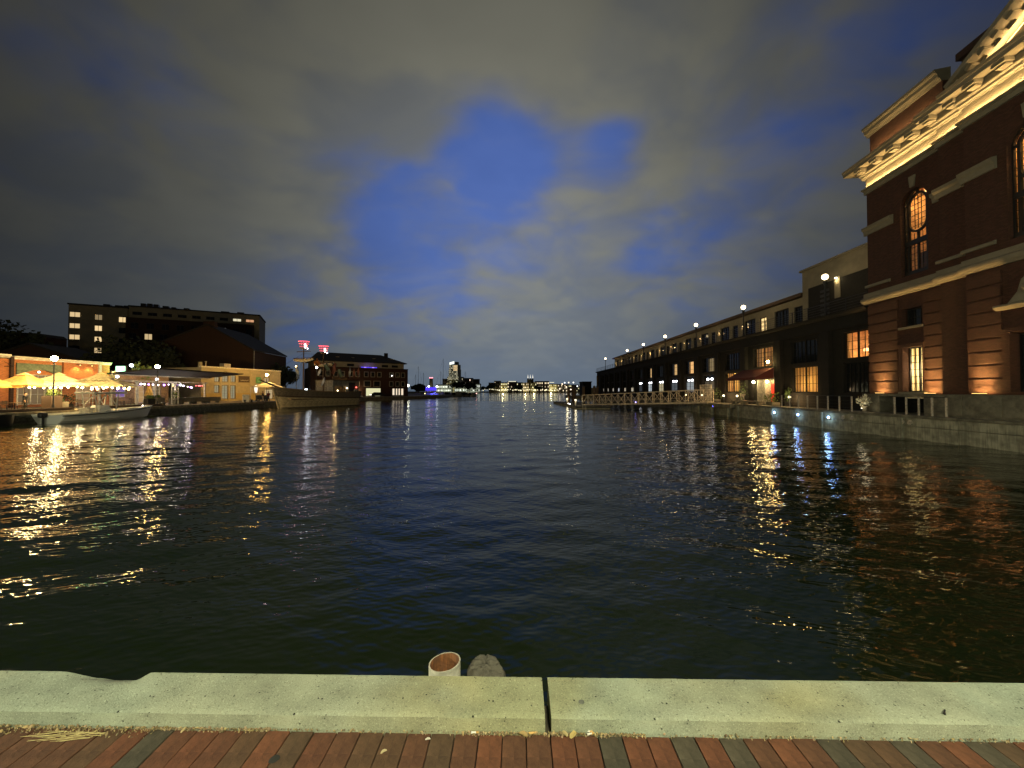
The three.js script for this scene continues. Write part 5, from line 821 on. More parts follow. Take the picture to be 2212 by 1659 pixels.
// street lamps of the left bank
globeLamp('street_lamp', 'bright acorn street lamp above the pale umbrella', 'acorn lamps on the left bank', [-45, GL, -37.7], 5.05, 0.245, [1, 0.7, 0.3], 340, 150, { arm: 1 });
globeLamp('street_lamp', 'yellow acorn street lamp over the porch roof', 'acorn lamps on the left bank', [-45, GL, -48.7], 4.92, 0.245, [1, 0.64, 0.18], 420, 230, { arm: 1 });
globeLamp('street_lamp', 'orange acorn street lamp before the beige building', 'acorn lamps on the left bank', [-47.9, GL, -75], 5.0, 0.245, [1, 0.55, 0.12], 170, 190, { arm: 1 });
globeLamp('street_lamp', 'street lamp glowing among the ship flags', 'acorn lamps on the left bank', [at(1167, 0, 84).x, GL, -84], 7.3, 0.245, [1, 0.62, 0.22], 60, 30, { arm: 1 });
globeLamp('street_lamp', 'white street lamp on a tall pole behind the ship', 'acorn lamps on the left bank', [at(1246, 0, 96).x, GL, -96], 7.8, 0.245, [0.88, 0.95, 1], 40, 20, { arm: 1 });

// ================================================================ beige building by the ship
{
  const u = V(4.5, 0, -17).normalize(), t = thing('beige_building', 'low beige building with brown framed windows and a dark sign beside the ship', 'building', [-57.5, GL, -71], Math.atan2(17, 4.5)), L = 17.5, H = 6.3;
  const wins = [[2.4, 3.43, 3.6, 5.05], [3.88, 5.2, 3.6, 5.05], [5.62, 6.74, 3.6, 5.05], [2.4, 3.43, 1.5, 3.05], [3.88, 5.2, 0.3, 3.05], [5.62, 6.74, 0.3, 3.05], [13.2, 14.6, 3.4, 4.9], [13.4, 15.6, 0.1, 2.3]];
  part(t, 'stucco_wall', wallWith(0, L, 0, H, -0.35, 0, wins), M.stucco); for (const g of [bx(0, 0.35, 0, H, -10, -0.36), bx(L - 0.35, L, 0, H, -10, -0.36)]) part(t, 'side_wall', g, M.stucco); part(t, 'flat_roof', bx(0.35, L - 0.35, H - 0.4, H - 0.2, -10, -0.36), M.roof);
  part(t, 'parapet_coping', swept([[-0.4, H], [0.1, H], [0.16, H + 0.14], [0.2, H + 0.24], [-0.4, H + 0.26]], -0.1, L + 0.1), M.white);
  part(t, 'pier_strip', bx(9.85, 10.05, 0, H - 0.01, 0.003, 0.06), M.stucco);
  const brown = mat([0.14, 0.1, 0.04], 0.7);
  wins.forEach(([a, b, c, d], i) => glazing(t, i > 5 ? 'doorway_window' : 'window', a, b, c, d, -0.1, { cols: 2, rows: d - c > 2 ? 5 : 3, frame: 0.12, fm: brown, lit: i === 7 ? 0.5 : i === 6 ? 0.45 : 0.26, colour: i > 5 ? [1, 0.75, 0.4] : [0.95, 0.92, 0.6] }));
  part(t, 'wainscot', wallWith(0.02, L - 0.02, 0, 1.45, 0.004, 0.05, wins.filter((w) => w[2] < 1.5)), mat([0.32, 0.24, 0.1], 0.9));
  const oval = group(t, 'oval_vent'); part(oval, 'rim', new THREE.TorusGeometry(0.3, 0.06, 6, 20).scale(1.2, 0.7, 1).translate(4.5, 5.5, 0.05), brown);
  const sg = thing('wall_sign', 'dark rectangular wall sign with pale script on the beige building', 'sign', [-57.5 + u.x * 8.45 + 0.08, GL + 4.3, -71 + u.z * 8.45], Math.atan2(17, 4.5)); part(sg, 'board', rb(-1.2, 1.2, -0.62, 0.62, 0.02, 0.08, 0.02), mat([0.045, 0.025, 0.012], 0.6)); part(sg, 'frame', [bx(-1.26, 1.26, 0.6, 0.68, 0.0, 0.12), bx(-1.26, 1.26, -0.68, -0.6, 0.0, 0.12)], brown);
  const sc = []; let pv = null; for (let i = 0; i < 30; i++) { const v = V(-0.95 + i * 0.065, -0.25 + 0.09 * Math.sin(i * 1.7) + (i % 9 === 0 ? 0.12 : 0), 0.1); if (pv) sc.push(bar(pv, v, 0.022, 0.022, 4)); pv = v; } part(sg, 'script_lettering', sc, M.white);
  const gs = thing('green_sign', 'square green sign on the beige wall left of the orange lamp', 'sign', [-57.5 + u.x * 11.75 + 0.08, GL + 4.2, -71 + u.z * 11.75], Math.atan2(17, 4.5)); part(gs, 'board', rb(-0.62, 0.62, -0.65, 0.65, 0.02, 0.07, 0.02), mat([0.1, 0.3, 0.13], 0.7)); part(gs, 'emblem', new THREE.TorusGeometry(0.32, 0.08, 6, 18).translate(0, 0, 0.09), mat([0.2, 0.42, 0.25], 0.7));
  part(t, 'roof_vent', [rb(5.4, 6.8, H - 0.2, H + 1.1, -2.6, -1.4, 0.05)], M.galv); part(t, 'roof_pipe', [bar(V(1.9, H - 0.2, -1.5), V(1.9, H + 1.1, -1.5), 0.08), lathe([[0.16, 0], [0.2, 0.12], [0, 0.2]], 10).translate(1.9, H + 1.1, -1.5)], M.galv); part(t, 'chimney', rb(0.02, 0.5, H + 0.02, H + 1.0, -0.9, -0.45, 0.03), M.stucco);
  const lb = thing('oval_lantern', 'tall white glowing lantern post before the beige building', 'lantern', [at(1008, 0, 72).x, GL, -72]); part(lb, 'post', bar(V(0, 0, 0), V(0, 1.5, 0), 0.05), M.steel); part(lb, 'lamp_shade', lathe([[0, 1.5], [0.17, 1.56], [0.27, 2.2], [0.27, 2.75], [0.12, 2.98], [0, 3.0]], 14), glow(1, 0.95, 0.8, 1.2)); lampLight(lb, 0, 2.3, 0.45, [1, 0.93, 0.75], 3, 0.35);
  const gz = thing('grey_canopy_tent', 'grey peaked canopy tent between the beige building and the ship', 'tent', [at(1058, 0, 74).x, GL, -74], 0.3); part(gz, 'roof', [new THREE.ConeGeometry(3.4, 1.1, 4, 1, true).rotateY(Math.PI / 4).translate(0, 3.1, 0)], mat([0.3, 0.29, 0.27], 0.9, { side: THREE.DoubleSide })); for (const [x, z] of [[-2.3, -2.3], [2.3, -2.3], [-2.3, 2.3], [2.3, 2.3]]) part(gz, 'pole', bar(V(x, 0, z), V(x, 2.58, z), 0.05), M.galv);
  const cr = thing('covered_cart', 'dark covered cart parked on the quay by the ship bow', 'cart', [at(1032, 0, 69).x, GL, -69], 0.6); part(cr, 'cover', rb(-0.9, 0.9, 0.35, 1.15, -0.6, 0.6, 0.15, 3), M.black); for (const x of [-0.6, 0.6]) for (const z of [-0.55, 0.55]) part(cr, 'wheel', new THREE.TorusGeometry(0.2, 0.07, 8, 16).translate(x, 0.27, z), M.black);
}

// ================================================================ boats
// hull skin lofted through stations; y(u, v) with u along the length and v from keel to rail
function loft(n, m, f, close = true) {
  const P = [], I = [];
  for (let i = 0; i <= n; i++) for (let s = -1; s <= 1; s += 2) for (let j = 0; j <= m; j++) { const [x, y, z] = f(i / n, j / m); P.push(x, y, s * z); }
  const w = 2 * (m + 1);
  for (let i = 0; i < n; i++) for (let s = 0; s < 2; s++) for (let j = 0; j < m; j++) { const a = i * w + s * (m + 1) + j, b = a + 1, c = a + w, d = b + w; s ? I.push(a, c, b, b, c, d) : I.push(a, b, c, b, d, c); }
  if (close) for (const i of [0, n]) for (let j = 0; j < m; j++) { const a = i * w + j, b = a + 1, c = a + m + 1, d = c + 1; i ? I.push(a, b, c, b, d, c) : I.push(a, c, b, b, c, d); }
  const g = new THREE.BufferGeometry(); g.setAttribute('position', new THREE.Float32BufferAttribute(P, 3)); g.setIndex(I); g.computeVertexNormals(); return g;
}
{ // centre-console motor boat, bow pointing away along the quay
  const L = 9.4, t = thing('motor_boat', 'white centre console motor boat moored along the left stone quay', 'boat', [-41.0, WATER, -33.9], Math.PI / 2);
  const half = (u) => 1.3 * Math.pow(1 - Math.pow(u, 3.2), 0.8) + 0.02, rail = (u) => 0.78 + 0.42 * u * u;
  part(t, 'hull', loft(26, 8, (u, v) => { const b = half(u), y = lerp(-0.35 + 0.45 * Math.pow(u, 4), rail(u), v); return [L * u + (v - 0.2) * 0.55 * Math.pow(u, 5) - (1 - v) * 0.0, y, b * Math.pow(v, 0.42) * lerp(0.94, 1.05, v)]; }), M.gelcoat);
  part(t, 'deck', [prism([...Array.from({ length: 15 }, (_, k) => [L * (0.55 + 0.45 * k / 14), half(0.55 + 0.45 * k / 14)]), ...Array.from({ length: 15 }, (_, k) => [L * (1 - 0.45 * k / 14), -half(1 - 0.45 * k / 14)])], 0, 0.05).rotateX(-Math.PI / 2).translate(0, 0.85, 0)], M.gelcoat);
  part(t, 'cockpit_floor', bx(0.1, L * 0.56, 0.2, 0.25, -1.15, 1.15), M.white);
  part(t, 'gunwale', [...Array.from({ length: 20 }, (_, k) => { const a = k / 20, b = (k + 1) / 20; return [-1, 1].map((s) => sbar(V(L * a, rail(a) + 0.03, s * (half(a) * 1.05 - 0.05)), V(L * b + 0.44 * Math.pow(b, 5), rail(b) + 0.03, s * (half(b) * 1.05 - 0.05)), 0.14, 0.07)); }).flat()], M.gelcoat);
  part(t, 'rub_stripe', [...Array.from({ length: 20 }, (_, k) => { const a = k / 20, b = (k + 1) / 20; return [-1, 1].map((s) => sbar(V(L * a, rail(a) - 0.1, s * half(a) * 1.055), V(L * b + 0.4 * Math.pow(b, 5), rail(b) - 0.1, s * half(b) * 1.055), 0.03, 0.06)); }).flat()], M.black);
  const co = part(t, 'console', prism([[0, 0], [1.25, 0], [1.1, 0.75], [0.75, 1.15], [0.2, 1.2], [0, 0.9]], -0.5, 0.5, 0.05).translate(3.9, 0.25, 0), M.gelcoat); part(co, 'hatch', new THREE.CylinderGeometry(0.24, 0.24, 0.02, 20).scale(1.5, 1, 0.8).rotateX(Math.PI / 2).translate(4.6, 0.75, 0.565), M.black); part(co, 'windscreen', prism([[0.5, 1.2], [0.95, 1.1], [0.72, 1.75], [0.66, 1.75]], -0.46, 0.46).translate(3.9, 0.25, 0), M.pane);
  const tt = group(t, 't_top'); part(tt, 'hard_top', rb(2.9, 6.1, 2.62, 2.82, -1.0, 1.0, 0.07), M.white); const leg = []; for (const z of [-0.62, 0.62]) leg.push(bar(V(3.6, 0.3, z), V(3.3, 2.62, z), 0.05), bar(V(5.2, 0.3, z), V(5.5, 2.62, z), 0.05), bar(V(3.45, 1.5, z), V(4.4, 2.62, z), 0.045), bar(V(5.3, 1.5, z), V(4.5, 2.62, z), 0.045)); part(tt, 'frame', leg, M.white);
  part(t, 'leaning_post', [rb(2.9, 3.3, 0.25, 1.15, -0.5, 0.5, 0.05), rb(2.8, 3.4, 1.152, 1.3, -0.55, 0.55, 0.06)], M.white); part(t, 'bow_seat', rb(5.6, 7.0, 0.87, 1.02, -0.7, 0.7, 0.06), M.white);
  for (const z of [0]) { const o = group(t, 'outboard'); part(o, 'cowl', rb(-0.62, -0.02, 0.55, 1.05, z - 0.22, z + 0.22, 0.18, 4), M.black); part(o, 'leg', rb(-0.36, -0.18, -0.6, 0.57, z - 0.05, z + 0.05, 0.03), M.black); }
  part(t, 'nav_light_bulb', ball(0.05, 8.2, 1.32, 0.55, 8, 6), glow(1, 0.9, 0.7, 14));
  solid('mooring_line', 'mooring line from the motor boat bow to the quay cleat', 'rope', new THREE.TubeGeometry(new THREE.CatmullRomCurve3([V(-41.4, -0.25, -42.4), V(-42.2, -0.55, -44.5), V(-43.1, GL + 0.3, -47.5)]), 14, 0.018, 5), M.sail);
  const dk = thing('dark_skiff', 'dark low skiff lying in shadow left of the motor boat', 'boat', [-41.3, WATER, -24.6], Math.PI / 2 + 0.02, null); part(dk, 'hull', loft(16, 5, (u, v) => [7.2 * u, lerp(-0.25, 0.95, v), (0.95 * Math.pow(1 - Math.pow(Math.abs(u - 0.4) / 0.62, 4), 0.6) + 0.02) * Math.pow(v, 0.4)]), M.darkPaint); part(dk, 'thwart', [bx(2, 2.3, 0.6, 0.65, -0.8, 0.8), bx(4, 4.3, 0.6, 0.65, -0.8, 0.8)], M.woodDark);
}
{ // tour ship with two masts
  const L = 16.3, t = thing('pirate_tour_ship', 'wooden two masted tour ship with furled sails and red lit crow nests', 'ship', [-38.4, WATER, -63.5], Math.atan2(15.4, 5.5));
  const half = (u) => 2.4 * Math.pow(Math.sin(Math.PI * Math.min(1, 0.03 + u * 0.62)), 0.55) * (u < 0.05 ? 0.6 + 8 * u : 1), sheer = (u) => 3.45 - 2.2 * u + 1.55 * u * u, rub = (u) => 2.1 - 0.9 * u + 0.4 * u * u, rake = (u, y) => -0.35 * y * (1 - u) * (1 - u);
  part(t, 'hull', loft(30, 8, (u, v) => { const y = lerp(-0.8, rub(u), v); return [L * u + rake(u, y), y, half(u) * (0.55 + 0.45 * Math.pow(v, 0.6))]; }), M.hullTan);
  part(t, 'bulwark', loft(30, 3, (u, v) => { const y = lerp(rub(u) + 0.02, sheer(u), v); return [L * u + rake(u, y), y, half(u) * lerp(1.0, 1.06, v)]; }, true), mat([0.2, 0.15, 0.1], 0.85, { map: mott(0.9) }));
  const railGeo = (off, w, f) => Array.from({ length: 24 }, (_, k) => { const a = k / 24, b = (k + 1) / 24; return [-1, 1].map((s) => sbar(V(L * a + rake(a, f(a)), f(a) + off, s * half(a) * 1.04), V(L * b + rake(b, f(b)), f(b) + off, s * half(b) * 1.04), w, w)); }).flat();
  part(t, 'rub_rail', railGeo(0, 0.2, rub), M.woodDark); part(t, 'cap_rail', railGeo(0.06, 0.16, sheer), M.wood); part(t, 'boot_stripe', railGeo(0, 0.12, () => 0.12), M.black);
  part(t, 'deck', bx(0.6, L - 0.1, 1.45, 1.55, -1.9, 1.9), M.wood);
  const tr = part(t, 'bow_plate', [sbar(V(-0.05, 0.0, 0), V(-1.22, 3.4, 0), 0.3)], M.hullTan);
  part(t, 'bowsprit', bar(V(0.6, 3.2, 0), V(-3.6, 4.7, 0), 0.14, 0.07), M.woodDark);
  const cb = group(t, 'stern_cabin'); part(cb, 'wall', [...wallWith(9.2, 16.0, 1.55, 4.9, 2.0, 2.1, [[9.6, 12.4, 2.7, 3.8]]), bx(9.2, 9.3, 1.55, 4.9, -2.0, 1.99), bx(9.2, 16.0, 1.55, 4.9, -2.1, -2.0), bx(15.9, 16, 1.55, 4.9, -1.99, 1.99)], mat([0.3, 0.26, 0.2], 0.85, { map: mott(1.2) })); part(cb, 'roof', bx(9.0, 16.2, 4.9, 5.02, -2.2, 2.2), M.woodDark); part(cb, 'rail', [bx(9.1, 12.8, 5.5, 5.58, 2.05, 2.13), ...Array.from({ length: 14 }, (_, k) => bx(9.15 + k * 0.27, 9.2 + k * 0.27, 5.02, 5.5, 2.06, 2.12))], M.wood); part(cb, 'awning_stripe', [bx(13.2, 14.9, 2.0, 4.6, 2.11, 2.14)], M.black);
  part(cb, 'bench', bx(9.6, 12.4, 2.45, 2.62, 1.2, 1.95), M.white); part(cb, 'lamp_bulb', ball(0.11, 11.3, 3.0, 1.2, 8, 6), glow(1, 0.75, 0.4, 12)); lampLight(cb, 11.2, 3.4, 0.6, WARM, 14, 0.1); part(cb, 'lamp_bulb', ball(0.12, 12.6, 3.5, 2.25, 8, 6), glow(1, 0.85, 0.6, 10)); part(cb, 'red_lamp_bulb', ball(0.11, 15.1, 3.65, 2.25, 8, 6), glow(1, 0.12, 0.08, 8)); part(cb, 'life_ring', new THREE.TorusGeometry(0.32, 0.09, 8, 20).translate(14.9, 2.9, 2.2), M.white);
  const fl = group(t, 'deck_floodlight'); part(fl, 'lamp_globe', ball(0.2, 4.0, 3.15, 1.3, 10, 8), glow(0.85, 0.95, 1, 12)); part(fl, 'stem', bar(V(4.0, 1.55, 1.3), V(4.0, 3.0, 1.3), 0.04), M.steel); lampLight(fl, 4.0, 3.15, 1.75, [0.9, 0.95, 1], 6, 0.35);
  const mast = (x, h, nest, yards) => {
    part(t, 'mast', bar(V(x, 1.5, 0), V(x, h, 0), 0.16, 0.08, 10), M.woodDark);
    const c = group(t, 'crow_nest'), R0 = 0.52, R1 = 0.85, y0 = nest, y1 = nest + 1.35;
    part(c, 'slats', Array.from({ length: 12 }, (_, k) => { const a = k / 12 * 6.283; return bar(V(x + Math.cos(a) * R0, y0, Math.sin(a) * R0), V(x + Math.cos(a) * R1, y1, Math.sin(a) * R1), 0.035, 0.035, 5); }), M.wood); part(c, 'floor', lathe([[0, 0], [R0, 0], [R0, 0.08], [0, 0.08]], 14).translate(x, y0, 0), M.wood);
    for (const [f, r] of [[0.32, 0.022], [0.66, 0.028], [0.98, 0.04]]) part(c, 'red_led_light_ring', new THREE.TorusGeometry(lerp(R0, R1, f) + 0.03, r, 6, 26).rotateX(Math.PI / 2).translate(x, lerp(y0, y1, f), 0), glow(1, 0.1, 0.14, 2.6));
    part(c, 'lamp_bulb', [new THREE.CapsuleGeometry(0.13, 0.6, 4, 10).translate(x, y0 + 0.55, 0.3)], glow(1, 0.92, 0.95, 7)); part(c, 'lamp_bulb', ball(0.12, x + 0.35, y0 + 0.1, 0.5, 8, 6), glow(0.75, 0.8, 1, 7)); lampLight(c, x, y0 + 0.5, 0.7, [1, 0.6, 0.62], 2.5, 0.1);
    for (const [y, w, sail] of yards) { part(t, 'yard', bar(V(x, y, -w), V(x, y, w), 0.07, 0.05), M.woodDark); if (sail) { const g = []; const n = 9; for (let i = 0; i < n; i++) { const f = (i + 0.5) / n * 2 - 1, q = new THREE.SphereGeometry(1, 10, 8).scale(0.3 + 0.06 * (i % 2), 0.3 * (1 - 0.45 * f * f) + 0.05 * (i % 2), w / n * 1.5); g.push(q.translate(x, y - 0.25 - 0.2 * (1 - f * f), f * w * 0.9)); } part(t, 'furled_sail', g, M.sail); } }
  };
  mast(4.6, 10.4, 10.35, [[8.75, 2.4, true], [9.9, 1.6, false]]); mast(9.0, 10.0, 10.0, [[8.2, 2.3, true]]);
  const rig = []; const ln = (a, b) => rig.push(bar(a, b, 0.018, 0.018, 4)); ln(V(-3.4, 4.6, 0), V(4.6, 9.6, 0)); ln(V(4.6, 9.6, 0), V(9, 9.6, 0)); ln(V(9, 9.6, 0), V(16, 5.0, 0)); for (const z of [-2, 2]) for (const dx of [-1.1, -0.3, 0.5, 1.3]) { ln(V(4.6 + dx, 2.6, z), V(4.6, 9.0, 0)); ln(V(9 + dx, 2.5, z), V(9, 8.8, 0)); } part(t, 'rigging', rig, M.black);
  const flag = (x, y, z, w, h, m, tilt) => { const g = new THREE.PlaneGeometry(w, h, 8, 6), p = g.attributes.position; for (let i = 0; i < p.count; i++) p.setZ(i, 0.12 * Math.sin(p.getX(i) * 7 + p.getY(i) * 3)); g.computeVertexNormals(); part(t, 'hanging_flag', g.rotateZ(tilt).translate(x, y, z), m); };
  const fw = mat([0.62, 0.6, 0.62], 0.95, { side: THREE.DoubleSide }), fo = mat([0.75, 0.24, 0.06], 0.95, { side: THREE.DoubleSide }), fr = mat([0.45, 0.16, 0.1], 0.95, { side: THREE.DoubleSide }), fg = mat([0.25, 0.3, 0.2], 0.95, { side: THREE.DoubleSide });
  flag(2.1, 6.2, 1.4, 0.5, 2.4, fw, 0.08); flag(6.4, 8.0, 1.2, 1.2, 1.2, fo, 0.7); flag(6.6, 6.3, 1.5, 0.35, 1.2, fw, -0.5); flag(7.2, 4.6, 1.8, 0.35, 1.6, fw, -0.4); flag(10.6, 7.2, 1.0, 0.7, 2.2, fr, -0.35); flag(11.9, 6.3, 1.2, 0.8, 1.7, fg, 0.15); flag(13.6, 6.6, 2.0, 0.3, 2.3, fw, 0.02); flag(14.7, 6.5, 2.0, 0.35, 2.2, fr, 0.03); flag(15.9, 6.8, 2.0, 0.4, 2.6, fr, -0.1); flag(8.3, 7.3, 1.5, 0.9, 1.3, fg, 0.4);
}

// ================================================================ people on the quay
function person(label, pos, turn, shirt, trousers, skin, hair, pose) {
  const t = thing('person', label, 'person', pos, turn, 'people standing on the quay');
  const J = { hip: [0, 0.93, 0], chest: [0, 1.3, 0.01], neck: [0, 1.46, 0], head: [0, 1.62, 0.02], ...pose };
  const bones = [[J.hip, J.chest, 0.145, 0.165], [J.chest, J.neck, 0.13, 0.055], [J.neck, J.head, 0.055, 0.06], [J.head, [J.head[0], J.head[1] + 0.05, J.head[2]], 0.098, 0.09]];
  for (const s of [-1, 1]) { const kn = [s * 0.1, 0.5, 0.03], ft = [s * 0.11, 0.08, -0.01], sh = [s * 0.19, 1.4, 0], el = pose?.el?.[s > 0 ? 1 : 0] ?? [s * 0.25, 1.12, -0.03], ha = pose?.ha?.[s > 0 ? 1 : 0] ?? [s * 0.24, 0.88, 0.05]; bones.push([[s * 0.085, 0.9, 0], kn, 0.1, 0.065], [kn, ft, 0.065, 0.045], [ft, [s * 0.12, 0.04, 0.16], 0.045, 0.04], [[s * 0.08, 1.38, 0], sh, 0.08, 0.065], [sh, el, 0.06, 0.045], [el, ha, 0.045, 0.032], [ha, [ha[0], ha[1] - 0.09, ha[2] + 0.02], 0.04, 0.022]); }
  const N = 56, S = 0.95, mc = new MarchingCubes(N, M.black, false, false, 60000); mc.isolation = 0; mc.reset();
  for (let z = 0, o = 0; z < N; z++) for (let y = 0; y < N; y++) for (let x = 0; x < N; x++, o++) {
    const px = (x / N * 2 - 1) * S, py = (y / N * 2 - 1) * S + 0.88, pz = (z / N * 2 - 1) * S; let acc = 0;
    for (const [a, b, r0, r1] of bones) { const dx = b[0] - a[0], dy = b[1] - a[1], dz = b[2] - a[2], h = clamp(((px - a[0]) * dx + (py - a[1]) * dy + (pz - a[2]) * dz) / (dx * dx + dy * dy + dz * dz), 0, 1), d = Math.hypot(px - a[0] - dx * h, py - a[1] - dy * h, pz - a[2] - dz * h) - lerp(r0, r1, h); acc += Math.exp(-32 * d); }
    mc.field[o] = Math.log(acc) / 32;
  }
  mc.update();
  const n = mc.count, g = new THREE.BufferGeometry(), P = mc.positionArray.slice(0, n * 3), C = new Float32Array(n * 3);
  for (let i = 0; i < n; i++) { P[i * 3] *= S; P[i * 3 + 1] = P[i * 3 + 1] * S + 0.88; P[i * 3 + 2] *= S; const y = P[i * 3 + 1]; const c = y > 1.47 ? skin : Math.hypot(P[i * 3]) > 0.2 && y < 1.0 && y > 0.75 ? skin : y > 0.92 ? shirt : y > 0.09 ? trousers : [0.02, 0.02, 0.02]; C.set(c, i * 3); }
  g.setAttribute('position', new THREE.BufferAttribute(P, 3)); g.setAttribute('color', new THREE.BufferAttribute(C, 3)); g.computeVertexNormals();
  const m = new THREE.Mesh(g, new THREE.MeshStandardMaterial({ vertexColors: true, roughness: 0.9 })); m.name = 'body'; m.castShadow = m.receiveShadow = true; t.add(m);
  part(t, 'hair', [new THREE.SphereGeometry(0.105, 14, 10, 0, 6.283, 0, 1.75).rotateX(-0.45).translate(J.head[0], J.head[1] + 0.055, J.head[2] - 0.012)], mat(hair, 0.9));
}
person('person in a dark top and grey trousers standing on the quay by the ship bow', [-43.6, GL + 0.03, -67.2], 1.9, [0.02, 0.02, 0.03], [0.28, 0.25, 0.22], [0.4, 0.24, 0.15], [0.02, 0.015, 0.01]);
person('person in a dark red top standing close beside the other by the ship bow', [-43.3, GL + 0.03, -68.3], 3.6, [0.1, 0.02, 0.02], [0.03, 0.03, 0.04], [0.4, 0.24, 0.15], [0.03, 0.02, 0.012], { ha: [[-0.12, 1.12, 0.22], [0.2, 0.95, 0.1]] });
person('person in black standing at the golden umbrella on the terrace', [at(100, 0, 36.8).x, GL, -36.8], 2.2, [0.015, 0.015, 0.018], [0.02, 0.02, 0.02], [0.4, 0.24, 0.15], [0.02, 0.015, 0.01]);

// ================================================================ houses and trees behind the left bank
function leafTree(name, label, pos, h, r, m, grp, n = 1500, s = 0.55) {
  const t = thing(name, label, 'tree', pos, 0, grp), limbs = [bar(V(0, 0, 0), V(rr(-0.2, 0.2), h * 0.45, rr(-0.2, 0.2)), h * 0.028, h * 0.018)];
  const tips = []; for (let k = 0; k < 6; k++) { const a = k * 1.05 + rr(-0.3, 0.3), e = V(Math.cos(a) * r * 0.6, h * rr(0.55, 0.85), Math.sin(a) * r * 0.6); limbs.push(bar(V(0, h * rr(0.25, 0.45), 0), e, h * 0.013, h * 0.005, 6)); tips.push(e); }
  part(t, 'trunk', limbs, M.bark);
  const g = [], base = new THREE.PlaneGeometry(1, 1, 1, 1); { const p = base.attributes.position; for (let i = 0; i < p.count; i++) p.setZ(i, 0.15 * (i % 2)); }
  tips.push(V(0, h * 0.82, 0), V(rr(-1, 1) * r * 0.4, h * 0.7, rr(-1, 1) * r * 0.4));
  for (let i = 0; i < n; i++) { const c = tips[i % tips.length], v = V(rr(-1, 1), rr(-1, 1), rr(-1, 1)); if (v.length() > 1) { i--; continue; } v.multiply(V(r * 0.5, h * 0.2, r * 0.5)); const k = s * rr(0.5, 1.3); g.push(base.clone().scale(k, k, k).rotateX(rr(0, 3)).rotateY(rr(0, 6)).translate(c.x + v.x, c.y + v.y, c.z + v.z)); }
  part(t, 'crown', g, m); return t;
}
{
  const t = thing('apartment_block', 'large beige and brick apartment block with a few lit windows behind the restaurants', 'building', [-131, GL, -113], Math.atan2(21, 42.5)), H = 27.5;
  part(t, 'beige_wing', bx(0, 13.0, 0, H, -16, 0), M.stuccoGrey); part(t, 'attic_storey', bx(13.0, 47.4, 0, 28.3, -16, -0.8), M.stuccoGrey); part(t, 'brick_front', bx(12.9, 45.9, 0, 24.7, -0.79, 0.9), M.brickDark); part(t, 'rear_wing', bx(47.4, 50, 0, 13.5, -14, -3), M.brickDark);
  part(t, 'roof_edge', [bx(-0.2, 13.1, H, H + 0.4, -16, 0.3), bx(12.9, 47.6, 28.3, 28.7, -16, -0.5)], M.roof);
  const win = (x, y, z, w, h, lit, c) => { const g = group(t, 'window'); part(g, 'frame', [bx(x - w / 2 - 0.1, x + w / 2 + 0.1, y - h / 2 - 0.1, y - h / 2, z, z + 0.1), bx(x - w / 2 - 0.1, x + w / 2 + 0.1, y + h / 2, y + h / 2 + 0.1, z, z + 0.1), bx(x - 0.05, x + 0.05, y - h / 2, y + h / 2, z + 0.06, z + 0.1)], M.steel); part(g, lit ? 'lit_window_pane' : 'window_glass', bx(x - w / 2, x + w / 2, y - h / 2, y + h / 2, z + 0.01, z + 0.05), lit ? glow(...(c ?? [1, 0.72, 0.36]), lit) : M.glassDark); };
  for (let f = 0; f < 6; f++) { const y = 24.6 - f * 3.35; win(1.4, y, 0, 2.1, 1.35, f < 3 ? 0.75 : 0); win(6.5, y - 0.4, 0, 1.5, 1.5, f < 4 ? [0.28, 0.95, 0.9, 0.6][f] : 0); win(12.0, y - 0.7, 0, 1.8, 1.5, f === 0 ? 0.9 : 0); }
  for (let k = 0; k < 9; k++) { const x = 15 + k * 3.7; win(x, 26.3, -0.8, 2.2, 0.8, k === 7 ? 0.8 : k === 8 ? 0.7 : 0, k === 8 ? [1, 0.5, 0.25] : [1, 0.9, 0.6]); for (let f = 0; f < 5; f++) win(x - 0.4 * (f % 2), 22.2 - f * 3.3, 0.9, 1.7, 1.7, (k === 5 || k === 6) && f === 0 ? 0.45 : k === 1 && f === 1 ? 0.6 : 0, k > 4 ? [0.85, 0.85, 0.8] : undefined); }
  for (const [x, w, h] of [[6.5, 1.6, 0.9], [9.2, 1.8, 0.8], [11.2, 1.2, 0.9], [15.2, 1.3, 1.2], [16.8, 1.3, 1.3], [18.4, 1.2, 1.2], [20.6, 1.6, 0.9], [22.8, 1.2, 0.7], [26, 1.5, 0.7], [36, 2.4, 0.6], [40.6, 2.0, 0.7]]) part(t, 'roof_unit', rb(x, x + w, (x < 13 ? H : 28.3) + 0.41, (x < 13 ? H : 28.3) + 0.41 + h, -4, -2.4, 0.1), M.steel);
}
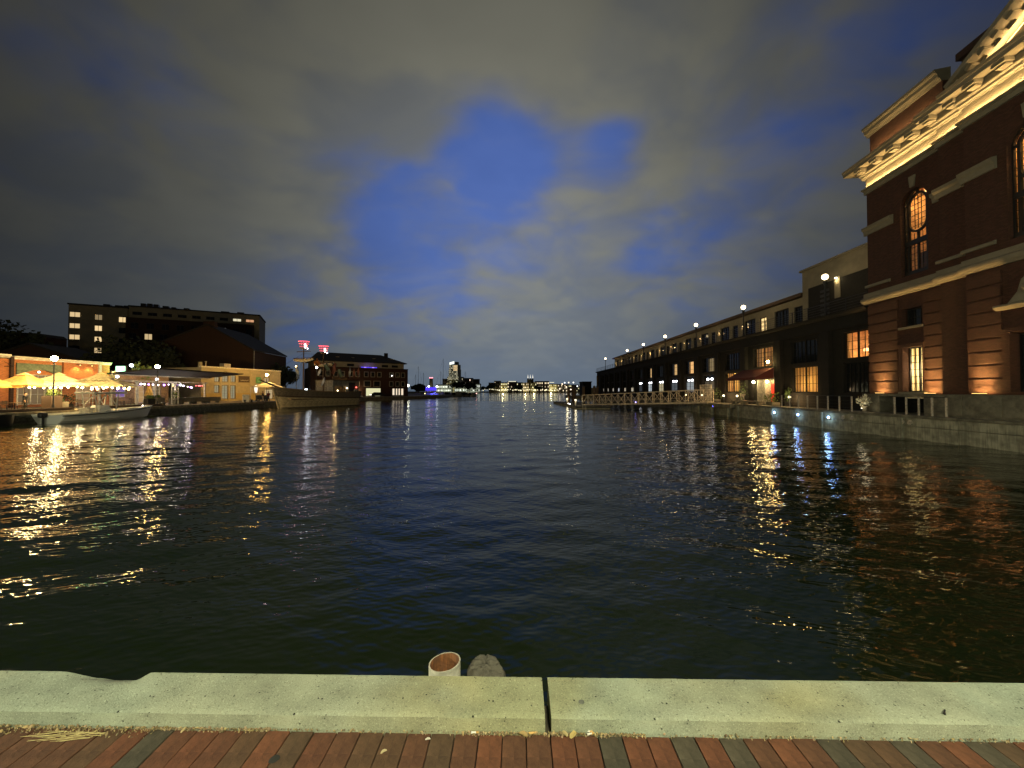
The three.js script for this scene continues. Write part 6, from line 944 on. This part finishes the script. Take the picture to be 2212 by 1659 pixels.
{
  const t = thing('gabled_brick_house', 'dark brick house with a broad gable and a chimney behind the porch', 'house', [-75.6, GL, -95], 0.12);
  part(t, 'gable_wall', prism([[-13, 0], [10.6, 0], [10.6, 12.1], [0, 18.2], [-13, 12.6]], -0.5, 0), M.brickDark); part(t, 'roof', [prism([[-13.4, 12.4], [0, 18.25], [10.9, 12.0], [10.9, 12.3], [0, 18.6], [-13.4, 12.8]], -18, 0.2)], M.roof); for (const g of [bx(10.1, 10.6, 0, 12, -18, -0.51), bx(-13, -12.5, 0, 12, -18, -0.51)]) part(t, 'side_wall', g, M.brickDark); part(t, 'chimney', rb(-1.2, 1.4, 17.0, 19.3, -1.6, -0.4, 0.05), M.brickDark); part(t, 'downpipe', bar(V(10.75, 0.2, -0.3), V(10.75, 12, -0.3), 0.08), M.galv);
  const d = thing('dark_row_house', 'dark unlit row of houses at the left edge behind the restaurant', 'house', [-118, GL, -92], 0.1); part(d, 'wall', [bx(-30, 4.3, 0, 15, -6, 0)], M.brickDark); part(d, 'roof', [prism([[-30.3, 15], [4.6, 15], [3.6, 15.8], [-29, 16.6]], -6, 0.3)], M.roof); part(d, 'chimney', rb(-10, -8.6, 16.5, 19.2, -4, -2.8, 0.1), M.brickDark);
  const s = thing('low_gabled_house', 'low dark gabled house behind the brick restaurant roof', 'house', [-92, GL, -76], 0.2); part(s, 'wall', prism([[-8, 0], [8, 0], [8, 7], [-3, 11], [-8, 9]], -10, 0), M.brickDark); part(s, 'roof', prism([[-8.3, 8.9], [-3, 11.05], [8.4, 6.9], [8.4, 7.2], [-3, 11.4], [-8.3, 9.2]], -10.2, 0.3), M.roof);
}
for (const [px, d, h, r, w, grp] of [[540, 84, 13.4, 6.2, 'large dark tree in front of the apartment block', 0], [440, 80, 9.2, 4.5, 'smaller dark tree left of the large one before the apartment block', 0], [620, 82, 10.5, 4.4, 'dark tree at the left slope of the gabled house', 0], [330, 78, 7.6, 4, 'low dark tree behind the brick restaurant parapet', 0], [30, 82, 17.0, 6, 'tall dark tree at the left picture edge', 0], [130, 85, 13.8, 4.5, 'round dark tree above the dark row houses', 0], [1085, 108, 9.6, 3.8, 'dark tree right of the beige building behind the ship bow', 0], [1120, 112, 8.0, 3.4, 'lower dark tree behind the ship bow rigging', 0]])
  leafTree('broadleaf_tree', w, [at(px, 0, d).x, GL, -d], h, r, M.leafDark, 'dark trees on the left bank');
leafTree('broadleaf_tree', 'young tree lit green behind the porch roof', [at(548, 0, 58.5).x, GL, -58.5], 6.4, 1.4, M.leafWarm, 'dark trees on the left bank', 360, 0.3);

// ================================================================ brick warehouse across the basin
{
  const A = V(-64, 0, -122), B = V(-38, 0, -140), L = A.distanceTo(B), t = thing('brick_warehouse', 'long three storey brick warehouse with a dark hipped roof beyond the ship', 'building', [A.x, GL, A.z], Math.atan2(18, 26)), H = 9.6;
  const groundH = [[7.6, 12.6, 0.1, 2.7], [17.0, 22.0, 0.1, 2.9], [26.0, 30.2, 0.3, 2.9]];
  part(t, 'brick_wall', wallWith(0, L, 0, H, -0.5, 0, groundH), M.brick); for (const g of [bx(L - 0.5, L, 0, H, -16, -0.51), bx(0, 0.5, 0, H, -16, -0.51)]) part(t, 'side_wall', g, M.brick); part(t, 'attic_storey', bx(1, L - 1.2, H, H + 2.3, -15, -0.9), M.stucco); part(t, 'parapet', bx(-0.1, L + 0.1, H, H + 0.25, -0.5, 0.12), M.brickDark);
  { const r = new THREE.BufferGeometry(), y0 = H + 2.3, y1 = H + 5.6, p = [[0, y0, -0.2], [L - 0.2, y0, -0.2], [L - 0.2, y0, -15.4], [0, y0, -15.4], [3, y1, -8], [L - 7.5, y1, -8]]; const tri = [[0, 1, 5], [0, 5, 4], [1, 2, 5], [2, 3, 4], [2, 4, 5], [3, 0, 4]]; r.setAttribute('position', new THREE.Float32BufferAttribute(tri.flat().flatMap((i) => p[i]), 3)); r.computeVertexNormals(); part(t, 'hipped_roof', [r, bx(0, L - 0.2, y0 - 0.2, y0 - 0.01, -15.4, -0.2)], M.roof); part(t, 'chimney', rb(L - 6.5, L - 5.3, y1 - 2.2, y1 + 0.7, -7.4, -6.4, 0.05), M.roof); for (const x of [8, 13, 20, 26.5]) part(t, 'skylight', rb(x, x + 1, y0 + 1.42, y0 + 1.6, -4.6, -3.6, 0.02), M.galv); }
  const frameM = mat([0.36, 0.3, 0.22], 0.8);
  const win = (x, y, w, h) => { const g = group(t, 'window'); part(g, 'frame', [bx(x - w / 2 - 0.18, x - w / 2, y - h / 2 - 0.18, y + h / 2 + 0.18, 0.003, 0.1), bx(x + w / 2, x + w / 2 + 0.18, y - h / 2 - 0.18, y + h / 2 + 0.18, 0.003, 0.1), bx(x - w / 2, x + w / 2, y + h / 2, y + h / 2 + 0.18, 0.003, 0.1), bx(x - w / 2, x + w / 2, y - h / 2 - 0.18, y - h / 2, 0.003, 0.14)], frameM); part(g, 'window_glass', bx(x - w / 2, x + w / 2, y - h / 2, y + h / 2, 0.003, 0.04), M.glassDark); return g; };
  for (const x of [3, 5, 7.4, 9.4, 12, 14.2, 17, 19.2, 21.4, 25.6, 27.8, 29.8]) win(x, 7.6, 1.1, 1.5);
  for (const x of [3.5, 6.5, 10.2, 13.6]) win(x, 4.4, 2.2, 1.7); for (const x of [17.4, 20.6]) win(x, 4.4, 2.0, 1.7); for (const x of [25.6, 27.8, 29.8]) win(x, 4.4, 1.1, 1.5);
  for (const x of [5, 11, 22.5, 26]) { const g = group(t, 'attic_window'); part(g, 'window_glass', bx(x, x + 2.2, H + 0.7, H + 1.5, -0.899, -0.86), M.glassDark); }
  glazing(t, 'shop_window', 7.6, 12.6, 0.1, 2.7, -0.3, { split: 3, cols: 3, rows: 2, lit: 0.8, colour: [1, 0.95, 0.55] }); glazing(t, 'garage_opening', 17, 22, 0.1, 2.9, -0.3, { split: 1, cols: 1, rows: 1, lit: 0.75, colour: [1, 0.95, 0.55] }); glazing(t, 'shop_window', 26, 30.2, 0.3, 2.9, -0.3, { split: 2, cols: 4, rows: 1, bars: 0.5, frame: 0.15, lit: 0.95, colour: [1, 0.82, 0.6] });
  const ns = group(t, 'blue_neon_light'); for (let k = 0; k < 6; k++) part(ns, 'neon_tube', bx(15.3 + k * 0.9, 16.1 + k * 0.9, H + 0.28, H + 0.55, 0.0, 0.1), k === 1 || k === 4 ? glow(0.35, 0.2, 1, 1.6) : glow(0.1, 0.06, 1, 1.1)); lampLight(ns, 17.8, H + 1.0, 0.3, [0.3, 0.2, 1], 3, 0.3);
  const wl = group(t, 'wall_light'); part(wl, 'lamp_globe', ball(0.32, 13.9, 2.5, 0.5, 10, 8), glow(1, 0.72, 0.4, 30)); part(wl, 'stem', bar(V(13.9, 2.5, 0), V(13.9, 2.5, 0.2), 0.05), M.steel); lampLight(wl, 13.9, 2.5, 0.9, [1, 0.66, 0.32], 9, 0.2);
  part(wl, 'window_lamp_bulb', ball(0.2, 25.7, 7.3, 0.3, 8, 6), glow(1, 0.95, 0.9, 5));
}
{ // parked car in front of the lit garage opening
  const c = at(1488, 0, 128), t = thing('parked_car', 'dark parked car in front of the lit garage opening', 'car', [c.x, GL, -128], 0.6);
  part(t, 'body', prism([[-2.2, 0.35], [2.2, 0.35], [2.25, 0.75], [1.5, 0.92], [0.8, 1.42], [-1.0, 1.45], [-1.8, 0.95], [-2.25, 0.85]], -0.85, 0.85, 0.05), M.black); part(t, 'window_glass', prism([[0.7, 1.35], [1.3, 0.95], [-1.5, 0.97], [-0.9, 1.38]], -0.91, 0.91), M.glassDark); for (const x of [-1.4, 1.4]) for (const z of [-0.8, 0.8]) { const w = part(t, 'wheel', new THREE.TorusGeometry(0.24, 0.1, 8, 18).translate(x, 0.34, z), M.black); part(w, 'rim', new THREE.CylinderGeometry(0.2, 0.2, 0.12, 14).rotateX(Math.PI / 2).translate(x, 0.34, z), M.galv); } for (const z of [-0.6, 0.6]) part(t, 'headlight', ball(0.16, -2.24, 0.68, z, 8, 6), glow(1, 0.95, 0.8, 5));
  [[1420, 121, 4.6, 'left'], [1455, 122, 6.0, 'right']].forEach(([px, d, l, w]) => { const p = at(px, 0, d), b = thing('work_boat', 'small pale work boat below the warehouse, ' + w + ' of two', 'boat', [p.x, WATER, -d], 0.1, 'small boats below the warehouse'); part(b, 'hull', loft(14, 4, (u, v) => [l * (u - 0.5), lerp(-0.2, 0.75 + 0.3 * u * u, v), (0.9 * Math.pow(1 - Math.pow(u, 4), 0.6) + 0.02) * Math.pow(v, 0.4)]), M.hullTan); part(b, 'cuddy', rb(-0.6, 0.6, 0.6, 1.5, -0.5, 0.5, 0.1), M.white); });
  const fl = thing('flood_light', 'bright yellow white flood light at the right end of the warehouse', 'flood light', at(1606, 1540, 141).setY(GL).toArray()); part(fl, 'pole', bar(V(0, 0, 0), V(0, 3.6, 0), 0.07), M.steel); part(fl, 'lamp_globe', ball(0.5, 0, 3.9, 0, 12, 8), glow(1, 0.97, 0.72, 7)); lampLight(fl, 0, 3.9, 0.7, [1, 0.95, 0.62], 15, 0.5);
}

// ================================================================ marina and far shore
structure('marina_pier', [bx(-62, -26, -1.9, -0.9, -232, -220), bx(-120, -34, -2, -0.4, -300, -235)], M.wallConcrete, 'low dark marina pier in the middle distance');
function sailboat(px, d, top, label, hl = 9) { const p = at(px, 0, d), h = (1540 - top) / 1512 * d + 2.9, t = thing('sailing_yacht', label, 'sailing boat', [p.x, WATER, -d], 0.3 + 0.2 * rnd(), 'moored sailing yachts in the marina'); part(t, 'hull', loft(14, 4, (u, v) => [hl * (u - 0.5), lerp(-0.3, 1.1, v), (1.3 * Math.pow(Math.sin(Math.PI * (0.1 + 0.86 * u)), 0.7)) * Math.pow(v, 0.4)]), M.white); part(t, 'cabin', rb(-1.6, 1.8, 1.1, 1.7, -0.8, 0.8, 0.2), M.white); part(t, 'mast', bar(V(0.4, 1, 0), V(0.4, h, 0), 0.11 * d / 200, 0.07 * d / 200, 6), M.steel); part(t, 'boom', bar(V(0.4, 2.4, 0), V(-3.4, 2.5, 0), 0.12), M.sail); part(t, 'spreader', [bar(V(0.4, h * 0.55, -0.9), V(0.4, h * 0.55, 0.9), 0.04)], M.steel); part(t, 'stay', [bar(V(hl * 0.48, 1.1, 0), V(0.4, h, 0), 0.02, 0.02, 4), bar(V(-hl * 0.48, 1.1, 0), V(0.4, h, 0), 0.02, 0.02, 4)], M.steel); }
sailboat(1644, 215, 1443, 'sailing yacht with a tall bare mast left of the blue lit yacht'); sailboat(1634, 235, 1476, 'sailing yacht with a short mast at the warehouse end', 8); sailboat(1665, 240, 1468, 'sailing yacht with a thin mast just left of the blue lit yacht', 8); sailboat(1742, 212, 1412, 'sailing yacht with the tallest mast right of the blue lit yacht', 11); sailboat(1733, 238, 1462, 'sailing yacht with a leaning line of masts behind the tallest one', 9); sailboat(1829, 226, 1463, 'sailing yacht at the right end of the marina', 9);
{
  const p = at(1702, 0, 208), t = thing('motor_yacht', 'white motor yacht with glowing blue deck lights in the marina', 'yacht', [p.x, WATER, -208], 0.15);
  part(t, 'hull', loft(18, 5, (u, v) => [9.0 * (u - 0.5), lerp(-0.4, 1.3 + 0.5 * u * u, v), (1.9 * Math.pow(1 - Math.pow(u, 3), 0.7) + 0.03) * Math.pow(v, 0.4)]), M.gelcoat); part(t, 'cabin', [prism([[-3.6, 1.3], [2.4, 1.5], [1.2, 2.5], [-3.4, 2.6]], -1.4, 1.4, 0.1)], M.gelcoat); part(t, 'window_band', bx(-3.0, 1.2, 1.75, 2.2, -1.53, 1.53), M.glassDark); part(t, 'flybridge', [rb(-3.2, 0.4, 2.75, 3.1, -1.3, 1.3, 0.1)], M.gelcoat); part(t, 'blue_deck_light', [rb(-3.5, 2.2, 3.2, 5.0, -1.2, 1.2, 0.3, 2)], glow(0.09, 0.05, 1, 1.1)); part(t, 'radar_arch', sbar(V(-3.6, 2.7, 0), V(-3.2, 6.4, 0), 0.3), M.gelcoat);
  for (const [x, y, s] of [[-1.8, 5.4, 4], [2.5, 5.3, 5]]) part(t, 'deck_lamp_bulb', ball(0.55, x, y, 0.8, 10, 8), glow(0.85, 0.9, 1, s)); part(t, 'underwater_light', ball(0.3, 1.2, 0.25, 2.2, 8, 6), glow(0.05, 0.05, 1, 14)); lampLight(t, 1, 1.0, 3.0, [0.1, 0.1, 1], 60, 0.3); part(t, 'nav_light_bulb', ball(0.18, -3.8, 1.6, 1.4), glow(1, 0.8, 0.4, 8));
}
for (let k = 0; k < 9; k++) { const px = 1745 + k * 15 + rr(-3, 3), d = 205 + rr(-3, 9), p = at(px, 0, d), b = thing('moored_motor_boat', 'small dark moored motor boat, number ' + ['one', 'two', 'three', 'four', 'five', 'six', 'seven', 'eight', 'nine'][k] + ' right of the blue lit yacht', 'boat', [p.x, WATER, -d], 1.2 + rr(-0.2, 0.2), 'motor boats moored in the marina'), l = rr(6, 8); part(b, 'hull', loft(12, 4, (u, v) => [l * (u - 0.5), lerp(-0.3, 0.9 + 0.4 * u * u, v), (1.2 * Math.pow(1 - Math.pow(u, 3), 0.7) + 0.02) * Math.pow(v, 0.4)]), pick([M.white, M.gelcoat, M.stuccoGrey])); part(b, 'cabin', rb(-1.8, 1.2, 0.9, rr(1.8, 2.8), -0.9, 0.9, 0.2), pick([M.white, M.steel, M.darkPaint])); part(b, 'canopy', rb(-2.6, 0.6, 2.85, 2.95, -1, 1, 0.03), M.darkPaint); if (k % 3 === 2) part(b, 'lamp_bulb', ball(0.2, 2, 1.6, 0.6, 8, 6), glow(1, k === 8 ? 0.4 : 0.85, k === 8 ? 0.35 : 0.6, 6)); }

const FAR = 760, FS = -0.2;
structure('far_shore', [bx(-700, 900, -3, FS, -1500, -FAR), bx(-330, -60, -3, FS + 0.2, -760, -520)], M.paving, 'low far shore across the harbour');
// a far building: body, roof, and its windows built one by one
function farBuilding(name, label, px0, px1, top, d, m, { rows = 2, cols = 6, lit = 0.4, colour = [1, 0.85, 0.45], s = 0.9, roofM = M.roof, base = FS, wash } = {}) {
  const a = at(px0, top, d), b = at(px1, top, d), w = b.x - a.x, h = a.y - base, t = thing(name, label, 'building', [a.x, base, -d], 0, 'buildings on the far shore');
  part(t, 'wall', bx(0, w, 0, h, -18, 0), m); part(t, 'roof_edge', bx(-0.4, w + 0.4, h, h + 0.8, -18, 0.5), roofM);
  for (let r = 0; r < rows; r++) for (let c = 0; c < cols; c++) { const on = rnd() < lit, cw = w / cols, rh = h / rows, x = cw * (c + 0.22), y = rh * (r + 0.3); part(t, on ? 'lit_window_pane' : 'window', bx(x, x + cw * 0.56, y, y + rh * 0.42, 0.003, 0.15), on ? glow(...colour, s * rr(0.5, 1.6)) : M.glassDark); }
  if (wash) lampLight(t, w / 2, 2.5, 10, wash, w * 9, 0.6);
  return t;
}
{ // tall tower with a lit top
  const d = 640, a = at(1768, 1438, d), t = thing('glass_tower', 'tall stepped tower with a glowing white sign on top', 'tower', [a.x, FS, -d], -0.25, 'buildings on the far shore'), s = d / 1512;
  const TW = mat([0.5, 0.48, 0.4], 0.9); part(t, 'lower_shaft', bx(-3, 17, 0, 26, -16, 0), TW); part(t, 'middle_shaft', bx(-1, 15.4, 26, 38, -15, -0.5), TW); part(t, 'upper_shaft', bx(0, 15, 38, 46, -14, -1), TW); part(t, 'lit_sign_panel', prism([[0.6, 45.6], [8.8, 47.4], [8.8, 51.4], [0.6, 49.6]], -0.9, -0.4), glow(0.95, 1, 0.88, 1.4)); part(t, 'crown', bx(8.9, 13.5, 46, 50.5, -10, -2), M.steel);
  for (let r = 0; r < 13; r++) for (let c = 0; c < 6; c++) { const y = 3 + r * 3.3, on = (r > 9 && c > 2) || rnd() < 0.4, z = y < 26 ? 0 : y < 38 ? -0.5 : -1; part(t, on ? 'lit_window_pane' : 'window', bx(0.6 + c * 2.4, 2.3 + c * 2.4, y, y + 1.6, z + 0.003, z + 0.12), on ? glow(1, r > 9 && c > 2 ? 0.7 : 0.9, r > 9 && c > 2 ? 0.36 : 0.6, r > 9 && c > 2 ? 1.4 : rr(0.2, 0.6)) : M.glassDark); }
  lampLight(t, 8, 8, 22, [0.95, 0.95, 0.75], 1300, 0.5); const ml = group(t, 'added_fill_mast'); part(ml, 'lamp_globe', ball(0.22, 8, 8, 22, 8, 6), glow(1, 0.97, 0.8, 4)); part(ml, 'pole', bar(V(8, 0, 22), V(8, 7.7, 22), 0.15), M.steel);  // fill lamp on an invented mast, added to brighten the tower
}
{ const d = 700, a = at(1690, 1484, d), t = thing('red_lit_chimney', 'slim chimney topped with three red lights', 'chimney', [a.x, FS, -d], 0, 'buildings on the far shore'); part(t, 'stack', [lathe([[0, 0], [5.5, 0], [3.6, 12], [3, 25], [0, 25]], 16).translate(3.5, 0, 0)], M.stuccoGrey); for (const x of [1.1, 3.5, 5.9]) part(t, 'red_lamp_bulb', ball(1.0, x, 26, 0.5, 8, 6), glow(1, 0.25, 0.3, 4)); part(t, 'platform', lathe([[3.4, 24.6], [3.8, 25], [3, 25.2]], 14).translate(3.5, 0, 0), M.steel); lampLight(t, 3.5, 3, 14, [1, 0.95, 0.6], 160, 0.5); }
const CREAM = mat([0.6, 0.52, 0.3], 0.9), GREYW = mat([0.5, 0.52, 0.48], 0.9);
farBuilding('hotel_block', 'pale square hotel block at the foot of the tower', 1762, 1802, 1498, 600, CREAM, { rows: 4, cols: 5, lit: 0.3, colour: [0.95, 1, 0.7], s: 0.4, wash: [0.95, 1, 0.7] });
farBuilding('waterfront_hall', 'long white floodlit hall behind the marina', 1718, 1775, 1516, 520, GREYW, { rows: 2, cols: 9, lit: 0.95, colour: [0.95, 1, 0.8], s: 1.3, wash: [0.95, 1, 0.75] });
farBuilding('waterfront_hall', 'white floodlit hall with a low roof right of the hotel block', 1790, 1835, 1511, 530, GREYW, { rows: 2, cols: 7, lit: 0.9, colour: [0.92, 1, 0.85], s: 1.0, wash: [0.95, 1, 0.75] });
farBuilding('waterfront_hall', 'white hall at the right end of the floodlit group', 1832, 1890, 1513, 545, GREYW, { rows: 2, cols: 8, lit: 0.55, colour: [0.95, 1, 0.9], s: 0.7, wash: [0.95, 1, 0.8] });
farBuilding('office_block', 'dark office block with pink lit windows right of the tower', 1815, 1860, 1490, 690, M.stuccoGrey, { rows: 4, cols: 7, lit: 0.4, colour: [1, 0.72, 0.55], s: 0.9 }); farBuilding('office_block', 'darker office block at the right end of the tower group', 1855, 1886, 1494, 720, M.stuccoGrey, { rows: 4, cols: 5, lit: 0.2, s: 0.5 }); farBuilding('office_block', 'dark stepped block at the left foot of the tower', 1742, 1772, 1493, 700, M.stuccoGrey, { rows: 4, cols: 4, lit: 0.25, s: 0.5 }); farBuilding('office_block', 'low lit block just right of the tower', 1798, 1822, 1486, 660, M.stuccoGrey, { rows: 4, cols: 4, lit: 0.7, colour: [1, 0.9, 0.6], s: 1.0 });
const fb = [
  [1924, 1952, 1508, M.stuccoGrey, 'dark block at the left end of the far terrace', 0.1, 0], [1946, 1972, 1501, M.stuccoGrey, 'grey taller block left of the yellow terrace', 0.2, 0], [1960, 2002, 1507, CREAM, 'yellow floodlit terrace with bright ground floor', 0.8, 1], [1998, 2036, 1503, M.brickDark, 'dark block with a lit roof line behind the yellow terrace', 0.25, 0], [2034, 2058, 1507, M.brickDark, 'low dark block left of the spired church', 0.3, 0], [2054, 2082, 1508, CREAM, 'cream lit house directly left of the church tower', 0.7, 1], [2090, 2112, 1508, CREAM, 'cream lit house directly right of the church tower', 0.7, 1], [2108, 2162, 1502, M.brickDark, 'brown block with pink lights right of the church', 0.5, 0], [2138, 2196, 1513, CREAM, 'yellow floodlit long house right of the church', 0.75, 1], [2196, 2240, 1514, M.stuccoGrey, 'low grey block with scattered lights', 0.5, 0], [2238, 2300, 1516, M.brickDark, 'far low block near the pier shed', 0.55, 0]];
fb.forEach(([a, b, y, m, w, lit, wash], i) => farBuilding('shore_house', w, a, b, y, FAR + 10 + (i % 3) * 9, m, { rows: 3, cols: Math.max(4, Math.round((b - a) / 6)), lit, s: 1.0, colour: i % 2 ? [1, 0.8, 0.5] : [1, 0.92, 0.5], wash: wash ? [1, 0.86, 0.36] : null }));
{ const d = 790, a = at(2076, 1490, d), t = thing('church_tower', 'square church tower with three lit white spires on the far shore', 'church', [a.x, FS, -d], 0, 'buildings on the far shore'); part(t, 'tower', bx(0, 13, 0, 26, -10, 0), M.stuccoGrey); part(t, 'nave', [prism([[13, 0], [34, 0], [34, 17], [13, 21]], -12, -2)], CREAM); for (const x of [1.5, 6.5, 11.5]) { part(t, 'glowing_spire', [new THREE.ConeGeometry(1.3, 8, 8).translate(x, 32.5, -2)], glow(1, 0.97, 0.85, 0.9)); part(t, 'spire_base', bx(x - 1.3, x + 1.3, 26, 28.4, -3.3, -0.7), M.stone); } part(t, 'lit_roof_light', bx(14, 30, 18.4, 19.4, -1.99, -1.6), glow(1, 0.85, 0.55, 0.9)); }  // spires glow by themselves, standing in for light falling on them
for (const [px0, px1, y, w] of [[2002, 2032, 1503, 'far roof line lit white left of the church'], [2164, 2182, 1507, 'far roof line lit white right of the church']]) { const a = at(px0, y, FAR), b = at(px1, y, FAR); solid('roof_light_strip', w, 'light strip', [bx(0, (b.x - a.x) / 2 - 0.2, 0, 1.2, 0, 0.8), bx((b.x - a.x) / 2, b.x - a.x, 0, 1.2, 0, 0.8)], glow(1, 0.95, 0.7, 1), [a.x, a.y, -FAR - 2]); }
// lamps along the far waterfront
let fl = 0;
for (let px = 1885; px < 2310; px += rr(6, 11)) {
  const d = FAR + 2, p = at(px, 0, d), bright = px > 2195 ? 1 : rnd(), h = px > 2195 ? rr(3, 19) : rr(3, 6), c = px > 2195 ? pick([[1, 0.95, 0.85], [1, 0.8, 0.55], [0.9, 0.95, 1]]) : [1, 0.9, 0.55];
  const t = thing('shore_lamp', 'one of the lamps dotted along the far waterfront', 'lamp', [p.x, FS, -d + 1.5], 0, 'lamps along the far waterfront'); part(t, 'post', bar(V(0, 0, 0), V(0, h - 0.6, 0), 0.25, 0.2, 6), M.steel); part(t, 'lamp_globe', ball(0.85 + 0.5 * bright, 0, h, 0, 8, 6), glow(...c, 0.9 + 1.3 * bright)); fl++;
}
for (const [px, d, h, w] of [[1806, 500, 13, 'round tree before the floodlit halls'], [1850, 505, 12, 'wide tree at the right of the floodlit halls'], [1932, FAR - 1, 14, 'dark tree group left of the yellow terrace'], [2040, FAR - 1, 12, 'dark tree in front of the dark block left of the church'], [2120, FAR - 1, 12, 'dark tree right of the church tower'], [1648, 300, 6, 'dark tree behind the tall masts'], [1662, 310, 6, 'second dark tree behind the tall masts'], [1905, FAR - 1, 11, 'dark tree in the gap between the floodlit group and the terrace']]) leafTree('shore_tree', w, [at(px, 0, d).x, FS, -d], h, h * 0.75, M.leaf, 'trees on the far shore', 260, 2.4);
{ const d = 150, a = at(2296, 1505, d), b = at(2329, 1505, d), t = thing('dark_shed', 'small dark flat roofed shed beyond the pier shed end', 'shed', [a.x, -0.3, -d]); part(t, 'wall', bx(0, b.x - a.x, 0, a.y + 0.3, -8, 0), M.darkPaint); part(t, 'roof', bx(-0.2, b.x - a.x + 0.2, a.y + 0.3, a.y + 0.6, -8, 0.2), M.roof); part(t, 'lean_to', bx(b.x - a.x + 0.01, b.x - a.x + 3.4, 0, 3.1, -6, 0), M.stucco); structure('outer_pier', bx(a.x - 4, 40, -3, -0.3, -172, -146), M.wallConcrete, 'low pier beyond the end of the pier shed'); }
renderer.render(scene, camera);
